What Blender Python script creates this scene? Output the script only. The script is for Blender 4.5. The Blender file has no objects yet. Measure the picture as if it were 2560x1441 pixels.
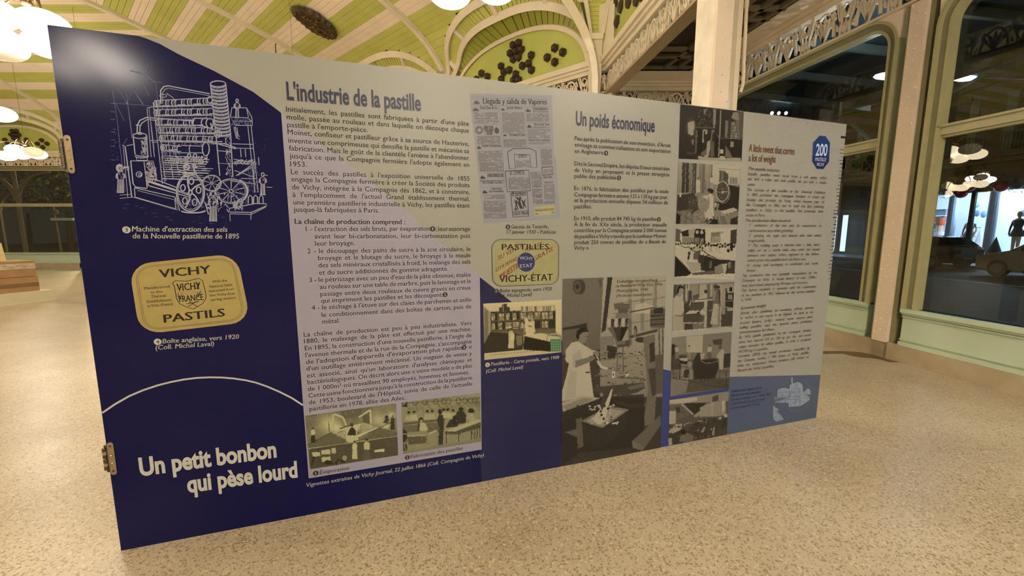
import bpy, bmesh, math, random
import numpy as np
from mathutils import Vector, Matrix

random.seed(7); RNG = np.random.RandomState(7)
S = bpy.context.scene
COL = S.collection

# ------------------------------------------------------------------ camera, world, exposure
FPX = 1040.0; CAMH = 1.55; PITCH = 0.1362
cd = bpy.data.cameras.new('camera'); cam = bpy.data.objects.new('camera', cd); COL.objects.link(cam)
cam.location = (0, 0, CAMH); cam.rotation_euler = (math.pi/2 - PITCH, 0, 0)
cd.sensor_width = 36.0; cd.lens = FPX/2560*36.0; cd.clip_start = 0.05; cd.clip_end = 300
S.camera = cam
S.view_settings.view_transform = 'Standard'
S.view_settings.look = 'None'
S.view_settings.exposure = 0.84
S.view_settings.gamma = 1.0
S.view_settings.use_curve_mapping = False
W = bpy.data.worlds.new('night_sky'); S.world = W; W.use_nodes = True
bg = W.node_tree.nodes['Background']; bg.inputs[0].default_value = (0.014, 0.014, 0.013, 1); bg.inputs[1].default_value = 0.6
LAMP = 24.0          # radiance of the hall's frosted globes

# ------------------------------------------------------------------ survey of the place (pixel of the photograph -> point on a known real plane)
CP, SP = math.cos(PITCH), math.sin(PITCH)
Fv = np.array([0, CP, -SP]); Uv = np.array([0, SP, CP]); Rv = np.array([1.0, 0, 0]); C0 = np.array([0, 0, CAMH])
def ray(px, py): return Fv + Rv*(px-1280)/FPX + Uv*(720.5-py)/FPX
def G(px, py, z=0.0):
    d = ray(px, py); return C0 + d*((z-CAMH)/d[2])
def V(px, py, A, B):
    A = np.array(A, float); B = np.array(B, float); n = np.array([-(B-A)[1], (B-A)[0], 0]); d = ray(px, py)
    return C0 + d*(((A-C0)@n)/(d@n))
def PROJ(P):
    d = np.asarray(P, float)-C0; z = d@Fv
    return 1280+FPX*(d@Rv)/z, 720.5-FPX*(d@Uv)/z

# ------------------------------------------------------------------ materials
def lin(c):
    c = c/255.0
    return c/12.92 if c <= 0.04045 else ((c+0.055)/1.055)**2.4
def rgb(h):
    if isinstance(h, str): h = tuple(int(h[i:i+2], 16) for i in (0, 2, 4))
    return tuple(lin(v) for v in h)
MATS = {}
def mat(name, col, rough=0.5, metal=0.0, var=0.08, scale=6.0, bump=0.0, bscale=40.0, emit=None, estr=0.0, spec=0.5, coat=0.0):
    if name in MATS: return MATS[name]
    m = bpy.data.materials.new(name); m.use_nodes = True; nt = m.node_tree; b = nt.nodes['Principled BSDF']
    c = tuple(col) if isinstance(col, list) else rgb(col)
    b.inputs['Roughness'].default_value = rough; b.inputs['Metallic'].default_value = metal
    b.inputs['Specular IOR Level'].default_value = spec
    if coat: b.inputs['Coat Weight'].default_value = coat; b.inputs['Coat Roughness'].default_value = 0.12
    tc = nt.nodes.new('ShaderNodeTexCoord')
    no = nt.nodes.new('ShaderNodeTexNoise'); no.inputs['Scale'].default_value = scale; no.inputs['Detail'].default_value = 5
    nt.links.new(tc.outputs['Object'], no.inputs['Vector'])
    cr = nt.nodes.new('ShaderNodeValToRGB')
    cr.color_ramp.elements[0].position = 0.3; cr.color_ramp.elements[1].position = 0.7
    cr.color_ramp.elements[0].color = tuple(v*(1-var) for v in c)+(1,)
    cr.color_ramp.elements[1].color = tuple(min(1, v*(1+var)) for v in c)+(1,)
    nt.links.new(no.outputs['Fac'], cr.inputs['Fac']); nt.links.new(cr.outputs['Color'], b.inputs['Base Color'])
    if bump:
        n2 = nt.nodes.new('ShaderNodeTexNoise'); n2.inputs['Scale'].default_value = bscale; n2.inputs['Detail'].default_value = 4
        nt.links.new(tc.outputs['Object'], n2.inputs['Vector'])
        bp = nt.nodes.new('ShaderNodeBump'); bp.inputs['Strength'].default_value = bump; bp.inputs['Distance'].default_value = 0.01
        nt.links.new(n2.outputs['Fac'], bp.inputs['Height']); nt.links.new(bp.outputs['Normal'], b.inputs['Normal'])
    if emit is not None:
        b.inputs['Emission Color'].default_value = rgb(emit)+(1,); b.inputs['Emission Strength'].default_value = estr
    MATS[name] = m; return m

def glass(name, tint=(0.9, 0.95, 0.92)):
    if name in MATS: return MATS[name]
    m = bpy.data.materials.new(name); m.use_nodes = True; nt = m.node_tree
    for n in list(nt.nodes): nt.nodes.remove(n)
    o = nt.nodes.new('ShaderNodeOutputMaterial'); mx = nt.nodes.new('ShaderNodeMixShader')
    t = nt.nodes.new('ShaderNodeBsdfTransparent'); g = nt.nodes.new('ShaderNodeBsdfGlossy'); f = nt.nodes.new('ShaderNodeFresnel')
    geo = nt.nodes.new('ShaderNodeNewGeometry'); mr = nt.nodes.new('ShaderNodeMapRange'); mr.inputs['To Min'].default_value = 1.5; mr.inputs['To Max'].default_value = 1/1.5
    nt.links.new(geo.outputs['Backfacing'], mr.inputs['Value']); nt.links.new(mr.outputs[0], f.inputs['IOR']); g.inputs['Roughness'].default_value = 0.0; t.inputs[0].default_value = tint+(1,)
    nt.links.new(f.outputs[0], mx.inputs[0]); nt.links.new(t.outputs[0], mx.inputs[1]); nt.links.new(g.outputs[0], mx.inputs[2])
    nt.links.new(mx.outputs[0], o.inputs[0]); MATS[name] = m; return m

def attr_mat(name, rough=0.45, spec=0.35):
    m = bpy.data.materials.new(name); m.use_nodes = True; nt = m.node_tree; b = nt.nodes['Principled BSDF']
    a = nt.nodes.new('ShaderNodeAttribute'); a.attribute_name = 'ink'
    nt.links.new(a.outputs['Color'], b.inputs['Base Color']); b.inputs['Roughness'].default_value = rough
    b.inputs['Specular IOR Level'].default_value = spec
    MATS[name] = m; return m

def floor_mat():
    m = bpy.data.materials.new('terrazzo'); m.use_nodes = True; nt = m.node_tree; b = nt.nodes['Principled BSDF']; L = nt.links.new
    tc = nt.nodes.new('ShaderNodeTexCoord')
    def vor(sc, lo, hi, c):
        v = nt.nodes.new('ShaderNodeTexVoronoi'); v.inputs['Scale'].default_value = sc; v.feature = 'F1'; L(tc.outputs['Object'], v.inputs['Vector'])
        sep = nt.nodes.new('ShaderNodeSeparateColor'); L(v.outputs['Color'], sep.inputs[0])
        r1 = nt.nodes.new('ShaderNodeMath'); r1.operation = 'GREATER_THAN'; r1.inputs[1].default_value = hi; L(sep.outputs[0], r1.inputs[0])
        r2 = nt.nodes.new('ShaderNodeMath'); r2.operation = 'LESS_THAN'; r2.inputs[1].default_value = lo; L(v.outputs['Distance'], r2.inputs[0])
        mm = nt.nodes.new('ShaderNodeMath'); mm.operation = 'MULTIPLY'; L(r1.outputs[0], mm.inputs[0]); L(r2.outputs[0], mm.inputs[1]); return mm
    n = nt.nodes.new('ShaderNodeTexNoise'); n.inputs['Scale'].default_value = 1.1; n.inputs['Detail'].default_value = 7; L(tc.outputs['Object'], n.inputs['Vector'])
    cr = nt.nodes.new('ShaderNodeValToRGB'); cr.color_ramp.elements[0].position = 0.35; cr.color_ramp.elements[1].position = 0.7
    cr.color_ramp.elements[0].color = rgb('ada088')+(1,); cr.color_ramp.elements[1].color = rgb('c4b9a2')+(1,); L(n.outputs['Fac'], cr.inputs['Fac'])
    cur = cr.outputs['Color']
    for sc, lo, hi, c, st in ((85, 0.55, 0.78, '77653f', 0.65), (60, 0.5, 0.84, 'd8c8a4', 0.6), (120, 0.5, 0.8, '544630', 0.5), (230, 0.5, 0.7, '8f7a54', 0.45)):
        mm = vor(sc, lo, hi, c); sc_ = nt.nodes.new('ShaderNodeMath'); sc_.operation = 'MULTIPLY'; sc_.inputs[1].default_value = st; L(mm.outputs[0], sc_.inputs[0])
        mx = nt.nodes.new('ShaderNodeMix'); mx.data_type = 'RGBA'; L(sc_.outputs[0], mx.inputs['Factor']); L(cur, mx.inputs['A']); mx.inputs['B'].default_value = rgb(c)+(1,)
        cur = mx.outputs['Result']
    L(cur, b.inputs['Base Color'])
    n3 = nt.nodes.new('ShaderNodeTexNoise'); n3.inputs['Scale'].default_value = 3.0; n3.inputs['Detail'].default_value = 6; L(tc.outputs['Object'], n3.inputs['Vector'])
    mr = nt.nodes.new('ShaderNodeMapRange'); mr.inputs['To Min'].default_value = 0.24; mr.inputs['To Max'].default_value = 0.42; L(n3.outputs['Fac'], mr.inputs['Value']); L(mr.outputs[0], b.inputs['Roughness'])
    n2 = nt.nodes.new('ShaderNodeTexNoise'); n2.inputs['Scale'].default_value = 9.0; n2.inputs['Detail'].default_value = 5; L(tc.outputs['Object'], n2.inputs['Vector'])
    bp = nt.nodes.new('ShaderNodeBump'); bp.inputs['Strength'].default_value = 0.05; bp.inputs['Distance'].default_value = 0.02; L(n2.outputs['Fac'], bp.inputs['Height']); L(bp.outputs['Normal'], b.inputs['Normal'])
    return m

# ------------------------------------------------------------------ mesh helpers
OFF = {}
class MB:
    def __init__(s): s.v = []; s.f = []; s.sm = False
    def add(s, vs, fs):
        o = len(s.v); s.v += [tuple(float(q) for q in p) for p in vs]; s.f += [tuple(i+o for i in f) for f in fs]; return s
    def hexa(s, p):   # 8 points: bottom 4 ccw, top 4
        return s.add(p, [(3, 2, 1, 0), (4, 5, 6, 7), (0, 1, 5, 4), (1, 2, 6, 5), (2, 3, 7, 6), (3, 0, 4, 7)])
    def box(s, x0, x1, y0, y1, z0, z1):
        return s.hexa([(x0, y0, z0), (x1, y0, z0), (x1, y1, z0), (x0, y1, z0), (x0, y0, z1), (x1, y0, z1), (x1, y1, z1), (x0, y1, z1)])
    def obox(s, o, ax, ay, az):  # origin corner + three edge vectors
        o = np.array(o, float); ax = np.array(ax, float); ay = np.array(ay, float); az = np.array(az, float)
        return s.hexa([o, o+ax, o+ax+ay, o+ay, o+az, o+ax+az, o+ax+ay+az, o+ay+az])
    def prism(s, pts, ext):      # planar polygon (3D points) extruded by vector
        n = len(pts); e = np.array(ext, float); p = [np.array(q, float) for q in pts]
        return s.add(p+[q+e for q in p], [tuple(range(n))[::-1], tuple(range(n, 2*n))]+[(i, (i+1) % n, (i+1) % n+n, i+n) for i in range(n)])
    def tube(s, path, r, k=6, closed=False, r2=None):
        P = [np.array(p, float) for p in path]; n = len(P); rings = []; up = np.array([0.13, 0.21, 0.97])
        for i in range(n):
            a = P[(i-1) % n] if (closed or i > 0) else P[i]; b = P[(i+1) % n] if (closed or i < n-1) else P[i]
            t = b-a; t /= (np.linalg.norm(t)+1e-9); q = np.cross(t, up); l = np.linalg.norm(q)
            if l < 1e-3: q = np.cross(t, [1, 0, 0]); l = np.linalg.norm(q)
            q /= l; w = np.cross(t, q); rr = r if r2 is None else r+(r2-r)*i/(n-1)
            rings.append([P[i]+rr*(q*math.cos(2*math.pi*j/k)+w*math.sin(2*math.pi*j/k)) for j in range(k)])
        vs = [p for rg in rings for p in rg]; fs = []
        for i in range(n if closed else n-1):
            for j in range(k):
                a = i*k+j; b = i*k+(j+1) % k; c = ((i+1) % n)*k+(j+1) % k; d = ((i+1) % n)*k+j; fs.append((a, b, c, d))
        if not closed: fs += [tuple(range(k))[::-1], tuple((n-1)*k+j for j in range(k))]
        return s.add(vs, fs)
    def sweep(s, path, na, nb, wa, wb, closed=False):   # rectangular bar along a path; na/nb give per-point directions
        vs = []; n = len(path)
        for i, p in enumerate(path):
            p = np.array(p, float); a = np.array(na[i])*wa/2; b = np.array(nb[i])*wb
            vs += [p-a, p+a, p+a+b, p-a+b]
        fs = []
        for i in range(n-1):
            for j in range(4): fs.append((i*4+j, i*4+(j+1) % 4, (i+1)*4+(j+1) % 4, (i+1)*4+j))
        fs += [(3, 2, 1, 0), tuple((n-1)*4+j for j in range(4))]
        return s.add(vs, fs)
    def ellipsoid(s, c, a, b, h, n=18, m=10):
        vs = []; fs = []
        for i in range(1, m):
            t = math.pi*i/m
            for j in range(n):
                p = 2*math.pi*j/n; vs.append((c[0]+a*math.sin(t)*math.cos(p), c[1]+b*math.sin(t)*math.sin(p), c[2]+h*math.cos(t)))
        top = len(vs); vs.append((c[0], c[1], c[2]+h)); bot = len(vs); vs.append((c[0], c[1], c[2]-h))
        for i in range(m-2):
            for j in range(n): fs.append((i*n+j, (i+1)*n+j, (i+1)*n+(j+1) % n, i*n+(j+1) % n))
        for j in range(n): fs.append((top, j, (j+1) % n)); fs.append((bot, (m-2)*n+(j+1) % n, (m-2)*n+j))
        return s.add(vs, fs)
    def build(s, name, m, parent=None, smooth=False, **props):
        o = np.array(OFF[parent] if parent is not None else (0, 0, 0), float)
        v = np.array(s.v, float)
        me = bpy.data.meshes.new(name); ctr = np.zeros(3)
        if parent is None and len(v):
            mn = v.min(0); mx = v.max(0); ctr = np.array([(mn[0]+mx[0])/2, (mn[1]+mx[1])/2, mn[2]])
        me.from_pydata([tuple(p) for p in (v-o-ctr)], [], s.f); me.update()
        if smooth:
            me.polygons.foreach_set('use_smooth', [True]*len(me.polygons))
        ob = bpy.data.objects.new(name, me); COL.objects.link(ob)
        if m is not None: me.materials.append(m)
        ob.location = tuple(ctr)
        if parent is not None: ob.parent = parent
        OFF[ob] = o+ctr
        for k, val in props.items(): ob[k] = val
        return ob
def empty(name, loc, parent=None, **props):
    o = bpy.data.objects.new(name, None); COL.objects.link(o); l = np.array(loc, float)
    if parent is not None: o.parent = parent; o.location = tuple(l-OFF[parent])
    else: o.location = tuple(l)
    OFF[o] = l; o.empty_display_size = 0.1
    for k, val in props.items(): o[k] = val
    return o
def thing(name, loc, label, cat, group=None):
    o = empty(name, loc); o['label'] = label; o['category'] = cat
    if group: o['group'] = group
    return o
def copy_part(o, parent, loc=None, rot=None):
    c = o.copy(); COL.objects.link(c); c.parent = parent
    if loc is not None: c.location = tuple(np.array(loc, float)-OFF[parent]) if parent is not None else loc
    if rot is not None: c.rotation_euler = rot
    return c
def ccw(pts):
    a = 0
    for i in range(len(pts)):
        x0, y0 = pts[i][:2]; x1, y1 = pts[(i+1) % len(pts)][:2]; a += x0*y1-x1*y0
    return pts if a > 0 else pts[::-1]

def inkc(h):      # ink albedo from its look under the hall's warm light
    return [min(.9, v/k) for v, k in zip(rgb(h), (1.2, .93, .63))]
# ------------------------------------------------------------------ palette
CREAM = mat('cream_paint', 'dfd3ba', 0.45, var=0.05, scale=3, bump=0.05)
CREAMB = mat('cream_boards', 'f0ddc4', 0.38, var=0.06, scale=2)
GREENB = mat('green_boards', 'c0c268', 0.38, var=0.08, scale=2)
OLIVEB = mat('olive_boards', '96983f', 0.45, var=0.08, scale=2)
GREENP = mat('green_plaster', 'b9c065', 0.6, var=0.05, scale=1.5)
STONE = mat('base_stone', 'a89a7e', 0.6, var=0.12, scale=4, bump=0.2, bscale=60)
SAGE = mat('sage_paint', 'b6c8ae', 0.45, var=0.04, scale=3)
FRAME = mat('window_frame_paint', 'a8a47c', 0.42, var=0.06, scale=8)
JAMB = mat('olive_jamb_paint', '858260', 0.5, var=0.08, scale=10, bump=0.08)
BROWN = mat('dark_coffer', '17120e', 0.6, var=0.2, scale=3)
COFFER = mat('coffer_batten', '6e6548', 0.6, var=0.08)
BRONZE = mat('bronze_relief', '44332a', 0.42, metal=0.25, var=0.25, scale=14, bump=0.3)
DARKWIRE = mat('lamp_wire', '6b5238', 0.35, metal=0.8)
RIVETC = mat('column_paint', 'e4d4c0', 0.4, var=0.04, scale=4)
GLASS = glass('pane_glass')
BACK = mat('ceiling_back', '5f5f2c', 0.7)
# ------------------------------------------------------------------ setting: floor
FLM = floor_mat()
XO = lambda y: 4.64-0.17*(y-4.6)                     # face of the street-side wall
mb = MB(); mb.add([(-34, -12, 0), (XO(-12)+0.2, -12, 0), (XO(17.9)+0.2, 17.9, 0), (-34, 17.9, 0)], [(0, 1, 2, 3)])
floor = mb.build('floor', FLM, kind='structure')
PATCH = [(130, 990), (400, 985), (640, 1000), (760, 1020), (900, 1052), (1000, 1080), (1160, 1112), (1330, 1150), (1200, 1142), (1070, 1140), (900, 1090), (760, 1078), (640, 1070), (520, 1045), (430, 1020), (130, 1028)]
mb = MB(); mb.add([tuple(G(2030+x/5.54, 700+y/5.54, 0.002)) for x, y in PATCH], [tuple(range(len(PATCH)))[::-1]]); mb.build('dark_floor_patch', mat('dark_floor_patch', '5e4d30', 0.3, var=0.25, scale=5), floor)  # flat darker brown patch on the floor along the wall base

# ------------------------------------------------------------------ vault
P0 = np.array([1.76, 8.2, 0.0]); DV = np.array([-0.745, 0.667, 0.0]); NV = np.array([-0.667, -0.745, 0.0])
DV /= np.linalg.norm(DV); NV = np.array([-DV[1], DV[0], 0.0])
if NV[1] > 0: NV = -NV
_n = [0, .07, .6, 1.16, 1.73, 2.33, 3.0, 3.63, 4.17, 5.5, 7, 9]; _z = [5.6, 5.72, 6.21, 6.5, 6.69, 6.9, 7.06, 7.2, 7.29, 7.45, 7.55, 7.6]
vz = lambda n: float(np.interp(n, _n, _z))
vn = lambda z: float(np.interp(z, _z, _n)) if z > 5.6 else 0.0+0.03*(z-5.6)
YF = 17.63
PF = np.array([-18.1, YF, 0.0]); DF = np.array([-1.0, 0, 0]); NF = np.array([0.0, -1, 0])
UP = np.array([0, 0, 1.0])
ceil = empty('ceiling', (0, 8, 7.6), kind='structure')
def frameP(o, d, n, s, nn, z): return o+d*s+n*nn+UP*z
def hip_s(nn):      # s on the diagonal facet where the far facet is met (equal distance from both walls)
    A = DV[1]; return (YF-nn-P0[1]-NV[1]*nn)/A
def ell(a, h, p, th):
    c = math.cos(th); q = math.sin(th)
    return a*math.copysign(abs(c)**(2/p), c), h*abs(q)**(2/p)
def bands(s): return None
LUN = [0.12, 4.87, 9.35]           # bay starts on the diagonal wall
BAY = 4.5
def out_arch(sc, n=41, a=2.34, h=1.68, p=3.0): return [(sc+ell(a, h, p, math.pi*i/(n-1))[0], 4.6+ell(a, h, p, math.pi*i/(n-1))[1]) for i in range(n)]
def cut_intervals(nn, starts, bay):
    z = vz(nn); res = []
    for s0 in starts:
        sc = s0+bay/2; t = (z-4.6)/1.70
        if t < 1: w = 2.36*(1-t**3.0)**(1/3.0); res.append((sc-w, sc+w))
    return res
green_d = [(0, 1.12), (1.5, 2.03), (2.47, 3.0), (3.38, 3.86), (4.27, 4.72), (5.15, 5.6), (6.05, 6.5)]
green_f = [(0, .2), (.62, 1.08), (1.57, 1.98), (2.53, 2.99), (3.42, 3.9), (4.35, 4.66), (5.04, 5.4), (5.8, 6.3), (6.7, 7)]
def far_green(m): return any(a <= m < b for a, b in [(.2, .62), (1.08, 1.57), (1.98, 2.53), (2.99, 3.42), (3.9, 4.35), (4.66, 5.04), (5.4, 5.8), (6.3, 6.7)])
def add_boards(o, d, n, smin, smax, isgreen, starts, bay, nmax, step):
    k = int(nmax/step); 
    for i in range(k):
        a = i*step+0.004; b = (i+1)*step-0.004; mid = (a+b)/2
        cuts = cut_intervals(mid, starts, bay); s0 = smin(mid); s1 = smax(mid); segs = []; cur = s0
        for c0, c1 in sorted(cuts):
            if c0 > cur: segs.append((cur, min(c0, s1)))
            cur = max(cur, c1)
        if cur < s1: segs.append((cur, s1))
        for p, q in segs:
            if q-p < 0.05: continue
            za, zb = vz(a), vz(b); mb = MB()
            e = 0.015
            pts = [frameP(o, d, n, p, a, za), frameP(o, d, n, q, a, za), frameP(o, d, n, q, b, zb), frameP(o, d, n, p, b, zb)]
            mb.hexa(pts+[x+UP*e for x in pts])
            mb.build('board', GREENB if isgreen(mid) else CREAMB, ceil)
add_boards(P0, DV, NV, lambda n: -1.05*n, hip_s, lambda n: any(a <= n < b for a, b in green_d), LUN, BAY, 7.0, 0.125)
LF = [-9.2, -4.6, 0.0, 4.6]
add_boards(PF, DF, NF, lambda m: -18.1-(P0[0]+DV[0]*hip_s(m)+NV[0]*m), lambda m: 12.0, far_green, LF, BAY, 7.0, 0.125)
# shells above the boards and the flat crown
def shell(o, d, n, smin, smax, nmax=9.0):
    mb = MB(); N = 36; vs = []
    for i in range(N+1):
        nn = nmax*i/N; vs += [frameP(o, d, n, smin(nn), nn, vz(nn)+0.05), frameP(o, d, n, smax(nn), nn, vz(nn)+0.05)]
    mb.add(vs, [(2*i, 2*i+1, 2*i+3, 2*i+2) for i in range(N)]); return mb
# crown field and the part of the vault behind the viewer (outside the picture)
mb = MB()
rows = []
q1 = frameP(P0, DV, NV, -1.05*7, 7.0, 0); q2 = frameP(P0, DV, NV, hip_s(7.0), 7.0, 0)
mb.add([(q1[0], q1[1], 7.56), (q2[0], q2[1], 7.56), (-30.1, q2[1], 7.56), (-30.1, -12, 7.56), (q1[0], -12, 7.56), ], [(0, 1, 2, 3, 4)])
mb.add([(q1[0], q1[1], 7.56), (q1[0], -12, 7.56), (2.9, -12, 7.56), (1.76+0.05, 8.2, 7.56)], [(0, 1, 2, 3)])
mb.build('crown_field', CREAMB, ceil)

def rib(o, d, n, s, n0, n1, w=0.13, sfun=None, name='rib', drop=0.07):
    N = 26; path = []; na = []; nb = []
    for i in range(N+1):
        nn = n0+(n1-n0)*i/N; ss = s if sfun is None else sfun(nn)
        path.append(frameP(o, d, n, ss, nn, vz(nn)-drop)); na.append(d); nb.append(UP)
    mb = MB(); mb.sweep(path, na, nb, w, drop); 
    # thin darker moulding grooves on both sides
    for sg in (-1, 1):
        mb.sweep([p+d*sg*(w/2+0.02)+UP*(drop*0.55) for p in path], na, nb, 0.03, drop*0.5)
    mb.build(name, CREAM, ceil)
for s in (4.72, 9.2): rib(P0, DV, NV, s, 0.0, 7.0)
rib(PF, DF, NF, -0.05, 0.0, 7.0); rib(PF, DF, NF, -4.65, 0.0, 7.0); rib(PF, DF, NF, 4.5, 0.0, 7.0)
rib(P0, DV, NV, 0, 0.0, 7.0, w=0.16, sfun=hip_s, name='hip_rib')

# ------------------------------------------------------------------ lunette bays
def hexboss(u, v, nrm, c, r, h=0.09):
    """hexagonal faceted boss fixed on a wall: u, v in-plane axes"""
    mb = MB(); vs = []
    for rr, hh in ((r, 0.0), (r*0.92, h*0.45), (r*0.5, h)):
        for k in range(6):
            a = math.pi/6+k*math.pi/3; vs.append(c+u*rr*math.cos(a)+v*rr*math.sin(a)+nrm*hh)
    vs.append(c+nrm*h*1.12); fs = []
    for L in (0, 6):
        for k in range(6): fs.append((L+k, L+(k+1) % 6, L+6+(k+1) % 6, L+6+k))
    for k in range(6): fs.append((12+k, 12+(k+1) % 6, 18))
    mb.add(vs, fs); return mb
# boss centres, measured on the wall of the first bay (s from the bay start, height)
BOSS = []
def wallsz(px, py):
    q = V(px, py, P0, P0+DV); return float((q-P0)@DV), float(q[2])
for zx, zy in ((1210,485),(1270,460),(1300,530),(1240,548),(1180,572),(1212,635),(1268,615),(1405,592),(1375,680),(1310,705),(1405,748),
               (1655,515),(1740,560),(1575,617),(1655,665),(1083,710),(1112,770),(1170,750),(1240,795),(1215,860),(1270,855),(1085,850),(875,785),(938,820),(820,850)):
    BOSS.append(wallsz(1000+zx/4.267, zy/4.267))
_BC = 0.12+BAY/2
# the lower part hidden behind the panel mirrors the upper one; add a few
def lunette(o, d, n, s0, detail, wallname, k):
    sc = s0+BAY/2; root = empty(wallname, o+d*sc+UP*4.6, kind='structure')
    N = 41
    th = [math.pi*i/(N-1) for i in range(N)]
    def arc(a, h, p, nfun, dn=0.0):
        out = []
        for t in th:
            x, zz = ell(a, h, p, t); z = 4.6+zz; out.append(frameP(o, d, n, sc+x, nfun(z)+dn, z))
        return out
    vnf = lambda z: vn(z)
    Ao = arc(2.30, 1.68, 3.0, vnf); Ai = arc(2.12, 1.44, 2.7, vnf); Al = arc(1.98, 1.2, 2.3, lambda z: 0.0); Ab = arc(1.98, 1.2, 2.3, lambda z: -0.02)
    # green plaster wall of the lunette
    mb = MB(); base = [frameP(o, d, n, sc+2.2, -0.02, 4.6), frameP(o, d, n, sc+2.2, -0.02, 4.6)]
    c = frameP(o, d, n, sc, -0.02, 4.6); mb.add([c]+Ab, [(0, i+1, i+2) for i in range(N-1)])
    mb.build('lunette_wall', GREENP, root)
    # soffit boards between the wall arch and the inner vault arch
    if detail:
        for i in range(N-1):
            mb = MB(); a, b, c2, e = Al[i], Al[i+1], Ai[i+1], Ai[i]
            g = 0.06; a2 = a+(b-a)*g; b2 = b-(b-a)*g; c3 = c2-(c2-e)*g; e2 = e+(c2-e)*g
            out = np.cross(b-a, e-a); out /= np.linalg.norm(out)+1e-9
            mb.hexa([a2, b2, c3, e2]+[x+UP*0.012 for x in (a2, b2, c3, e2)]); mb.build('soffit_board', OLIVEB, root)
    mb = MB(); vs = []; 
    for i in range(N): vs += [Al[i]+UP*0.02, Ai[i]+UP*0.02]
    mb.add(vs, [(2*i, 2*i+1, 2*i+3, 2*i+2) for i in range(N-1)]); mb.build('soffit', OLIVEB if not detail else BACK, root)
    # band between the two vault arches: short boards radiating
    bo = MB()
    SUB = 2
    def lerp(L, t):
        i = min(int(t), N-2); f = t-i; return L[i]*(1-f)+L[i+1]*f
    for i in range((N-1)*SUB):
        t0 = i/SUB+0.03; t1 = (i+1)/SUB-0.03
        a, b, c2, e = lerp(Ai, t0), lerp(Ai, t1), lerp(Ao, t1), lerp(Ao, t0)
        q = [a, b, c2, e]
        if detail and 8 <= i <= 72:
            m1 = MB(); m1.hexa(q+[x+UP*0.012 for x in q]); m1.build('band_board', GREENB, root)
        else: bo.hexa(q+[x+UP*0.012 for x in q])
    if bo.v: bo.build('band_boards', GREENB, root, kind='stuff')
    mb = MB(); vs = []
    for i in range(N): vs += [Ai[i]+UP*0.03, Ao[i]+UP*0.03]
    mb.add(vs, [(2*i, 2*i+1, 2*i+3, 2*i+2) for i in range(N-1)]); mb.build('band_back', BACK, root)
    # mouldings along the arches
    def mould(A, w, hgt, nm, dn=0.0):
        na = []; nb = []
        for i in range(N):
            t = A[min(i+1, N-1)]-A[max(i-1, 0)]; t /= np.linalg.norm(t)+1e-9
            r = A[i]-frameP(o, d, n, sc, 0, 4.6); r[2] = abs(r[2]); r = r-t*(r@t); r /= np.linalg.norm(r)+1e-9
            w_ = np.cross(t, r); 
            if w_@n < 0: w_ = -w_
            na.append(r); nb.append(-UP*0.5+n*0.6)
        m1 = MB(); m1.sweep([a+n*dn for a in A], na, nb, w, hgt); m1.build(nm, CREAM, root)
    mould(Ao, 0.15, 0.07, 'outer_arch_moulding'); mould(Ai, 0.15, 0.08, 'inner_arch_moulding'); mould(Al, 0.09, 0.06, 'wall_arch_moulding')
    for t in (8, 14.2, 20, 25.8, 32):
        a = lerp(Ai, t); b = lerp(Ao, t); tt = lerp(Ai, t+0.5)-lerp(Ai, t-0.5); tt /= np.linalg.norm(tt)
        m1 = MB(); m1.sweep([a, b], [tt, tt], [n*0.6-UP*0.5]*2, 0.1, 0.06); m1.build('band_bar', CREAM, root)
    # hexagonal bronze bosses
    for (bs, bz) in BOSS:
        cc = frameP(o, d, n, sc-_BC+bs, 0.0, bz); hexboss(d, UP, n, cc, 0.09).build('hexagonal_boss', BRONZE, root)
        if bz < 5.16: pass
    for (bs, bz) in BOSS[:7]:
        pass
    # pier between the bays
    for ps in (s0-0.12, s0+BAY+0.12):
        m1 = MB(); m1.obox(frameP(o, d, n, ps-0.16, -0.05, 4.55), d*0.32, n*0.12, UP*1.1); m1.build('pier', CREAM, root)
    return root
for k, s0 in enumerate(LUN): lunette(P0, DV, NV, s0, k == 0, 'wall_diagonal_lunette', k)
for k, s0 in enumerate(LF): lunette(PF, DF, NF, s0, False, 'wall_far_lunette', k)

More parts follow.
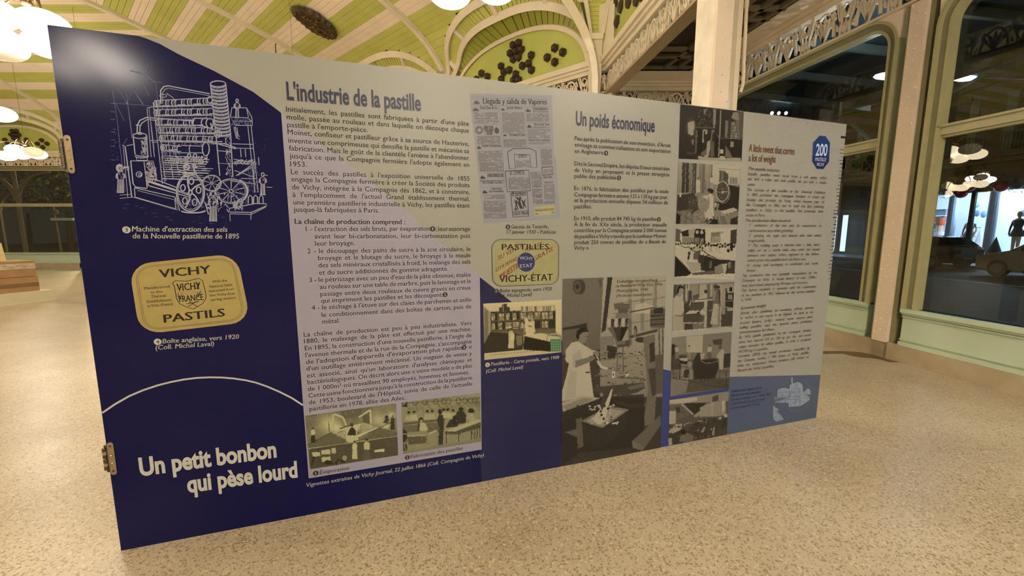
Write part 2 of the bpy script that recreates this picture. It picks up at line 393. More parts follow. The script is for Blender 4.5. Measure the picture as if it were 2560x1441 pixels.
# ------------------------------------------------------------------ openwork frieze (one module, shared mesh)
MODL = 0.62
def module(h):
    """pierced iron ornament in local x (length MODL), z (height h), thickness along y"""
    mb = MB(); T = 0.035; r0 = 0.012
    def bar(pts, w):
        pts = [np.array([p[0]*MODL, 0, p[1]*h]) for p in pts]; na = []
        for i in range(len(pts)):
            t = pts[min(i+1, len(pts)-1)]-pts[max(i-1, 0)]; t /= np.linalg.norm(t)+1e-9; na.append(np.array([-t[2], 0, t[0]]))
        mb.sweep(pts, na, [np.array([0, 1.0, 0])]*len(pts), w, T)
    def leaf(c, d, l, w):
        c = np.array([c[0]*MODL, 0, c[1]*h]); d = np.array([d[0], 0, d[1]], float); d /= np.linalg.norm(d); q = np.array([-d[2], 0, d[0]])
        w = w*.62; P = [c, c+d*l*.25+q*w, c+d*l*.36+q*w*.3, c+d*l*.6+q*w*.9, c+d*l*.66+q*w*.3, c+d*l, c+d*l*.66-q*w*.3, c+d*l*.6-q*w*.9, c+d*l*.36-q*w*.3, c+d*l*.25-q*w]
        mb.prism(P, (0, T*0.8, 0))
    A = lambda cx, cz, rx, rz, a0, a1, n=9: [(cx+rx*math.cos(math.radians(a0+(a1-a0)*i/n)), cz+rz*math.sin(math.radians(a0+(a1-a0)*i/n))) for i in range(n+1)]
    bar(A(0.27, 0.06, 0.25, 0.84, 0, 180, 12), 0.028)                 # the big arc
    bar(A(0.52, 0.02, 0.24, 0.8, 95, 180, 7), 0.02); bar(A(0.02, 0.02, 0.24, 0.8, 0, 85, 7), 0.02)
    for x, ang in ((0.27, 0), (0.16, -26), (0.38, 26), (0.08, -48), (0.46, 48)):
        bar([(0.27, 0.02), (0.27+(x-0.27)*0.5, 0.3), (x, 0.62)], 0.016)
    leaf((0.27, 0.5), (0, 1), h*0.34, 0.05); leaf((0.13, 0.38), (-0.5, 1), h*0.24, 0.035); leaf((0.41, 0.38), (0.5, 1), h*0.24, 0.035)
    bar([(0.66, 0.0), (0.66, 0.5), (0.6, 1.0)], 0.02); bar([(0.86, 0.0), (0.86, 0.5), (0.92, 1.0)], 0.02)
    bar([(0.76, 0.02), (0.62, 0.5), (0.545, 0.98)], 0.018); bar([(0.76, 0.02), (0.9, 0.5), (0.985, 0.98)], 0.018)
    leaf((0.76, 0.08), (0, 1), h*0.42, 0.045); leaf((0.76, 0.5), (-0.6, 1), h*0.36, 0.04); leaf((0.76, 0.5), (0.6, 1), h*0.36, 0.04)
    bar(A(0.76, 0.7, 0.09, 0.2, 0, 360, 12), 0.018); leaf((0.6, 0.14), (-0.3, 1), h*0.26, 0.03); leaf((0.92, 0.14), (0.3, 1), h*0.26, 0.03)
    leaf((0.02, 0.55), (0.2, 1), h*0.34, 0.035); leaf((0.52, 0.55), (0.0, 1), h*0.32, 0.03)
    return mb
_mod = {}
def frieze(name, A, B, z0, z1, mtl, side, rails=True, thick=0.05):
    """run of openwork panels from A to B (plan points); side = plan unit vector towards the viewer's side"""
    A = np.array([A[0], A[1], 0.0]); B = np.array([B[0], B[1], 0.0]); L = np.linalg.norm(B-A); t = (B-A)/L; side = np.array([side[0], side[1], 0.0])
    root = empty(name, A+UP*z0, kind='structure'); key = (round(z1-z0, 3), mtl.name)
    if key not in _mod:
        m0 = module(z1-z0); me = bpy.data.meshes.new('openwork_panel'); me.from_pydata(m0.v, [], m0.f); me.materials.append(mtl); _mod[key] = me
    k = max(1, int(round(L/MODL))); ang = math.atan2(t[1], t[0])
    for i in range(k):
        ob = bpy.data.objects.new('openwork_panel', _mod[key]); COL.objects.link(ob); ob.parent = root
        ob.location = tuple(A+t*(L*i/k)+UP*z0-OFF[root]); ob.rotation_euler = (0, 0, ang); ob.scale = (L/k/MODL, 1, 1)
    if rails:
        for za, zb, e in ((z0-0.03, z0, 0.03), (z1, z1+0.07, 0.05), (z1+0.07, z1+0.12, 0.10), (z1+0.12, z1+0.22, 0.15)):
            mb = MB(); mb.obox(A+UP*za-side*0.08, t*L, side*(0.08+e), UP*(zb-za)); mb.build('rail', mtl, root)
    return root
# ------------------------------------------------------------------ walls with tall windows
NWIN = [0]
def pl(o, d, n, s, nn, z): return o+d*s+n*nn+UP*z
def slab(mb, o, d, n, s0, s1, n0, n1, z0, z1): return mb.obox(pl(o, d, n, s0, n0, z0), d*(s1-s0), n*(n1-n0), UP*(z1-z0))
def window_bay(root, o, d, n, s0, s1, zh=4.1, r=0.36):
    """base, moulded sill panel and one arched window between two posts (s0..s1)"""
    mb = MB(); slab(mb, o, d, n, s0-0.3, s1+0.3, -0.35, 0.0, 0, 0.205); mb.build('stone_base', STONE, root)
    pn = MB(); slab(pn, o, d, n, s0, s1, -0.16, -0.03, 0.205, 0.6); pn.build('sill_panel', SAGE, root)
    for z0, z1, e in ((0.205, 0.25, 0.0), (0.27, 0.285, -0.012), (0.545, 0.56, -0.012), (0.575, 0.6, 0.0), (0.6, 0.645, 0.025)):
        mb = MB(); slab(mb, o, d, n, s0, s1, -0.06, e, z0, z1); mb.build('moulding', SAGE, root)
    NWIN[0] += 1
    w = empty('window_%d' % NWIN[0], pl(o, d, n, (s0+s1)/2, -0.1, 0.645), kind='structure')
    g0 = -0.12
    mb = MB(); slab(mb, o, d, n, s0+0.02, s1-0.02, g0-0.006, g0, 0.6, zh+0.02); mb.build('pane', GLASS, w)
    # jamb + head, olive reveal and lighter bead following the rounded corners
    def path(ins):
        P = []; rr = max(0.05, r-ins)
        P.append((s0+ins, 0.645)); P.append((s0+ins, 2.0)); P.append((s0+ins, zh-ins-rr))
        for i in range(1, 9): a = math.pi-i*math.pi/16; P.append((s0+ins+rr+rr*math.cos(a), zh-ins-rr+rr*math.sin(a)))
        P.append(((s0+s1)/2, zh-ins))
        for i in range(0, 9): a = math.pi/2-i*math.pi/16; P.append((s1-ins-rr+rr*math.cos(a), zh-ins-rr+rr*math.sin(a)))
        P.append((s1-ins, 2.0)); P.append((s1-ins, 0.645)); return P
    def sw(ins, wid, n0, n1, name, m):
        P = path(ins); pts = [pl(o, d, n, p[0], n0, p[1]) for p in P]; na = []
        for i in range(len(P)):
            a = P[max(i-1, 0)]; b = P[min(i+1, len(P)-1)]; t = np.array([b[0]-a[0], b[1]-a[1]]); t /= np.linalg.norm(t); na.append(d*(-t[1])+UP*t[0])
        m1 = MB(); m1.sweep(pts, na, [n]*len(pts), wid, n1-n0); m1.build(name, m, w)
    sw(0.045, 0.09, -0.13, -0.035, 'reveal', JAMB); sw(0.105, 0.035, -0.13, -0.02, 'bead', FRAME); sw(0.005, 0.03, -0.1, 0.012, 'outer_bead', FRAME)
    for z0, z1, e in ((2.56, 2.585, -0.075), (2.585, 2.665, -0.045), (2.665, 2.69, -0.02)):
        mb = MB(); slab(mb, o, d, n, s0+0.1, s1-0.1, -0.15, e, z0, z1); mb.build('transom', FRAME, w)
    # spandrels behind the rounded corners
    mb = MB()
    for sg, e in ((1, s0), (-1, s1)):
        pts = [(e-0.02*sg, zh+0.02)]+[(e+sg*(r-r*math.cos(a)), zh-r+r*math.sin(a)) for a in [i*math.pi/16 for i in range(9)]]+[(e+sg*r, zh+0.02)]
        mb.prism([pl(o, d, n, p[0], -0.12, p[1]) for p in pts], n*0.11)
    mb.build('spandrel', RIVETC, root)
    return w
def post(root, o, d, n, s0, s1, z0, z1, rivets=True, e=0.015, name='column'):
    c = empty(name, pl(o, d, n, (s0+s1)/2, 0, z0), root)
    mb = MB(); slab(mb, o, d, n, s0, s1, -0.2, e, z0, z1); mb.build('shaft', RIVETC, c)
    mb = MB()
    for a, b in ((s0-0.05, s0), (s1, s1+0.05)): slab(mb, o, d, n, a, b, -0.2, -0.03, z0, z1)
    mb.build('flange', JAMB, c)
    if rivets:
        mb = MB(); z = z0+0.1; k = 0
        while z < z1:
            for t in (0.12, 0.5, 0.88):
                q = pl(o, d, n, s0+(s1-s0)*t, e, z+(0.05 if t == 0.5 else 0)); mb.ellipsoid(q, 0.011, 0.011, 0.011, 6, 4)
            z += 0.13
        mb.build('rivets', RIVETC, c, kind='stuff')
    return c

# street side wall
DO = np.array([-0.17, 1.0, 0]); DO /= np.linalg.norm(DO); NO = np.array([-DO[1], DO[0], 0]); OO = np.array([XO(0), 0, 0.0])
wr = empty('wall_right', OO+DO*4, kind='structure')
sy = lambda y: y/DO[1]
cols = [(-5.55, -5.38), (-2.05, -1.88), (1.45, 1.62), (4.95, 5.12), (8.45, 8.62)]
for i, (a, b) in enumerate(cols): post(wr, OO, DO, NO, sy(a), sy(b), 0.205 if i != 3 else 0.2, 4.1)
for i in range(len(cols)-1): window_bay(wr, OO, DO, NO, sy(cols[i][1])+0.12, sy(cols[i+1][0])-0.12)
frieze('trim_1', (OO+DO*sy(-5.5))[:2], (OO+DO*sy(9.1))[:2], 4.14, 4.56, CREAM, NO[:2])
mb = MB(); slab(mb, OO, DO, NO, sy(-12), sy(-5.5), -0.3, 0, 0, 8); slab(mb, OO, DO, NO, sy(-12), sy(12), -0.3, -0.05, 4.7, 8); mb.build('upper_wall', CREAM, wr)

# aisle: end wall, cove and coffered ceiling
YE = 9.1
we = empty('wall_aisle_end', (3, YE, 0), kind='structure')
mb = MB(); mb.box(2.0, 3.95, YE+0.25, YE+0.45, 0, 4.1); mb.box(1.7, 3.95, YE+0.02, YE+0.3, 4.5, 5.2); mb.build('back_wall', CREAM, we)
frieze('trim_2', (1.95, YE), (3.9, YE), 4.06, 4.42, CREAM, (0, -1))
mb = MB(); mb.add([(1.9, YE, 4.53), (3.95, YE, 4.53), (3.6, YE-0.42, 4.67), (1.9, YE-0.42, 4.67)], [(0, 1, 2, 3)])
a = OO+DO*sy(YE); b = OO+DO*sy(-6)
mb.add([a+UP*4.66, b+UP*4.66, b+NO*0.42+UP*4.74, a+NO*0.42+UP*4.68], [(0, 1, 2, 3)]); mb.build('cove', CREAM, we)
ca = empty('ceiling_aisle', (3, 3, 4.95), kind='structure')
IX = lambda y: 1.76+(8.2-y)*0.1009
mb = MB(); mb.add([(IX(9.1)+0.15, 9.1, 4.745), (XO(9.1), 9.1, 4.745), (XO(-6), -6, 4.745), (IX(-6)+0.1, -6, 4.745)], [(0, 1, 2, 3)]); mb.build('coffer_field', BROWN, ca)
for y in (8.62, 8.1, 7.8, 6.75, 6.45, 5.35, 5.05, 4.0, 3.7, 2.6, 2.3, 1.2, .9):
    mb = MB(); mb.box(IX(y)+0.2, XO(y)-0.4, y-0.035, y+0.035, 4.685, 4.75); mb.build('coffer_batten', COFFER, ca)
for f in (0.08, 0.22, 0.62, 0.78, 0.93):
    mb = MB(); p0 = np.array([IX(8.6)+0.2+f*(XO(8.6)-IX(8.6)-0.6), 8.62, 4.685]); p1 = np.array([IX(1)+0.2+f*(XO(1)-IX(1)-0.6), 1.0, 4.685])
    mb.obox(p0, p1-p0, (0.07, 0, 0), (0, 0, 0.065)); mb.build('coffer_batten', COFFER, ca)

# inner arcade girder with openwork
DI = np.array([0.1009, -1.0, 0]); DI /= np.linalg.norm(DI); NI = np.array([-1.0, -0.1009, 0]); NI /= np.linalg.norm(NI); OI = np.array([1.76, 8.2, 0.0])
frieze('trim_3', OI[:2], (OI+DI*14)[:2], 4.13, 4.49, CREAM, NI[:2])
gi = empty('wall_inner_arcade', OI+UP*4, kind='structure')
mb = MB(); slab(mb, OI, DI, NI, 0, 14, -0.17, 0.036, 4.088, 4.127); mb.build('girder_soffit', mat('soffit_brown_cream', 'a8987c', .5), gi)  # underside in a darker, browner cream than the girder face
mb = MB(); slab(mb, OI, DI, NI, 0, 14, -0.3, -0.1, 4.72, 4.95); mb.build('girder_top', CREAM, gi)
for z0, z1, e in ((4.64, 4.7, 0.03), (4.7, 4.76, -0.01)):
    mb = MB(); slab(mb, OI, DI, NI, 0, 14, -0.3, e, z0, z1); mb.build('cornice', CREAM, gi)
wl = empty('wall_right_lunette', OI+DI*3+UP*4.7, kind='structure')
mb = MB(); slab(mb, OI, DI, NI, -0.1, 20, -0.2, -0.1, 4.7, 7.8); mb.build('lunette_wall', GREENP, wl)
def INp(px, py): 
    q = V(px, py, OI-NI*0.09, OI-NI*0.09+DI); return q
for p in ((1530, 46), (1543, 54), (1539, 6), (1552, 17), (1572, 4), (1592, -2), (1606, -14), (1560, -24)):
    hexboss(DI, UP, NI, INp(*p), 0.115, 0.05).build('hexagonal_boss', BRONZE, wl)

# corner pier where the diagonal wall meets the arcade
pc = empty('trim_4', OI, kind='structure')
FR0 = np.array([1.7, 8.12, 0]); FRD = np.array([0.97, -0.24, 0])      # plane of the pier face, square to the hall
def fp(px, py, off=0): 
    nn = np.array([-0.24, -0.97, 0])*off; return V(px, py, FR0+nn, FR0+nn+FRD)
nf = np.array([-0.24, -0.97, 0.0])
def flat(pts, m, name, off=0.0, th=0.05):
    mb = MB(); mb.prism([fp(x, y, off) for x, y in pts], -nf*th); mb.build(name, m, pc)
flat([(1474, 96), (1506, 92), (1503, 190), (1497, 262), (1470, 262)], CREAM, 'pier_face', 0.0, 0.12)
flat([(1472, 82), (1509, 82), (1508, 96), (1474, 98)], CREAM, 'pier_cap', 0.05, 0.16)
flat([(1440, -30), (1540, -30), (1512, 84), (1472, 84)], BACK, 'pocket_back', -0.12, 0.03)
gx0 = lambda y: 1461+(y+0)*0.2; gx1 = lambda y: 1520-(y+0)*0.17
y = -28
while y < 80:
    y1 = y+10.5; flat([(gx0(y), y), (gx1(y), y), (gx1(y1), y1), (gx0(y1), y1)], GREENB, 'pocket_board', -0.1, 0.012); y = y1+0.8
flat([(1466, -30), (1453, -30), (1474, 84), (1481, 82)], CREAM, 'pocket_rib', 0.0, 0.08)
flat([(1520, -30), (1531, -30), (1511, 84), (1503, 82)], CREAM, 'pocket_rib', 0.0, 0.08)
P = [(1404, -18), (1424, 14), (1443, 46), (1458, 74), (1468, 100), (1478, 128), (1485, 160), (1488, 196), (1488, 300)]
def strip_(P, wpx, off0, off1, name, m):
    mb = MB(); vs = []; k = len(P)
    path = [fp(x, y, off0) for x, y in P]; na = []
    for i in range(k):
        t = path[min(i+1, k-1)]-path[max(i-1, 0)]; t /= np.linalg.norm(t); w = np.cross(t, nf); na.append(w/np.linalg.norm(w))
    mb.sweep(path, na, [nf]*k, wpx, off1-off0); mb.build(name, m, pc)
strip_(P[:6], 0.15, 0.03, 0.1, 'rib_foot', CREAM)
strip_(P[4:], 0.11, 0.05, 0.14, 'colonnette', mat('pale_lit_cream', 'f2ead8', 0.4))
mb = MB(); mb.box(1.62, 2.0, 8.1, 8.5, 0, 4.0); mb.build('corner_column', RIVETC, pc)

# box column standing in the arcade line
co = thing('column', (2.25, 4.78, 0), 'riveted cream iron column rising to the ceiling behind the printed panel', 'column')
PALE = mat('pale_lit_cream', 'f2ead8', 0.4)
def colface(x0, x1, y0, y1, m, nm): 
    mb = MB(); mb.box(x0, x1, y0, y1, 0.0, 7.4); mb.build(nm, m, co)
colface(2.045, 2.13, 4.70, 4.98, PALE, 'side_flange'); colface(2.13, 2.30, 4.66, 4.92, RIVETC, 'front_plate')  # left flange paler: lamplight falling on that side is put into its colour
mb = MB(); mb.prism([(2.30, 4.68, 0), (2.42, 4.80, 0), (2.42, 4.95, 0), (2.30, 4.95, 0)], (0, 0, 7.4)); mb.build('chamfer', CREAM, co)
colface(2.42, 2.47, 4.80, 4.98, CREAM, 'edge_bead')
mb = MB(); z = 0.3
while z < 6.8:
    mb.ellipsoid((2.215, 4.66, z), 0.014, 0.01, 0.014, 8, 5); mb.ellipsoid((2.288, 4.66, z+0.07), 0.011, 0.01, 0.011, 8, 5); z += 0.17
mb.build('rivets', RIVETC, co, kind='stuff')
mb = MB(); mb.tube([(2.49, 4.78, 3.9), (2.49, 4.78, 4.1), (2.47, 4.80, 7.2)], 0.022, 8); mb.tube([(2.49, 4.78, 3.05), (2.50, 4.76, 3.12), (2.49, 4.78, 3.9)], 0.018, 8); mb.build('conduit', CREAM, co)

# diagonal wall and far wall with their windows
wd = empty('wall_diagonal', P0+DV*7, kind='structure')
for s in LUN: window_bay(wd, P0, DV, NV, s+0.05, s+BAY-0.05)
for s in (0.0, 4.72, 9.2, 13.95): post(wd, P0, DV, NV, s-0.12, s+0.12, 0.205, 4.1, rivets=False)
frieze('trim_5', P0[:2], (P0+DV*14.1)[:2], 4.14, 4.5, CREAM, NV[:2])
wf = empty('wall_far', PF-DF*3, kind='structure')
for s in LF: window_bay(wf, PF, DF, NF, s+0.05, s+BAY+0.05, zh=4.14)
for s in (-9.2, -4.62, -0.02, 4.6, 9.2): post(wf, PF, DF, NF, s-0.13, s+0.13, 0.205, 4.1, rivets=False)
frieze('trim_6', (PF+DF*9.2)[:2], (PF-DF*9.4)[:2], 4.22, 4.56, CREAM, NF[:2])
# closing walls out of the picture
mb = MB(); mb.box(-34.2, -34, -12, 17.9, 0, 7.8); mb.build('wall_left', CREAM, kind='structure')
mb = MB(); mb.box(-34.2, 7.6, -12.3, -12, 0, 7.8); mb.build('wall_back', CREAM, kind='structure')
mb = MB(); mb.box(-34, -27.4, 17.6, 17.9, 0, 7.8); mb.build('wall_far_side', CREAM, kind='structure')
# ------------------------------------------------------------------ the printed exhibition panel
pa = G(303, 1378); pb = G(2040, 1045); PU = (pb-pa)/np.linalg.norm(pb-pa); PN = np.array([PU[1], -PU[0], 0.0])   # PN towards the reader
def UVp(x, y):
    q = V(x, y, pa, pb); return float((q-pa)@PU), float(q[2])
def PP(u, v, off=0.0): return pa+PU*u+UP*v+PN*off
cTL, cBL, cTR, cBR = UVp(115, 61), (0.0, 0.004), UVp(2100, 309), UVp(2040, 1045)
cBR = (cBR[0], 0.004); cTR = (cBR[0], cTR[1])
cTL = (0.0, cTL[1])
def topv(u): return cTL[1]+(cTR[1]-cTL[1])*u/cBR[0]
PW = cBR[0]
panel = thing('exhibition_panel', pa+PU*PW/2, 'large free-standing printed exhibition panel, navy and cream, with texts and old photographs', 'exhibition panel')
TH = 0.02
mb = MB(); mb.hexa([PP(0, 0.0, -TH), PP(PW, 0.0, -TH), PP(PW, 0.0), PP(0, 0.0), PP(0, cTL[1], -TH), PP(PW, cTR[1], -TH), PP(PW, cTR[1]), PP(0, cTL[1])])
PAPER = mat('panel_cream_print', inkc('998b71'), 0.36, var=0.02, scale=1.2)
mb.build('board', PAPER, panel)
NAVY = mat('panel_navy_print', inkc('0a0b34'), 0.14, var=0.04, scale=1.5, spec=0.23)
BLUEM = mat('panel_blue_print', inkc('2e365e'), 0.34, var=0.03)
BLUEL = mat('panel_light_blue_print', inkc('4a4f5a'), 0.34, var=0.03)
LILAC = mat('panel_lilac_print', inkc('9c8a86'), 0.36, var=0.02)
INK = mat('ink_grey', inkc('2e241a'), 0.4, var=0.02); INKB = mat('ink_black', inkc('2a2018'), 0.4, var=0.02); WHITE = mat('ink_cream', inkc('c2b193'), 0.38, var=0.02)
HEADC = mat('ink_navy', inkc('0d1130'), 0.36, var=0.02); BRN = mat('ink_brown', inkc('6e452c'), 0.4, var=0.02); INKL = mat('ink_soft_brown', inkc('64492e'), 0.42, var=0.02)
GREY = mat('newsprint', inkc('8c8178'), 0.5, var=0.04); INKN = mat('newsprint_ink', inkc('6e6258'), 0.5, var=0.02)
GOLD = mat('tin_gold', inkc('ac8c4a'), 0.42, var=0.05, scale=20); GOLDE = mat('tin_gold_edge', inkc('7c6836'), 0.42, var=0.05)
def ccwuv(p): return ccw(list(p))
def poly(pts_px, m, name, off=0.0008, parent=None, uvp=False, th=0.0004):
    p = ccwuv([UVp(*q) for q in pts_px] if not uvp else pts_px)
    mb = MB(); mb.add([PP(u, v, off) for u, v in p], [tuple(range(len(p)))]); return mb.build(name, m, parent or panel)
E1_, E2_ = (-0.0, 0), (0, 0)
diag = [UVp(*q) for q in ((362, 95), (400, 110), (447, 136), (536, 178), (633, 230), (700, 280))]
# navy field left
left = [(0, 0.001), (UVp(1404, 1100)[0], 0.001), (UVp(1404, 1100)[0], UVp(1404, 856)[1]), UVp(1280, 756), UVp(1194, 689), UVp(1192, 700), UVp(1012, 545), UVp(880, 436), UVp(712, 310), UVp(704, 284)]
nav = left+diag[::-1]+[(diag[0][0]-0.02, topv(diag[0][0]-0.02)-0.0005), (0.001, topv(0)-0.0005)]
mb = MB(); mb.add([PP(u, v, 0.0006) for u, v in nav], [tuple(range(len(nav)))])
bm_ = bmesh.new(); o_ = mb.build('navy_field', NAVY, panel); bm_.from_mesh(o_.data); bmesh.ops.triangulate(bm_, faces=bm_.faces[:]); bm_.to_mesh(o_.data); bm_.free()
uL = UVp(703, 283)[0]*0.5+UVp(775, 1196)[0]*0.5; uR = UVp(1204, 1122)[0]
vB = UVp(775, 1196)[1]
MIDB = mat('panel_mid_blue_print', inkc('0f1138'), 0.22, var=0.03)
lil = [(uL, vB), (uR, vB), (uR, UVp(1195, 690)[1]), UVp(1169, 670), UVp(1020, 531), UVp(893, 428), UVp(703, 284)]
uM = UVp(1404, 1100)[0]
poly([(uR, 0.001), (uM, 0.001), (uM, UVp(1404, 856)[1]), UVp(1280, 756), UVp(1194.5, 689.5), (uR-.01, UVp(1195, 700)[1]), (uR-.01, vB)], MIDB, 'blue_field', 0.0009, uvp=True)
poly(lil, LILAC, 'lilac_field', 0.0012, uvp=True)
b1 = [UVp(1655, 923), UVp(1677, 927.5), UVp(1824, 942.6)]
poly([UVp(1650, 1100)[:1]+(0.001,), (UVp(1824, 942)[0], 0.001), b1[2], b1[1], b1[0]], BLUEM, 'blue_field', 0.0008, uvp=True)
poly([(UVp(1824, 942)[0], 0.001), (PW-0.001, 0.001), (PW-0.001, UVp(2048, 938)[1]), b1[2]], BLUEL, 'light_blue_field', 0.0009, uvp=True)

def ribbon(mb, pts_uv, w, off):
    """flat printed line"""
    P = [np.array(p, float) for p in pts_uv]; k = len(P); vs = []
    for i in range(k):
        t = P[min(i+1, k-1)]-P[max(i-1, 0)]; l = np.linalg.norm(t)
        if l < 1e-9: t = np.array([1.0, 0])
        else: t = t/l
        q = np.array([-t[1], t[0]])*w/2; vs += [PP(*(P[i]+q), off), PP(*(P[i]-q), off)]
    mb.add(vs, [(2*i, 2*i+1, 2*i+3, 2*i+2) for i in range(k-1)])
# the pale arc
Z = lambda x0, y0, sc, pts: [(x0+x/sc, y0+y/sc) for x, y in pts]
arc = [UVp(*q) for q in Z(240, 900, 4.0037, ((62, 532), (190, 445), (330, 365), (470, 305), (620, 255), (750, 222), (880, 197), (1010, 181), (1140, 175), (1260, 177), (1380, 187), (1500, 205), (1600, 228), (1720, 270), (1840, 322), (1960, 382), (2078, 455)))]
arc[0] = (0.002, arc[0][1]); arc[-1] = (uL-0.002, arc[-1][1])
mb = MB(); ribbon(mb, arc, 0.0085, 0.0012); mb.build('arc_line', WHITE, panel)

# ---- lettering: text curves turned into flat meshes lying on the panel
FONT = bpy.data.curves.new('t', 'FONT').font
JOBS = []
def line(block, text, p0, p1, cap, kx=None, bold=0.0, shear=0.0, u1=None, off=0.0018):
    u0, v0 = UVp(*p0); U1, V1 = UVp(*p1) if p1 is not None else (u1, v0)
    if u1 is not None: U1 = u1
    if p1 is None or u1 is not None: V1 = v0
    JOBS.append(dict(b=block, t=text, u0=u0, v0=v0, u1=U1, v1=V1, cap=cap, kx=kx, bold=bold, sh=shear, off=off))
BLOCKS = {}
def block(key, name, m): BLOCKS[key] = (name, m)
def mktxt(j, sw):
    c = bpy.data.curves.new('t', 'FONT'); c.body = j['t']; c.size = 1; c.resolution_u = 2 if j['cap'] < 0.05 else 4; c.space_word = sw; c.offset = j['bold'] if j['cap'] > .05 else 0.0; c.shear = j['sh']; c.fill_mode = 'BOTH'
    o = bpy.data.objects.new('t', c); COL.objects.link(o); return o
def flush_text():
    caps = 0.729
    a = [mktxt(j, 1.0) for j in JOBS]; b = [mktxt(j, 2.0) if j['kx'] else None for j in JOBS]
    hh = mktxt(dict(t='H', bold=0, sh=0, cap=1), 1.0)
    bpy.context.view_layer.update()
    caps = hh.dimensions[1]
    for j, o, o2 in zip(JOBS, a, b):
        j['sw'] = 1.0
        if j['kx']:
            w1 = o.dimensions[0]; w2 = o2.dimensions[0]; want = (j['u1']-j['u0'])/(j['cap']/caps*j['kx'])
            if w2 > w1+1e-4: j['sw'] = min(3.2, max(0.45, 1+(want-w1)/(w2-w1)))
            o.data.space_word = j['sw']
    bpy.context.view_layer.update(); dg = bpy.context.evaluated_depsgraph_get()
    acc = {}
    for j, o in zip(JOBS, a):
        me = o.evaluated_get(dg).to_mesh(); n = len(me.vertices)
        if n:
            co = np.empty(n*3); me.vertices.foreach_get('co', co); co = co.reshape(-1, 3); x0 = co[:, 0].min(); x1 = co[:, 0].max()
            sy_ = j['cap']/caps; u = j['u0']+(co[:, 0]-x0)*(j['u1']-j['u0'])/(x1-x0); f = (u-j['u0'])/(j['u1']-j['u0']+1e-9)
            v = j['v0']*(1-f)+j['v1']*f+co[:, 1]*sy_
            mb = acc.setdefault((j['b'], len(acc)), MB()); fl = [tuple(pp.vertices) for pp in me.polygons]
            sh = [0.0] if (j['bold'] <= 0 or j['cap'] > .05) else ([-.7, .7] if j['bold'] < .01 else [-1.1, 0, 1.1])
            for q in sh:      # heavier type: the strokes are widened sideways
                P = pa[None]+PU[None]*(u+q*j['bold']*sy_)[:, None]+UP[None]*v[:, None]+PN[None]*(j['off']+abs(q)*2e-5); mb.add([tuple(p) for p in P], fl)
        o.evaluated_get(dg).to_mesh_clear()
    for o in a+[q for q in b if q]+[hh]:
        c = o.data; bpy.data.objects.remove(o); bpy.data.curves.remove(c)
    for k, mb in acc.items():
        nm, m = BLOCKS[k[0]]; mb.build(nm, m, panel, kind='stuff')
def disc_number(px, py, r, dig, fg, bgm, off=0.0018):
    """numbered dot used as a reference mark"""
    u, v = UVp(px, py); mb = MB(); mb.add([PP(u+r*math.cos(i*math.pi/8), v+r*math.sin(i*math.pi/8), off) for i in range(16)], [tuple(range(16))]); mb.build('number_dot', bgm, panel)
    JOBS.append(dict(b=fg, t=dig, u0=u-r*(0.14 if dig == '1' else 0.34), v0=v-r*0.55, u1=u+r*(0.14 if dig == '1' else 0.34), v1=v-r*0.55, cap=r*1.1, kx=None, bold=0.01, sh=0.0, off=off+0.0004))
for k, n_, m_ in (('h1', 'heading', HEADC), ('h2', 'heading', HEADC), ('big', 'heading', WHITE), ('body', 'text_line', INK), ('bodyb', 'text_heading', INKB), ('body2', 'text_line', INK),
                  ('capw', 'caption', WHITE), ('capd', 'caption', INK), ('capk', 'caption', INKB), ('capn', 'caption', mat('ink_dark_blue', inkc('232a4a'), 0.4)), ('eh', 'heading', BRN), ('eb', 'text_heading', BRN), ('et', 'text_line', INKL),
                  ('dotl', 'number', WHITE), ('dotd', 'number', NAVY), ('tin', 'tin_lettering', INKB), ('tins', 'tin_lettering', mat('tin_small_ink', inkc('5b4a2c'), 0.4)), ('tinr', 'tin_lettering', mat('tin_red_ink', inkc('90402c'), 0.4)), ('logo', 'emblem_lettering', mat('emblem_white', inkc('b4b4bc'), 0.4)), ('np', 'newspaper_lettering', INKB), ('nps', 'newspaper_lettering', INKN)):
    block(k, n_, m_)
RB = UVp(1171.7, 313)[0]
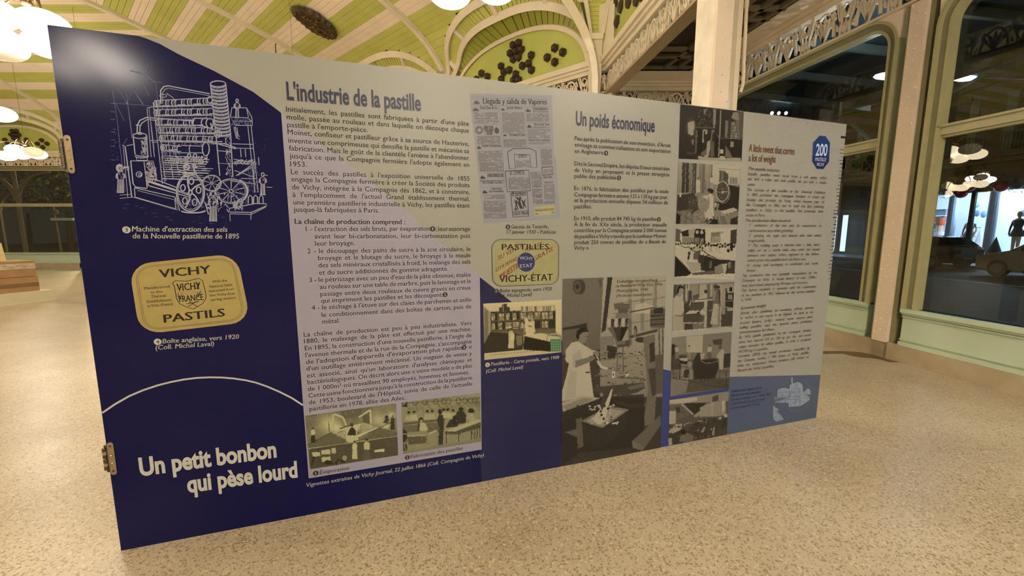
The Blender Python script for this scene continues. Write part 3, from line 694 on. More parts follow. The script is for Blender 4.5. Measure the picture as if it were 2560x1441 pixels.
col1 = [("Initialement, les pastilles sont fabriquées à partir d'une pâte", 715.6, 278.9, 1), ("molle, passée au rouleau et dans laquelle on découpe chaque", 717.2, 298.4, 1), ("pastille à l'emporte-pièce.", 718.6, 317.9, (919.7, 331)),
 ("Moinet, confiseur et pastilleur grâce à sa source de Hauterive,", 719.5, 336.5, 1), ("invente une comprimeuse qui densifie la pastille et mécanise sa", 721.5, 357, 1), ("fabrication. Mais le goût de la clientèle l'amène à l'abandonner", 723, 376.5, 1),
 ("jusqu'à ce que la Compagnie fermière l'adopte également en", 725, 396, 1), ("1953.", 726, 416.6, (767.5, 417.5)), ("Le succès des pastilles à l'exposition universelle de 1855", 728, 435.6, 1), ("engage la Compagnie fermière à créer la Société des produits", 729, 454, 1),
 ("de Vichy, intégrée à la Compagnie dès 1862, et à construire,", 730.5, 473.7, 1), ("à l'emplacement de l'actuel Grand établissement thermal,", 732, 492.7, 1), ("une première pastillerie industrielle à Vichy, les pastilles étant", 734, 511.8, 1), ("jusque-là fabriquées à Paris.", 735, 529.8, (948, 532)),
 ("1 - l'extraction des sels bruts, par évaporation", 765, 578.6, (1074.5, 577)), ("; leur essorage", 1090, 577.5, 1), ("avant leur bi-carbonatation, leur bi-carbonatation puis", 787, 596.8, 1), ("leur broyage.", 788, 614.9, (887, 613)),
 ("2 - le découpage des pains de sucre à la scie circulaire, le", 769, 633.9, 1), ("broyage et le blutage du sucre, le broyage à la meule", 795.5, 651, 1), ("des sels minéraux cristallisés à froid, le mélange des sels", 796.5, 669, 1), ("et du sucre additionnés de gomme adragante.", 798, 687.5, (1120, 677)),
 ("3 - le pétrissage avec un peu d'eau de la pâte obtenue, étalée", 773.7, 706, 1), ("au rouleau sur une table de marbre, puis le laminage et le", 800, 722.9, 1), ("passage entre deux rouleaux de cuivre gravés en creux", 801.5, 740.8, 1), ("qui impriment les pastilles et les découpent.", 803, 757.8, (1107, 742)),
 ("4 - le séchage à l'étuve sur des claies de parchemin et enfin", 779.6, 775.6, 1), ("le conditionnement dans des boîtes de carton, puis de", 804.5, 793, 1), ("métal.", 806.5, 810, (850, 807)),
 ("La chaîne de production est peu à peu industrialisée. Vers", 760, 842.4, 1), ("1880, le malaxage de la pâte est effectué par une machine.", 760.6, 859, 1), ("En 1895, la construction d'une nouvelle pastillerie, à l'angle de", 762.6, 876.6, 1), ("l'avenue thermale et de la rue de la Compagnie, s'accompagne", 764, 893.8, 1),
 ("de l'adoption d'appareils d'évaporation plus rapides", 765.4, 911, (1155.5, 874)), ("et", 1172.5, 872, 1), ("d'un outillage entièrement mécanisé. Un magasin de vente y", 766.5, 927.5, 1), ("est associé, ainsi qu'un laboratoire d'analyses chimiques et", 767.7, 944.7, 1), ("bactériologiques. On décrit alors une « usine modèle » de plus", 769, 961.3, 1),
 ("de 1 000m² où travaillent 90 employés, hommes et femmes.", 770.3, 978.3, (1173, 935.5)), ("Cette usine fonctionnera jusqu'à la construction de la pastillerie", 771.6, 995, 1), ("de 1953, boulevard de l'Hôpital, suivie de celle de l'actuelle", 772.8, 1011.7, 1), ("pastillerie en 1978, allée des Ailes.", 774.2, 1028, (1013, 999.5))]
CAP1 = 0.0245
for t, x, y, e in col1:
    if e == 1: line('body', t, (x, y), None, CAP1, kx=1.0, u1=RB, bold=.006)
    else: line('body', t, (x, y), e, CAP1, bold=.006)
line('bodyb', "La chaîne de production comprend :", (737.5, 560.2), (1013, 561), 0.026, bold=0.022)
line('h1', "L'industrie de la pastille", (717.6, 248.6), (1052.5, 276.9), 0.078, bold=0.028)
line('h2', "Un poids économique", (1439.1, 312.7), (1636, 330), 0.078, bold=0.022)
line('big', "Un petit bonbon", (351, 1189.5), (692, 1142), 0.088, bold=0.035)
line('big', "qui pèse lourd", (469.8, 1231), (744.5, 1192.2), 0.088, bold=0.035)
R2 = UVp(1676.4, 369.6)[0]
col2 = [("Peu après la publication de son invention, d'Arcet", 350.9, 1), ("envisage sa commercialisation et son exportation", 366.8, 1), ("en Angleterre.", 382.8, (1510, 387)), ("Dès le Second Empire, les dépôts d'eaux minérales", 414, 1), ("de Vichy en proposent et la presse étrangère", 430, 1), ("publie des publicités.", 445.2, (1543, 449)),
 ("En 1876, la fabrication des pastilles par la seule", 475.7, 1), ("Compagnie fermière atteint 125 à 130 kg par jour,", 491.6, 1), ("et la production annuelle dépasse 54 millions de", 505.8, 1), ("pastilles.", 521.5, (1479, 521.5)), ("En 1910, elle produit 84 745 kg de pastilles.", 550.9, (1643, 552.5)), ("À la fin du XXe siècle, la production annuelle", 565.9, 1),
 ("contrôlée par la Compagnie atteint 3 000 tonnes", 581, 1), ("de pastilles « Vichy » tandis que le confiseur Moinet", 596, 1), ("produit 250 tonnes de pastilles du « Bassin de", 611, 1), ("Vichy ».", 625, (1473, 624))]
for t, y, e in col2:
    x = 1436.4-(y-350)*0.006
    if e == 1: line('body2', t, (x, y), None, 0.0245, kx=0.98, u1=R2, bold=.006)
    else: line('body2', t, (x, y), e, 0.0245, bold=.006)
# English column
R3 = UVp(2066, 447)[0]
def x3(y): return 1870-(y-425)*0.0535
col3 = [("Initially, pastilles were made from a soft paste, rolled", 438.3, 1, 0), ("out with a roller and each pastille cut out with a cookie", 450.8, 1, 0), ("cutter.", 464.6, 1888, 0), ("The success of the pastilles at the Universal Exhibition", 477.5, 1, 0), ("in 1855 prompted the Compagnie fermière to create the", 490, 1, 0), ("Société des produits de Vichy, which became part of", 502.9, 1, 0),
 ("the Compagnie in 1862, and to build the first industrial", 515.5, 1, 0), ("pastillery in Vichy, as the pastilles had previously been", 528.3, 1, 0), ("made in Paris.", 541.5, 1913, 0), ("1° extraction of the raw salts by evaporation, bi-", 566.8, 1, 10), ("carbonation and then grinding", 580.3, 1982, 10), ("2° grinding the sugar and mineral salts with added", 593, 1, 10), ("tragacanth.", 605.3, 1912, 10),
 ("3° The resulting paste is kneaded with a little water,", 617.5, 1, 10), ("rolled out on a marble table, then rolled and passed", 630, 1, 10), ("between two copper rollers engraved in the hollow,", 642.4, 1, 10), ("which print the pastilles and cut them out.", 655, 2014, 10), ("4° drying and packaging in cardboard and metal", 667.4, 1, 10), ("boxes.", 680, 1889, 10),
 ("The production line was gradually industrialised by the", 693, 1, 0), ("Compagnie de Vichy. A 'model factory' of over 1,000m²,", 705.2, 1, 0), ("was described, employing 90 men and women.", 717.9, 2019, 0), ("This factory remained in operation until the construction", 729.9, 1, 0), ("of the pastillery in 1953, followed by the current pastillery", 742.4, 1, 0), ("in 1978.", 754, 1878, 0),
 ("Shortly after publishing his invention, d'Arcet planned", 786.5, 1, 0), ("to market it and export it to England. As early as the", 798.5, 1, 0), ("Second Empire, Vichy's mineral water depots were", 811.2, 1, 0), ("selling pastilles, and the Spanish press published", 822.8, 1, 0), ("advertisements for them.", 834.8, 1935, 0), ("By 1876, pastille production by the Compagnie fermière", 846.8, 1, 0), ("alone had reached 125 to 130 kg per day, and annual", 859, 1, 0),
 ("output exceeded 54 million pastilles. In 1910, it produced", 871.2, 1, 0), ("84,745 kg of pastilles.", 882.9, 1920, 0), ("Currently (2024), the annual production controlled by", 894.5, 1, 0), ("the Company reaches 1 700 tonnes of 'Vichy' pastilles,", 906.4, 1, 0), ("while the confectioner Moinet produces 250 tonnes of", 918.3, 1, 0), ("'Bassin de Vichy' pastilles.", 930.4, 1934, 0)]
for t, y, e, ind in col3:
    x = x3(y)+ind
    if e == 1: line('et', t, (x, y), None, 0.0205, kx=0.9, u1=R3, shear=0.18, bold=.006)
    else: u1 = UVp(e, y-2)[0]; line('et', t, (x, y), None, 0.0205, u1=u1, shear=0.18, bold=.006)
line('eh', "A little sweet that carries", (1871.6, 379), (1985.7, 387.5), 0.05, bold=0.02)
line('eh', "a lot of weight", (1870.8, 403.3), (1938.3, 407.5), 0.05, bold=0.02)
line('eb', "The pastille industry", (1870, 425), (1948, 430.5), 0.022, bold=0.015, shear=0.18)
line('eb', "The production chain involved:", (x3(555), 555), (1977, 555.5), 0.022, bold=0.015, shear=0.18)
line('eb', "Economic weight", (x3(775), 775), (1915, 767), 0.023, bold=0.015, shear=0.18)
# captions
CW = 0.024
line('capw', "Machine d'extraction des sels", (330.6, 579), (569, 580), CW, bold=0.014, shear=0.15); line('capw', "de la Nouvelle pastillerie de 1895", (332.6, 596.4), (598.8, 597), CW, bold=0.014, shear=0.15)
line('capw', "Boîte anglaise, vers 1920", (407, 859), (598, 846.7), 0.022, bold=0.014, shear=0.15); line('capw', "(Coll. Michel Laval)", (390, 875), (535.7, 864.4), 0.022, bold=0.014, shear=0.15)
line('capd', "Gaceta de Tenerife,", (1278, 571.5), (1371, 571.3), 0.022, bold=0.006); line('capd', "17 janvier 1930 - Publicité", (1266, 584.6), (1388.8, 584.9), 0.022, bold=0.006, shear=0.18)
line('capd', "Boîte espagnole, vers 1920", (1248.7, 731.9), (1379.3, 726.5), 0.022, shear=0.18, bold=0.006); line('capd', "(Coll. Michel Laval)", (1237, 745), (1329, 740.5), 0.022, shear=0.18, bold=0.006)
line('capw', "Pastillerie - Carte postale, vers 1908", (1227, 914.7), (1397.3, 897.2), 0.021, bold=0.01, shear=0.16); line('capw', "(Coll. Michel Laval)", (1215, 932.7), (1307.4, 921.7), 0.021, bold=0.01, shear=0.16)
line('capd', "Évaporation", (799.2, 1186), (873.4, 1174.5), 0.022, shear=0.16, bold=0.006); line('capd', "Fabrication des pastilles", (1026.7, 1146.5), (1156.6, 1124.5), 0.022, shear=0.16, bold=0.006)
line('capw', "Vignettes extraites de Vichy Journal, 22 juillet 1866 (Coll. Compagnie de Vichy)", (766.4, 1217.8), (1209.7, 1141.6), 0.022, bold=0.01, shear=0.16)
for t, a_, b_ in (("Emballage des pastilles à", (1541.5, 707.8), (1643, 703.6)), ("la Pastillerie Vichy Etat, 1946.", (1540.8, 718.9), (1656.7, 714)), ("Photographie, 1946", (1540.8, 731), (1619, 726.9)), ("(Archives municipales)", (1540.4, 743.2), (1629, 739))): line('capk', t, a_, b_, 0.0195, shear=0.16, bold=0.006, off=0.003)
for t, a_, b_ in (("Différentes étapes de la", (1826.9, 982.4), (1903, 972)), ("fabrication des pastilles.", (1826.9, 992.5), (1901.4, 982.4)), ("Cartes postales, vers 1900-1920", (1826.2, 1003), (1926.8, 988.5)), ("(Coll. Michel Laval et Fonds", (1825.6, 1013.7), (1911.8, 1000.3)), ("patrimoniaux de Vichy)", (1825, 1024), (1898, 1012.5))): line('capn', t, a_, b_, 0.02, shear=0.18, bold=0.01)
disc_number(316.6, 575, 0.0155, '3', 'dotd', WHITE); disc_number(394.7, 855, 0.0155, '4', 'dotd', WHITE); disc_number(1269.5, 567.8, 0.0145, '5', 'dotl', INKB); disc_number(1240.7, 728, 0.0145, '5', 'dotl', INKB)
disc_number(1218.7, 912.5, 0.0145, '6', 'dotd', WHITE); disc_number(789.4, 1183.4, 0.0145, '1', 'dotl', INKB); disc_number(1018.3, 1144.2, 0.0145, '2', 'dotl', INKB)
disc_number(1081.5, 572.5, 0.0145, '1', 'dotl', INKB); disc_number(1112.5, 737, 0.0145, '2', 'dotl', INKB); disc_number(1160, 869, 0.0145, '3', 'dotl', INKB)
disc_number(1515, 383, 0.0145, '4', 'dotl', INKB); disc_number(1547.5, 445, 0.0145, '5', 'dotl', INKB); disc_number(1647, 548.8, 0.0145, '6', 'dotl', INKB)

# ---- tins, newspaper, emblem
def quadmap(c):   # px corners TL TR BR BL -> function (a,b) in 0..1 (a right, b down) giving uv
    q = [np.array(UVp(*p)) for p in c]
    return lambda a, b: tuple(q[0]*(1-a)*(1-b)+q[1]*a*(1-b)+q[2]*a*b+q[3]*(1-a)*b)
def rrect(r, rx, ins=0.0, n=6):
    P = []
    for cx, cy, a0 in ((1-rx-ins, r+ins, -90), (1-rx-ins, 1-r-ins, 0), (rx+ins, 1-r-ins, 90), (rx+ins, r+ins, 180)):
        for i in range(n+1): a = math.radians(a0+90*i/n); P.append((cx+rx*math.cos(a), cy+r*math.sin(a)))
    return P
def fillpoly(f, pts, m, name, off, parent=None): 
    p = ccw([f(*q) for q in pts]); mb = MB(); mb.add([PP(u, v, off) for u, v in p], [tuple(range(len(p)))]); return mb.build(name, m, parent or panel)
def strokes(f, lines, w, m, name, off, parent=None):
    mb = MB()
    for L in lines: ribbon(mb, [f(*q) for q in L], w, off)
    return mb.build(name, m, parent or panel)
t1 = quadmap(((322, 662), (592, 634), (627, 805), (350, 837)))
ti = fillpoly(t1, rrect(.27, .19), GOLD, 'printed_tin', 0.0014)
fillpoly(t1, rrect(.22, .15, 0.035), mat('tin_gold_face', inkc('ac8c48'), 0.42, var=0.05, scale=20), 'tin_face', 0.0018)
strokes(t1, [rrect(.19, .14, .045)+[rrect(.19, .14, .045)[0]], rrect(.18, .13, .06)+[rrect(.18, .13, .06)[0]]], 0.0022, GOLDE, 'tin_border', 0.0022)
zt = lambda x, y: (300+x/4.8025, 600+y/4.8025)
def tl(b, t, x0, y0, x1, y1, cap, bold=0.0): line(b, t, zt(x0, y0), zt(x1, y1), cap, bold=bold, off=0.0026)
tl('tin', 'VICHY', 480, 455, 1090, 400, 0.038, 0.03); tl('tin', 'PASTILS', 535, 995, 1262, 915, 0.038, 0.03)
for t, x0, y0, x1, y1 in (('Manufactured', 295, 597, 600, 572), ('at the', 372, 645, 515, 633), ('Thermal', 378, 697, 552, 682), ('Establishment', 328, 757, 625, 732), ('at Vichy (France)', 332, 810, 636, 782), ('With the', 1112, 517, 1288, 500), ('Natural Salts', 1078, 577, 1350, 552), ('extracted from', 1072, 630, 1370, 602), ('the Vichy-Etat', 1080, 682, 1382, 655), ('spring waters', 1092, 735, 1390, 705)): tl('tins', t, x0, y0, x1, y1, 0.0125, 0.012)
tl('tin', 'VICHY', 690, 615, 975, 590, 0.034, 0.012); tl('tin', 'FRANCE', 718, 748, 1005, 722, 0.03, 0.012)
shp = [(632, 520), (668, 490), (800, 497), (945, 462), (998, 492), (1000, 520), (1028, 620), (1035, 700), (1000, 760), (885, 832), (800, 805), (715, 765), (680, 700), (665, 610), (655, 560), (632, 520)]
strokes(lambda x, y: UVp(*zt(x, y)), [shp, [(800, 770), (950, 740)], [(820, 800), (930, 735)], [(830, 740), (930, 800)]], 0.003, INKB, 'tin_shield', 0.0024)
random.seed(3); tw = []
for cx, cy in ((715, 560), (935, 560), (720, 680), (940, 660)):
    for k in range(9):
        a = random.uniform(0, 2*math.pi); l = random.uniform(30, 62); tw.append([(cx, cy+30), (cx+l*0.6*math.cos(a), cy+l*0.6*math.sin(a)), (cx+l*math.cos(a)*0.9, cy+l*math.sin(a))])
strokes(lambda x, y: UVp(*zt(x, y)), tw, 0.0012, INKB, 'tin_sprigs', 0.0023)['kind'] = 'stuff'
t2 = quadmap(((1227.5, 598), (1397.5, 598), (1397, 711), (1230, 718)))
fillpoly(t2, rrect(.2, .14), mat('tin_dark_rim', inkc('5d4a2c'), 0.4), 'printed_tin', 0.0014); fillpoly(t2, rrect(.18, .13, 0.014), mat('tin_rim', inkc('918760'), 0.4), 'tin_rim', 0.0016); fillpoly(t2, rrect(.16, .12, 0.045), mat('tin_olive_gold', inkc('9c8a52'), 0.42, var=0.05, scale=20), 'tin_face', 0.0018)
z2 = lambda x, y: (1180+x/4.0038, 580+y/4.0038)
def t2l(b, t, x0, y0, x1, y1, cap, bold=0.0, off=0.0024): line(b, t, z2(x0, y0), z2(x1, y1), cap, bold=bold, off=off)
t2l('tin', 'PASTILLES', 298, 180, 768, 175, 0.033, 0.022); t2l('tin', 'VICHY-ÉTAT', 272, 505, 805, 485, 0.04, 0.022)
t2l('tinr', 'SU VENTA', 262, 285, 512, 150, 0.026, 0.015, 0.0022); t2l('tinr', 'POR LEY', 530, 210, 700, 135, 0.024, 0.015, 0.0022); t2l('tinr', 'ESTÀ PENADA', 240, 400, 480, 265, 0.022, 0.015, 0.0022); t2l('tinr', 'MUESTRA', 285, 480, 500, 340, 0.036, 0.02, 0.0022); t2l('tinr', 'GRATIS', 615, 300, 805, 190, 0.028, 0.02, 0.0022)
cc = [UVp(*z2(540+90*math.cos(i*math.pi/12), 303+98*math.sin(i*math.pi/12))) for i in range(24)]
mb = MB(); mb.add([PP(u, v, 0.0028) for u, v in ccw(cc)], [tuple(range(24))]); mb.build('tin_roundel', mat('roundel_navy', inkc('20264a'), 0.4), panel)
cc.append(cc[0]); mb = MB(); ribbon(mb, cc, 0.003, 0.003); mb.build('roundel_ring', GREY, panel)
line('capw', 'VICHY', z2(475, 275), z2(607, 283), 0.018, bold=0.012, off=0.0034); line('capw', 'ETAT', z2(478, 360), z2(603, 350), 0.02, bold=0.012, off=0.0034)

# newspaper page
z5 = lambda x, y: (1150+x/3.79, 220+y/3.79)
npoly = [z5(*q) for q in ((92, 55), (868, 70), (890, 645), (908, 660), (948, 1225), (222, 1283))]
poly(npoly, GREY, 'printed_newspaper', 0.0014)
nf5 = lambda x, y: UVp(*z5(x, y))
def nh(t, x0, y0, x1, y1, cap, bold=0.01, b='np'): line(b, t, z5(x0, y0), z5(x1, y1), cap, bold=bold, off=0.002)
nh('Llegada y salida de Vapores', 218, 150, 820, 158, 0.03, 0.02)
for t, x0, y0, x1, y1, c in (('Fred Olsen & Co.', 190, 203, 357, 203, .018), ('Jacob Ahlers', 442, 200, 588, 203, .016), ('Transatlantica', 685, 203, 830, 207, .014), ('Compañia Trasmediterranea', 205, 558, 388, 560, .014), ('Yeoward Line', 462, 458, 616, 458, .018), ('Hijos de Juan Yanes', 700, 355, 845, 357, .014), ('REMOLCADOR', 228, 408, 315, 410, .028), ('Y BRENER', 240, 446, 308, 447, .024), ('ALVARO RODRIGUEZ LOPEZ', 258, 846, 415, 846, .02), ('San Cristobal - San Isidro', 215, 908, 405, 908, .013), ('Compañia de Vapores', 292, 964, 395, 962, .011), ('Lineas correos interinsulares', 275, 990, 412, 988, .013), ('QUINITO', 550, 662, 632, 662, .02), ('EL COMETA', 472, 824, 610, 822, .022), ('El puchero', 492, 1028, 622, 1022, .026), ('CALDO MAGGI', 505, 1208, 643, 1200, .024), ('La Mahonesa', 685, 943, 768, 941, .012), ('Buenos Aires', 790, 857, 872, 853, .014), ('Venta de Cal', 795, 905, 880, 902, .012), ('PASTILLAS VICHY-ETAT', 712, 1172, 888, 1162, .013), ('SE VENDE', 692, 1044, 776, 1040, .014), ('Buena la China y Constructora', 652, 506, 852, 506, .014)): nh(t, x0, y0, x1, y1, c, 0.012)
L5 = [[(108, 82), (230, 84)], [(442, 92), (520, 93)], [(110, 98), (826, 110)], [(118, 160), (395, 172)], [(400, 173), (826, 178)], [(370, 180), (402, 560)], [(614, 185), (640, 560)], [(133, 340), (370, 345)], [(158, 535), (394, 540)], [(398, 432), (622, 432)], [(622, 325), (846, 330)], [(410, 565), (860, 565)], [(400, 560), (420, 940)], [(180, 812), (420, 800)], [(205, 945), (430, 938)], [(756, 565), (768, 700)]]
strokes(nf5, L5, 0.0016, INKN, 'newspaper_rules', 0.0018)
strokes(nf5, [[(428, 788), (650, 780), (665, 975), (445, 985), (428, 788)], [(773, 752), (875, 748), (881, 820), (780, 827), (773, 752)], [(480, 998), (636, 988), (650, 1215), (500, 1225), (480, 998)]], 0.005, mat('ink_dark_grey', inkc('3a332e'), 0.5), 'newspaper_frames', 0.0019)
strokes(nf5, [[(450, 607), (505, 575), (660, 575), (718, 600), (728, 752), (670, 755), (660, 635), (512, 630), (525, 762), (465, 765), (450, 607)]], 0.0045, mat('ink_dark_grey', inkc('3a332e'), 0.5), 'newspaper_frames', 0.0019)
random.seed(5); mbn = MB(); mbd = MB()
def textlines(x0, y0, x1, y1, rows, sk=0.0, dens=0.9, tgt=None):
    for r in range(rows):
        y = y0+(y1-y0)*(r+0.5)/rows; x = x0; 
        while x < x1-4:
            l = random.uniform(10, 42); e = min(x1, x+l)
            if random.random() < dens: ribbon(tgt or mbn, [nf5(x+sk*(y-y0), y), nf5(e+sk*(y-y0), y+(e-x)*0.004)], 0.0044*(y1-y0)/rows/8.0 if False else 0.0042, 0.0018)
            x = e+3
for a in ((135, 232, 355, 300, 8), (140, 305, 365, 335, 3), (160, 455, 378, 530, 9), (170, 595, 395, 700, 12), (182, 705, 410, 795, 12), (190, 872, 420, 892, 3), (222, 1010, 425, 1055, 5), (222, 1070, 435, 1180, 14), (225, 1188, 440, 1238, 6), (395, 230, 605, 425, 20), (410, 485, 625, 560, 9), (628, 242, 838, 318, 8), (640, 385, 850, 482, 9), (650, 515, 850, 535, 2), (765, 580, 868, 735, 18), (530, 685, 658, 755, 8), (455, 845, 655, 965, 14), (665, 795, 772, 925, 15), (680, 955, 778, 1020, 8), (690, 1055, 785, 1100, 6), (792, 915, 895, 1060, 16), (796, 1068, 898, 1100, 4), (788, 770, 870, 812, 5), (690, 195, 835, 235, 4), (690, 365, 845, 380, 2)): textlines(*a, sk=0.05)
mbn.build('newspaper_columns', INKN, panel)
def silh(pts, m, nm, off=0.0021): poly([z5(*q) for q in pts], m, nm, off)
for x, y, w, h in ((130, 112, 58, 40), (120, 182, 60, 38), (388, 188, 38, 26), (622, 190, 48, 38), (635, 340, 44, 38), (160, 545, 42, 34), (190, 822, 50, 40), (212, 960, 48, 40)):
    silh([(x, y+h*.6), (x+w*.2, y+h*.55), (x+w*.28, y+h*.1), (x+w*.34, y+h*.5), (x+w*.45, y), (x+w*.52, y+h*.5), (x+w*.66, y+h*.3), (x+w*.72, y+h*.6), (x+w, y+h*.7), (x+w*.92, y+h), (x+w*.1, y+h)], INKB, 'ship_vignette')
silh([(406, 458), (418, 440), (425, 448), (432, 440), (444, 458)], INKB, 'ship_vignette')
for cx, cy, r in ((182, 400, 34),):
    strokes(nf5, [[(cx+r*math.cos(i*math.pi/10), cy+r*math.sin(i*math.pi/10)) for i in range(21)], [(cx+r*.66*math.cos(i*math.pi/10), cy+r*.66*math.sin(i*math.pi/10)) for i in range(21)]], 0.004, mat('ink_dark_grey', inkc('3a332e'), 0.5), 'newspaper_seal', 0.002)
silh([(325, 395), (338, 375), (352, 375), (368, 395), (370, 420), (348, 437), (326, 420)], INKB, 'newspaper_seal')
# dancing figures on the advertisement
for P_ in ([(525, 1040), (545, 1032), (552, 1048), (560, 1035), (578, 1032), (580, 1050), (570, 1075), (582, 1110), (592, 1140), (570, 1148), (558, 1120), (545, 1095), (553, 1068), (540, 1055)], [(513, 1050), (520, 1075), (530, 1060), (545, 1075), (540, 1110), (552, 1150), (545, 1158), (532, 1120), (522, 1160), (516, 1158), (526, 1110), (522, 1090), (512, 1070)], [(585, 1055), (600, 1078), (612, 1062), (622, 1055), (612, 1085), (615, 1105), (628, 1130), (620, 1132), (605, 1112), (600, 1150), (592, 1152), (596, 1115), (590, 1090), (580, 1070)], [(515, 1145), (535, 1140), (540, 1160), (518, 1162)]): silh(P_, INKB, 'dancer_figure')
poly([z5(*q) for q in ((697, 1130), (893, 1110), (900, 1190), (707, 1215))], mat('news_yellow', inkc('a4925a'), 0.5), 'newspaper_yellow_box', 0.0017)
poly([z5(*q) for q in ((712, 1190), (738, 1187), (740, 1200), (714, 1203))], INKN, 'newspaper_yellow_box', 0.002); poly([z5(*q) for q in ((866, 1175), (890, 1172), (891, 1185), (868, 1188))], INKN, 'newspaper_yellow_box', 0.002)

# bicentenary emblem
z7 = lambda x, y: (2000+x/7.205, 280+y/7.205)
oc = [(345, 425), (460, 435), (540, 560), (520, 900), (415, 1035), (295, 1030), (210, 890), (230, 550)]
poly([z7(*q) for q in oc], mat('emblem_blue', inkc('163058'), 0.35), 'emblem', 0.0014)
oc2 = [(300+0.0*(x-300), y) for x, y in oc]
poly([z7(*q) for q in ((212, 790), (528, 790), (520, 900), (415, 1035), (295, 1030), (210, 890))], mat('emblem_navy', inkc('1a1f40'), 0.35), 'emblem_base', 0.0016)
mb = MB(); ribbon(mb, [UVp(*z7(*q)) for q in oc+[oc[0]]], 0.005, 0.002); mb.build('emblem_rim', mat('emblem_rim', inkc('7c8088'), 0.4), panel)
line('logo', '200', z7(272, 785), z7(478, 790), 0.082, bold=0.02, off=0.0024); line('logo', 'PASTILLE', z7(268, 885), z7(460, 892), 0.026, bold=0.02, off=0.0024); line('logo', 'VICHY', z7(292, 975), z7(428, 980), 0.024, bold=0.02, off=0.0024)
# speckled corner and measuring ticks along the edge
random.seed(11); mb = MB()
u0s, v0s = UVp(1862, 500); 
for k in range(1500):
    a = random.random()**0.6; b = random.random()**1.6; u = UVp(1865, 300)[0]+(PW-UVp(1865, 300)[0])*a; v = topv(u)-0.01-b*(0.85*a+0.1)
    r = random.uniform(0.0016, 0.0036); mb.add([PP(u+r*math.cos(t*math.pi/3), v+r*math.sin(t*math.pi/3), 0.001) for t in range(6)], [tuple(range(6))])
mb.build('speckle_print', mat('speckle_ink', inkc('94785e'), 0.4), panel, kind='stuff')
mb = MB()
for y in list(range(374, 700, 9)):
    u, v = UVp(2092, y); ln = random.choice((0.02, 0.03, 0.045)); hgt = random.choice((0.004, 0.007)); v = UVp(2095-(y-309)*0.08, y)[1]
    mb.add([PP(PW-ln, v, 0.0012), PP(PW-0.0006, v, 0.0012), PP(PW-0.0006, v+hgt, 0.0012), PP(PW-ln, v+hgt, 0.0012)], [(0, 1, 2, 3)])
v = UVp(2096, 343)[1]; mb.add([PP(PW-0.05, v-0.006, 0.0012), PP(PW-0.0006, v-0.006, 0.0012), PP(PW-0.0006, v+0.01, 0.0012), PP(PW-0.05, v+0.01, 0.0012)], [(0, 1, 2, 3)])
mb.build('edge_ticks', HEADC, panel, kind='stuff')
# ------------------------------------------------------------------ white line drawing of the machine
zm = lambda x, y: UVp(120+x/3.0016, 160+y/3.0016)
ml = MB(); mf = MB(); LINEW = mat('drawing_line', inkc('a89c98'), 0.4, var=0.1); DIM = mat('drawing_faint_line', inkc('5c5878'), 0.4)
def S_(pts, w=0.0035, tgt=None, off=0.0014): ribbon(tgt or ml, [zm(*p) for p in pts], w, off)
def EL(cx, cy, rx, ry, a0=0, a1=360, w=0.0035, n=20, rot=0, tgt=None):
    c, s = math.cos(math.radians(rot)), math.sin(math.radians(rot)); P = []
    for i in range(n+1):
        a = math.radians(a0+(a1-a0)*i/n); x, y = rx*math.cos(a), ry*math.sin(a); P.append((cx+x*c-y*s, cy+x*s+y*c))
    S_(P, w, tgt)
rr = random.Random(2)
def hatch(x0, y0, x1, y1, k, w=0.0012, sl=0.2, tgt=None):
    for i in range(k):
        x = x0+(x1-x0)*rr.random(); y = y0+(y1-y0)*rr.random(); l = rr.uniform(6, 20); S_([(x, y), (x+l*sl, y+l)], w, tgt or mf)
# tall banded chimney
for i, y in enumerate(range(150, 520, 26)):
    x = 1277+i*2.6; EL(x, y, 58, 22, 180 if i else 0, -180 if i else 360, 0.0045, 14) if i == 0 else EL(x, y, 59, 22, 0, 180, 0.0042, 10)
    EL(x, y+9, 57, 20, 0, 180, 0.002, 10); EL(x, y+15, 55, 18, 20, 160, 0.0016, 8)
S_([(1219, 150), (1262, 540), (1290, 840)], 0.004); S_([(1335, 150), (1372, 540), (1388, 850)], 0.004)
hatch(1225, 160, 1335, 500, 120, 0.0022, 0.1); hatch(1330, 520, 1378, 840, 80, 0.002, 0.05, ml)
S_([(1266, 650), (1378, 662)], .003); S_([(1275, 745), (1385, 752)], .002); S_([(1255, 595), (1400, 635), (1410, 640)], .004); S_([(1235, 600), (1320, 598), (1408, 628)], .004)
# horizontal tubes: row y, with flanges
rows = [(300, 800, 1230, -22), (368, 800, 1230, -10), (438, 815, 1100, 8), (498, 830, 1240, 6), (560, 840, 1240, 10), (628, 850, 1000, 16)]
for y, x0, x1, sl in rows:
    h = 24
    S_([(x0, y-h), (x1, y-h+sl)], .003); S_([(x0, y+h), (x1, y+h+sl*.6)], .003); S_([(x0+10, y+h-6), (x1, y+h-6+sl*.6)], .0016)
    k = 0; x = x0+25
    while x < x1-10:
        yy = y+sl*(x-x0)/(x1-x0); EL(x, yy, 14, h, 90, 270, .0038, 10); EL(x+16, yy, 13, h-1, 90, 270, .002, 10)
        if k % 2 == 0: EL(x+26, yy, 12, h, 90, 270, .003, 10); S_([(x+30, yy+h-8), (x+90, yy+h-10)], .004)
        x += 44 if k % 2 else 74; k += 1
    EL(x0+8, y, 12, 20, 0, 360, .003); hatch(x0, y+h, x1, y+h+16, 46, .0018, 0.3)
EL(1185, 440, 34, 34, 70, 290, .004); S_([(1110, 408), (1190, 410)], .004); S_([(1100, 460), (1180, 470)], .004); EL(1110, 436, 26, 30, 90, 270, .004); EL(1215, 445, 28, 36, 0, 360, .004)
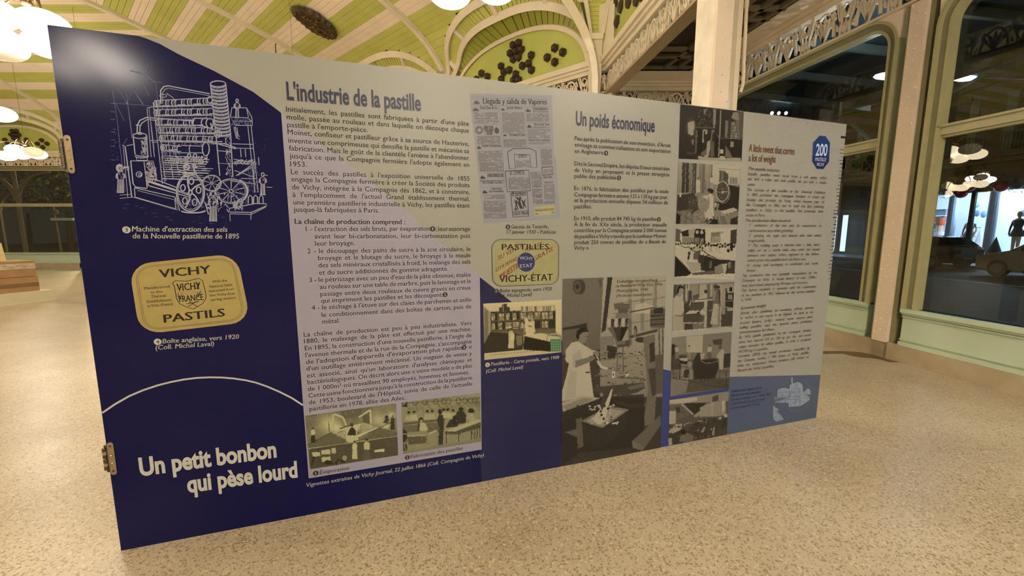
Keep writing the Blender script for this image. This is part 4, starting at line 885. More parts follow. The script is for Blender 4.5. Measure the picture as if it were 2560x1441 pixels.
EL(1215, 270, 18, 24, 0, 360, .004); S_([(1232, 285), (1232, 320)], .003); EL(1275, 525, 28, 26, 0, 360, .0045); EL(1275, 525, 14, 14, 0, 360, .004); S_([(1200, 520), (1250, 520)], .006); S_([(1220, 445), (1240, 500)], .005)
EL(1185, 640, 26, 50, 0, 360, .004); EL(990, 640, 22, 32, 90, 270, .004); S_([(1000, 612), (1160, 618)], .003); S_([(1000, 668), (1160, 668)], .003); EL(1075, 640, 14, 28, 90, 270, .003)
# big pipes on the left
S_([(670, 520), (672, 460), (690, 425), (740, 402), (820, 408), (1080, 428)], .0045); S_([(690, 520), (692, 470), (705, 445), (745, 418), (820, 424)], .0035); S_([(660, 458), (700, 464)], .004)
S_([(848, 300), (846, 200), (870, 170), (905, 165), (1215, 225)], .0042); S_([(862, 300), (862, 215), (880, 190), (905, 182), (1215, 240)], .002); EL(865, 240, 26, 12, 0, 360, .002); S_([(890, 222), (935, 250), (960, 285)], .0025)
# bell tank and box
S_([(640, 540), (655, 680), (675, 690), (720, 695), (750, 690), (742, 545)], .004); EL(690, 540, 52, 20, 0, 360, .004); EL(690, 522, 18, 6, 0, 360, .004); EL(705, 690, 50, 16, 0, 180, .004); S_([(665, 700), (668, 725), (748, 725), (745, 698)], .0035); hatch(700, 550, 748, 680, 90, .002, 0.05, ml)
S_([(622, 728), (640, 900), (660, 925), (745, 935)], .004); S_([(622, 728), (790, 730), (820, 880)], .003); S_([(722, 735), (745, 930)], .003); hatch(735, 735, 815, 870, 150, .0026, 0.1, ml); EL(685, 830, 22, 20, 0, 360, .003); EL(690, 832, 10, 9, 0, 360, .003)
S_([(650, 930), (955, 1000), (990, 1100)], .0035); S_([(655, 1000), (965, 1090)], .003); S_([(650, 930), (655, 1000)], .003); S_([(670, 950), (950, 1020), (960, 1075)], .002); S_([(955, 1000), (958, 1085)], .003)
S_([(750, 880), (1070, 985)], .009); S_([(750, 912), (1060, 1000)], .004); S_([(748, 875), (755, 915)], .005); S_([(745, 855), (840, 880), (970, 930)], .004)
S_([(560, 610), (580, 620), (630, 1000)], .004); S_([(590, 615), (640, 605)], .003); S_([(565, 610), (600, 1000)], .002); S_([(540, 1010), (640, 1000), (960, 1095)], .002); S_([(540, 985), (620, 980)], .002)
# frames and struts
for x0, y0, x1, y1 in ((790, 290, 860, 900), (760, 330, 800, 700), (745, 335, 775, 700), (820, 300, 880, 880), (890, 480, 940, 860), (935, 500, 975, 790), (765, 575, 1240, 580), (780, 590, 820, 588), (745, 330, 790, 322), (975, 790, 1040, 810), (1160, 560, 1260, 590)): S_([(x0, y0), (x1, y1)], .0025)
for y in range(690, 870, 17): S_([(870+rr.randint(-8, 8), y), (1180+rr.randint(-20, 60), y+12)], rr.choice((.002, .003, .0045)))
for k in range(26): x = rr.randint(880, 1180); y = rr.randint(700, 850); S_([(x, y), (x+rr.randint(20, 60), y+rr.randint(-4, 6))], rr.choice((.003, .005)))
hatch(900, 690, 1200, 740, 150, .0022, -0.5, ml); hatch(850, 640, 890, 880, 60, .002, 0.05)
EL(1040, 775, 20, 20, 0, 360, .006); EL(1100, 770, 12, 12, 0, 360, .004); S_([(1095, 785), (1110, 830)], .006); EL(1060, 690, 12, 14, 0, 360, .004); EL(1105, 690, 12, 14, 0, 360, .004)
# wheels
def wheel(cx, cy, rx, ry, spokes, rot=0, w=.006, curved=False):
    EL(cx, cy, rx, ry, 0, 360, w, 34, rot); EL(cx, cy, rx*.9, ry*.9, 0, 360, w*.45, 34, rot); EL(cx, cy, rx*.12, ry*.12, 0, 360, w, 12, rot)
    for i in range(spokes):
        a = 2*math.pi*i/spokes+.3
        if curved:
            P = [(cx+rx*f*math.cos(a+.5*f), cy+ry*f*math.sin(a+.5*f)) for f in (.15, .4, .65, .88)]; S_(P, w); EL(cx+rx*.6*math.cos(a+.75), cy+ry*.6*math.sin(a+.75), rx*.17, ry*.17, 0, 360, .0045, 12)
        else:
            S_([(cx+rx*.12*math.cos(a), cy+ry*.12*math.sin(a)), (cx+rx*.9*math.cos(a), cy+ry*.9*math.sin(a))], w*.55); S_([(cx+rx*.12*math.cos(a+.07), cy+ry*.12*math.sin(a+.07)), (cx+rx*.9*math.cos(a+.05), cy+ry*.9*math.sin(a+.05))], w*.3)
wheel(1070, 965, 104, 142, 5, 0, .0055, True); wheel(1230, 895, 70, 60, 8, 0, .0035); wheel(1375, 955, 116, 92, 10, 0, .004)
EL(1375, 955, 122, 96, -60, 60, .009, 16); hatch(1380, 870, 1500, 1040, 40, .002, .4); hatch(960, 1000, 1180, 1100, 50, .0022, .3)
EL(1090, 1100, 90, 18, 0, 170, .006); S_([(1180, 1040), (1205, 1130)], .004)
for k in range(60): x = rr.randint(1190, 1420); y = rr.randint(960, 1090); S_([(x, y), (x+rr.randint(-16, 24), y+rr.randint(4, 26))], rr.choice((.002, .004)))
# platform with railing, stairs, right frame
S_([(1370, 395), (1380, 330), (1490, 330), (1530, 400), (1535, 462), (1410, 462), (1370, 400), (1500, 405), (1535, 440)], .0035); S_([(1490, 330), (1505, 400)], .003); hatch(1385, 410, 1525, 455, 60, .0016, -0.6); S_([(1385, 430), (1525, 432)], .002)
for x0, y0, x1, y1 in ((1500, 465, 1555, 965), (1525, 465, 1578, 965), (1385, 600, 1540, 605), (1390, 632, 1540, 635), (1395, 715, 1565, 745), (1400, 745, 1565, 755), (1410, 840, 1530, 760), (1420, 835, 1520, 770), (1445, 640, 1450, 700), (1480, 640, 1485, 700), (1405, 470, 1425, 560), (1395, 475, 1415, 560), (1425, 560, 1440, 565), (1400, 800, 1545, 850), (1545, 750, 1550, 965), (1580, 700, 1585, 760), (1640, 925, 1685, 928), (1620, 835, 1650, 838), (1380, 880, 1560, 900), (1450, 860, 1560, 862)): S_([(x0, y0), (x1, y1)], .003)
hatch(1400, 715, 1560, 748, 60, .0018, -0.8, ml); S_([(1400, 480), (1420, 480), (1425, 530), (1440, 548)], .003)
for i in range(8): S_([(1420+i*14, 835-i*8), (1434+i*14, 835-i*8), (1434+i*14, 827-i*8)], .003)
hatch(1500, 760, 1575, 960, 70, .002, .05)
# figures
def fig(x, y, h, w=.006):
    EL(x, y, h*.07, h*.08, 0, 360, .004, 10); S_([(x-h*.12, y+h*.22), (x-h*.08, y+h*.13), (x+h*.08, y+h*.13), (x+h*.13, y+h*.25), (x+h*.1, y+h*.45), (x-h*.1, y+h*.45), (x-h*.12, y+h*.22)], .003)
    S_([(x-h*.14, y+h*.2), (x-h*.17, y+h*.36), (x-h*.08, y+h*.42)], .005); S_([(x+h*.14, y+h*.2), (x+h*.17, y+h*.38)], .005)
    for dx in (-.06, .06): S_([(x+h*dx, y+h*.45), (x+h*dx*1.3, y+h*.94)], w*h/180); S_([(x+h*dx*.8, y+h*.45), (x+h*dx*.9, y+h*.94)], w*h/200)
    S_([(x-h*.14, y+h*.95), (x+h*.14, y+h*.95)], .004)
    for k in range(16): q = x+rr.uniform(-.09, .09)*h; z = y+rr.uniform(.15, .9)*h; S_([(q, z), (q+rr.uniform(-3, 3), z+h*.06)], .0018)
fig(545, 785, 190, .010); fig(1240, 975, 215, .011); fig(1420, 275, 135); fig(1612, 830, 160, .008)
EL(540, 782, 18, 22, 0, 360, .012, 8); S_([(560, 780), (605, 775), (600, 800)], .01)
# tray, bottles
S_([(1360, 1085), (1560, 1048), (1640, 1050), (1640, 1065), (1525, 1115), (1365, 1112), (1360, 1085)], .0038); S_([(1365, 1125), (1525, 1130), (1635, 1075)], .003); S_([(1525, 1115), (1522, 1170)], .003); S_([(1365, 1125), (1368, 1180)], .0025)
for x in (1518, 1558, 1600): S_([(x-16, 1050), (x-14, 1000), (x, 985), (x+14, 1000), (x+16, 1050)], .004)
S_([(1400, 1080), (1430, 1020), (1450, 1010), (1460, 1040), (1440, 1085)], .006); hatch(1400, 1020, 1460, 1085, 40, .003, .2, ml)
# hoist lines in the upper left
for x0, y0, x1, y1 in ((485, 200, 520, 420), (520, 420, 580, 960), (590, 220, 630, 560), (525, 180, 590, 290), (640, 180, 595, 290), (490, 295, 780, 315), (600, 300, 635, 540), (640, 190, 715, 305), (510, 300, 575, 430), (700, 120, 760, 240), (810, 130, 825, 285), (820, 285, 850, 480), (760, 330, 800, 640), (735, 60, 755, 15), (775, 140, 850, 138), (610, 50, 700, 75), (595, 560, 565, 610)): S_([(x0, y0), (x1, y1)], .0018, mf)
S_([(620, 50), (690, 65), (750, 95), (800, 135)], .0035, mf); S_([(640, 190), (715, 305)], .004, mf); EL(595, 293, 6, 6, 0, 360, .004, 8, 0, mf)
for y in (296, 358, 416, 510, 570, 618, 720): S_([(470, y), (505, y+2)], .0022, mf)
for k in range(50): x = rr.randint(485, 540); y = rr.randint(470, 1000); S_([(x, y), (x+rr.randint(2, 8), y+1)], .002, mf)
for k in range(30): x = rr.randint(1520, 1640); y = rr.randint(560, 900); S_([(x, y), (x+rr.randint(2, 8), y+3)], .0015, mf)
for k in range(26): x = rr.randint(560, 1300); y = rr.randint(1040, 1200); S_([(x, y), (x+rr.randint(8, 40), y+2)], .0012, mf)
ml.build('machine_drawing', LINEW, panel); mf.build('machine_drawing_fine_lines', DIM, panel)

# line drawing in the light blue corner (factory with rising smoke)
zb = lambda x, y: UVp(1800+x/8.007, 920+y/8.007)
D = MB(); PALEB = mat('drawing_pale_blue', inkc('8a8a84'), 0.42, var=0.12, scale=40); DKB = mat('drawing_blue_shade', inkc('5c6878'), 0.42)
def B_(pts, m, off, nm): p = ccw([zb(*q) for q in pts]); mb = MB(); mb.add([PP(u, v, off) for u, v in p], [tuple(range(len(p)))]); o = mb.build(nm, m, panel); return o
for P_ in ([(1390, 390), (1400, 345), (1440, 320), (1470, 310), (1540, 285), (1610, 300), (1650, 350), (1655, 420), (1660, 470), (1390, 470)], [(1150, 470), (1170, 430), (1240, 405), (1320, 405), (1390, 430), (1390, 600), (1090, 690), (1085, 590), (1150, 585)], [(1080, 590), (1370, 600), (1370, 700), (1090, 695)], [(1370, 470), (1660, 470), (1700, 520), (1780, 580), (1790, 640), (1700, 710), (1600, 765), (1370, 785)], [(1680, 480), (1740, 420), (1770, 415), (1810, 460), (1800, 540), (1700, 520)], [(1065, 745), (1100, 790), (1165, 825), (1150, 900), (1200, 930), (1270, 1030), (1130, 1080), (1060, 1020)], [(1420, 200), (1450, 190), (1455, 310), (1430, 320)]): B_(P_, PALEB, 0.0013, 'factory_drawing')
r2 = random.Random(4)
for x0, y0, x1, y1, k in ((1170, 430, 1390, 580, 34), (1400, 400, 1600, 740, 60), (1095, 600, 1360, 690, 24), (1070, 800, 1200, 1040, 26), (1500, 320, 1640, 420, 10)):
    for i in range(k):
        x = r2.uniform(x0, x1); y = r2.uniform(y0, y1); l = r2.uniform(10, 50); ribbon(D, [zb(x, y), zb(x+l, y)] if r2.random() < .6 else [zb(x, y), zb(x, y+l)], r2.uniform(.0015, .004), 0.0015)
for x in (1480, 1520, 1580): ribbon(D, [zb(x, 420), zb(x+4, 740)], .003, .0015)
for y in (488, 575, 640): ribbon(D, [zb(1180, y), zb(1580, y-5)], .003, .0015)
D.build('factory_drawing_shade', DKB, panel)
D = MB(); ribbon(D, [zb(1500+310*math.cos(a), 520+345*math.sin(a)) for a in [math.radians(-55+i*9) for i in range(21)]], .002, .0012); ribbon(D, [zb(1500+325*math.cos(a), 500+350*math.sin(a)) for a in [math.radians(150+i*8) for i in range(7)]], .0015, .0012)
D.build('factory_drawing_ring', mat('drawing_ring', inkc('66758c'), 0.42), panel)

# ------------------------------------------------------------------ printed photographs: tone grids lying on the panel
class Canvas:
    def __init__(s, x0, y0, x1, y1, ss, crop):
        s.x0, s.y0, s.ss = x0, y0, ss; s.w = int((x1-x0)*ss); s.h = int((y1-y0)*ss); s.a = np.full((s.h, s.w), 0.4); s.crop = crop
        s.Y, s.X = np.mgrid[0:s.h, 0:s.w]
    def T(s, p): cx, cy, sc = s.crop; return ((cx+p[0]/sc-s.x0)*s.ss, (cy+p[1]/sc-s.y0)*s.ss)
    def poly(s, pts, g, al=1.0):
        P = [s.T(p) for p in pts]; xs = [p[0] for p in P]; ys = [p[1] for p in P]
        x0, x1 = max(0, int(min(xs))), min(s.w, int(max(xs))+2); y0, y1 = max(0, int(min(ys))), min(s.h, int(max(ys))+2)
        if x1 <= x0 or y1 <= y0: return
        X = s.X[y0:y1, x0:x1]; Y = s.Y[y0:y1, x0:x1]; ins = np.zeros(X.shape, bool); n = len(P)
        for i in range(n):
            xa, ya = P[i]; xb, yb = P[(i+1) % n]
            if ya == yb: continue
            c = ((ya > Y) != (yb > Y)) & (X < (xb-xa)*(Y-ya)/(yb-ya)+xa); ins ^= c
        v = s.a[y0:y1, x0:x1]
        if isinstance(g, tuple):      # vertical gradient
            gg = g[0]+(g[1]-g[0])*(Y-min(ys))/(max(ys)-min(ys)+1e-6)
        else: gg = g
        v[ins] = (v*(1-al)+np.broadcast_to(gg, v.shape)*al)[ins]
    def ell(s, cx, cy, rx, ry, g, al=1.0, soft=False):
        X, Y = s.T((cx, cy)); sc = s.ss/s.crop[2]; d = ((s.X-X)/(rx*sc))**2+((s.Y-Y)/(ry*sc))**2
        if soft: m = np.exp(-d)*al; s.a[:] = s.a*(1-m)+g*m
        else: m = d < 1; s.a[m] = s.a[m]*(1-al)+g*al
    def line(s, pts, w, g, al=1.0):
        for (xa, ya), (xb, yb) in zip(pts[:-1], pts[1:]):
            l = math.hypot(xb-xa, yb-ya)+1e-6; nx, ny = -(yb-ya)/l*w/2, (xb-xa)/l*w/2
            s.poly([(xa+nx, ya+ny), (xb+nx, yb+ny), (xb-nx, yb-ny), (xa-nx, ya-ny)], g, al)
    def ring(s, cx, cy, rx, ry, w, g, a0=0, a1=360): s.line([(cx+rx*math.cos(math.radians(a0+(a1-a0)*i/24)), cy+ry*math.sin(math.radians(a0+(a1-a0)*i/24))) for i in range(25)], w, g)
    def blobs(s, x0, y0, x1, y1, n, r, gs, rg, asp=1.0):
        for i in range(n): s.ell(rg.uniform(x0, x1), rg.uniform(y0, y1), rg.uniform(.5, 1)*r, rg.uniform(.5, 1)*r*asp, rg.choice(gs))
    def person(s, x, y, h, top, leg=None, head=.12, hair=True, skin=.55):
        leg = top if leg is None else leg
        s.poly([(x-h*.13, y+h*.2), (x-h*.06, y+h*.13), (x+h*.06, y+h*.13), (x+h*.14, y+h*.22), (x+h*.12, y+h*.5), (x-h*.12, y+h*.5)], top); s.poly([(x-h*.12, y+h*.48), (x+h*.12, y+h*.48), (x+h*.15, y+h*.97), (x-h*.14, y+h*.97)], leg)
        s.ell(x, y+h*.07, h*.055, h*.075, skin)
        if hair: s.ell(x, y+h*.035, h*.06, h*.05, head)
    def noise(s, amp, seed=0):
        r = np.random.RandomState(seed); amp = amp*0.45; s.a += r.randn(s.h, s.w)*amp; 
        k = r.randn(s.h//4+2, s.w//4+2)*amp; s.a += np.kron(k, np.ones((4, 4)))[:s.h, :s.w]
def tone(g, dark, light):
    d = np.array(rgb(dark))*.8; l = np.array(rgb(light))*np.array([.72, .84, 1.05]); g = np.clip(g, 0, 1)[..., None]**1.55
    return d*(1-g)+l*g
PHOTOM = attr_mat('photo_print', 0.3, 0.3)
def photo(quad, crop, paint, name, dark='14100e', light='c9b99c', ss=1.6, cell=1.3, label=None, extra=None, off=0.0022):
    xs = [p[0] for p in quad]; ys = [p[1] for p in quad]; cv = Canvas(min(xs)-3, min(ys)-3, max(xs)+3, max(ys)+3, ss, crop); paint(cv)
    Q = [np.array(UVp(*p)) for p in quad]; 
    wd_ = (abs(xs[1]-xs[0])+abs(xs[2]-xs[3]))/2; hg = (abs(ys[3]-ys[0])+abs(ys[2]-ys[1]))/2; nx = int(wd_/cell); ny = int(hg/cell)
    A_, B = np.meshgrid(np.linspace(0, 1, nx+1), np.linspace(0, 1, ny+1)); A_ = A_.ravel()[:, None]; B = B.ravel()[:, None]
    uv = Q[0]*(1-A_)*(1-B)+Q[1]*A_*(1-B)+Q[2]*A_*B+Q[3]*(1-A_)*B
    P = pa[None]+PU[None]*uv[:, :1]+UP[None]*uv[:, 1:]+PN[None]*off
    d = P-C0; z = d@Fv; px = 1280+FPX*(d@Rv)/z; py = 720.5-FPX*(d@Uv)/z
    X = np.clip(((px-cv.x0)*ss).astype(int), 0, cv.w-1); Y = np.clip(((py-cv.y0)*ss).astype(int), 0, cv.h-1); g = cv.a[Y, X]; c = tone(g, dark, light)
    if extra is not None: c = extra(c, px, py)
    me = bpy.data.meshes.new(name); N = nx+1; o = OFF[panel]
    i = np.arange(nx); j = np.arange(ny); I, J = np.meshgrid(i, j); a = (J*N+I).ravel(); F = np.stack([a+N, a+N+1, a+1, a], 1)
    me.vertices.add(len(P)); me.vertices.foreach_set('co', (P-o).ravel()); me.loops.add(F.size); me.loops.foreach_set('vertex_index', F.ravel().astype(np.int32)); me.polygons.add(len(F))
    me.polygons.foreach_set('loop_start', np.arange(0, F.size, 4, dtype=np.int32)); me.polygons.foreach_set('loop_total', np.full(len(F), 4, dtype=np.int32)); me.update()
    at = me.color_attributes.new('ink', 'FLOAT_COLOR', 'POINT'); at.data.foreach_set('color', np.concatenate([c, np.ones((len(c), 1))], 1).ravel().astype(np.float32))
    me.materials.append(PHOTOM); ob = bpy.data.objects.new(name, me); COL.objects.link(ob); ob.parent = panel; OFF[ob] = o
    if label: ob['label'] = label
    return ob
R = random.Random(9)
def p_pack(c):        # the packer at the machine, 1946
    c.a[:] = .18; P = c.poly
    P([(60, 30), (370, 30), (372, 300), (345, 560), (70, 560)], (.42, .36)); P([(370, 20), (835, 20), (820, 900), (345, 900), (345, 520)], (.74, .52))
    P([(400, 30), (435, 30), (385, 420), (355, 440)], .14); c.ell(205, 108, 34, 54, .2); c.ell(182, 108, 34, 54, .3); c.ring(182, 108, 30, 48, 8, .2); c.ell(182, 106, 13, 20, .14); P([(330, 50), (360, 50), (360, 105), (345, 110)], .3)
    P([(70, 405), (250, 368), (255, 425), (250, 420), (75, 418)], .12); P([(70, 420), (245, 400), (240, 560), (70, 600)], .33)
    for x in (560, 650, 740): P([(x-12, 60), (x+14, 50), (x+14, 420), (x-12, 430)], .5)
    for y in (110, 230, 300, 385): c.line([(440, y), (830, y-50)], 6, .45)
    P([(440, 30), (740, 30), (740, 190), (440, 200)], .72, .6); P([(600, 240), (660, 220), (740, 250), (700, 300), (590, 300)], .84, .8)
    # machine hopper
    P([(445, 235), (470, 225), (560, 228), (562, 262), (450, 272)], .34); P([(470, 262), (548, 260), (545, 300), (480, 308)], .3); P([(460, 300), (545, 296), (552, 330), (455, 335)], .45)
    for i in range(6): x = 396+i*26; P([(x, 340-i), (x+27, 338-i), (x+24-i*3, 400), (x+4, 402)], (.12, .2) if i % 2 else .78)
    P([(398, 402), (552, 392), (500, 498), (462, 500)], .16); P([(400, 402), (440, 400), (470, 498), (460, 500)], .34); P([(500, 400), (545, 395), (498, 495), (488, 495)], .06)
    P([(545, 340), (572, 338), (575, 520), (540, 560), (548, 480)], .4); c.line([(560, 290), (740, 255)], 8, .15); c.line([(560, 470), (760, 420)], 20, .22); c.ell(600, 425, 12, 40, .2); c.ell(596, 440, 9, 30, .45)
    P([(455, 500), (560, 490), (558, 535), (470, 545)], .24); P([(440, 500), (530, 495), (525, 520), (450, 525)], .5, .6); c.ell(640, 488, 42, 20, .14)
    # right column of the machine
    P([(655, 470), (740, 445), (750, 880), (735, 1100), (655, 1110), (690, 850)], .4); P([(700, 520), (735, 505), (742, 640), (705, 655)], .16); P([(690, 700), (745, 690), (750, 880), (720, 900)], .2); P([(708, 270), (815, 262), (812, 400), (705, 400)], .3); P([(735, 262), (800, 255), (798, 300), (730, 300)], .12)
    for y in (318, 345, 380, 408): c.line([(708, y), (815, y-6)], 9, R.choice((.5, .12)))
    for x in (770, 795): c.line([(x, 400), (x+4, 620)], 8, .2)
    P([(740, 600), (815, 590), (812, 870), (748, 880)], .3)
    P([(345, 470), (440, 460), (450, 520), (395, 560), (390, 640), (350, 640)], .48); P([(395, 530), (470, 540), (455, 620), (400, 640)], .13)
    for k in range(150): x = R.uniform(330, 660); y = R.uniform(570, 830); c.line([(x, y), (x+R.uniform(-30, 30), y+R.uniform(-8, 8))], R.uniform(3, 9), R.choice((.08, .12, .2, .34, .5)))
    for x in (468, 510, 655): c.line([(x, 540), (x+2, 720)], 8, R.choice((.3, .55)))
    c.line([(395, 630), (660, 598)], 8, .45); c.line([(470, 760), (660, 770)], 10, .3)
    P([(305, 830), (660, 795), (668, 850), (560, 890), (440, 895), (300, 860)], .22); c.line([(440, 892), (540, 894), (620, 872), (665, 845)], 11, .58); P([(540, 830), (655, 800), (660, 830), (560, 850)], .38)
    c.line([(440, 930), (560, 965), (672, 955)], 22, .38); P([(290, 880), (420, 930), (420, 1000), (290, 960)], .1)
    P([(300, 900), (660, 880), (670, 1260), (200, 1300), (70, 1400), (60, 1080)], .1, .8)
    # man in white coat
    P([(175, 440), (200, 410), (240, 404), (262, 430), (255, 475), (238, 510), (210, 520), (190, 500)], .5); P([(173, 470), (178, 425), (205, 402), (245, 403), (266, 432), (225, 432), (200, 450), (190, 490)], .05); c.line([(238, 462), (262, 470)], 4, .15)
    P([(185, 500), (225, 525), (280, 560), (330, 572), (325, 600), (268, 605), (270, 660), (275, 720), (300, 900), (180, 905), (70, 935), (72, 860), (110, 720), (120, 660), (95, 640), (100, 560), (140, 510)], .84)
    P([(150, 600), (200, 560), (220, 640), (180, 690), (150, 690)], .74); P([(168, 640), (285, 608), (318, 600), (320, 622), (268, 650), (165, 692)], .44); P([(295, 575), (330, 570), (340, 600), (318, 615), (292, 600)], .5); c.line([(240, 725), (272, 722)], 12, .22); P([(130, 700), (180, 720), (170, 900), (90, 920)], .76)
    c.line([(320, 612), (335, 655), (360, 688), (400, 696)], 17, .9); c.line([(300, 595), (330, 640)], 10, .12)
    P([(430, 718), (452, 716), (453, 762), (432, 766)], .92); c.ell(441, 740, 6, 9, .3); P([(526, 735), (552, 732), (550, 752), (528, 754)], .85)
    # trays
    P([(70, 940), (215, 892), (345, 908), (200, 1010), (80, 1012)], .72); P([(80, 968), (230, 905), (300, 915), (160, 985), (110, 1010)], .55); P([(68, 1012), (345, 910), (345, 960), (190, 1060), (68, 1058)], .13); P([(170, 1060), (215, 1050), (225, 1255), (185, 1275)], .34); P([(90, 1155), (180, 1130), (180, 1190)], .36); c.ell(184, 966, 8, 9, .15)
    P([(210, 1075), (410, 965), (555, 992), (362, 1125)], .5); P([(250, 1075), (400, 985), (520, 1002), (360, 1110)], .66); P([(210, 1085), (362, 1128), (550, 1000), (540, 1130), (360, 1275), (240, 1230)], .14)
    P([(345, 985), (400, 870), (438, 840), (425, 900), (400, 990), (380, 1080), (330, 1100), (290, 1060)], .86)
    for k in range(34): x = R.uniform(270, 480); y = R.uniform(960, 1095); c.ell(x, y, 9, 6, R.choice((.95, .3, .8)))
    for x, y in ((378, 965), (355, 1030), (372, 1058), (402, 985), (350, 1005)): c.ell(x, y, 9, 10, .12)
    P([(375, 860), (430, 835), (395, 920), (360, 1000), (345, 960)], .2)
    P([(575, 1220), (780, 1030), (785, 1100), (655, 1285)], .36); P([(575, 1215), (650, 1250), (655, 1290), (580, 1265)], .44); c.noise(.022, 1)
photo([(1406, 697.5), (1665.4, 688.5), (1650.8, 1121.5), (1403.3, 1166.5)], (1380, 680, 2.88), p_pack, 'printed_photograph', cell=1.25, label='tall photograph of a packer in a white coat at a machine')
def p_card(c):
    c.a[:] = .6; P = c.poly
    P([(110, 718), (895, 676), (895, 760), (830, 800), (190, 800), (115, 760)], (.95, .85)); P([(112, 740), (185, 800), (190, 1080), (118, 1150)], .62); P([(120, 760), (160, 790), (165, 1060), (122, 1100)], .42)
    P([(185, 800), (835, 770), (835, 1010), (510, 1035), (185, 1080)], .32)
    for r_ in range(2):
        for k in range(9):
            x0 = 192+k*72; y0 = 806+r_*92-k*2.5; P([(x0, y0), (x0+64, y0-2), (x0+64, y0+82), (x0, y0+84)], .1)
            if R.random() < .85:
                w = R.choice((36, 58)); 
                for q in range(7): P([(x0+4, y0+14+q*10), (x0+w, y0+12+q*10), (x0+w, y0+19+q*10), (x0+4, y0+21+q*10)], R.choice((.86, .75, .62)))
    for y in (800, 900, 990): c.line([(188, y), (835, y-25)], 6, .22)
    P([(270, 755), (375, 752), (378, 795), (270, 797)], .16); P([(300, 720), (350, 718), (350, 755), (300, 758)], .18)
    for x in (310, 345): c.line([(x, 720), (x, 795)], 4, .7)
    P([(490, 750), (830, 730), (830, 790), (490, 800)], .72)
    for k in range(24): x = R.uniform(490, 820); P([(x, 745), (x+12, 744), (x+12, 792), (x, 794)], R.choice((.5, .85, .3)))
    P([(185, 1000), (510, 1030), (505, 1180), (120, 1220), (120, 1120)], .12); P([(360, 985), (440, 1010), (500, 1160), (380, 1160)], .16); P([(440, 1040), (505, 1035), (500, 1130), (450, 1140)], .42)
    P([(505, 1035), (700, 1012), (895, 1065), (780, 1105)], .84); P([(508, 1040), (785, 1100), (790, 1200), (512, 1190)], .06); P([(120, 1215), (505, 1180), (895, 1205), (895, 1210), (125, 1285)], .82)
    c.person(390, 965, 205, .8, .84); P([(385, 1020), (425, 1020), (422, 1080), (385, 1082)], .9)
    P([(520, 870), (545, 850), (590, 940), (620, 1030), (540, 1035)], .9); c.ell(600, 880, 16, 22, .6); P([(560, 900), (625, 890), (630, 1010), (560, 1020)], .86); c.line([(560, 940), (600, 950)], 8, .1); c.line([(530, 870), (515, 1120)], 8, .6)
    P([(835, 740), (895, 720), (895, 1050), (838, 1010)], .9)
    for k in range(14): c.line([(190+k*32, 1232-k*3), (212+k*32, 1230-k*3)], 7, .45)
    c.ring(820, 1075, 72, 74, 5, .15); c.line([(775, 1040), (865, 1035)], 8, .3); P([(782, 1075), (890, 1068), (893, 1190), (792, 1202)], .5); c.noise(.02, 2)
def card_extra(c, px, py):
    x = (px-1180)*4.0038; y = (py-580)*4.0038; m = (x > 782+(y-1075)*.08) & (x < 890) & (y > 1068+(890-x)*.06) & (y < 1190+(893-x)*.1)
    g = np.abs(np.sin(x*.14)*np.cos(y*.12)); c = c.copy(); c[m] = np.stack([.03+.12*g[m], .12+.16*g[m], .06+.1*g[m]], 1); return c
photo([(1208, 759.3), (1403, 749.3), (1403, 881), (1210.5, 900.4)], (1180, 580, 4.0038), p_card, 'printed_photograph', dark='14110a', light='dcc795', label='sepia postcard of a shop counter and shelves with a green stamp', extra=card_extra)
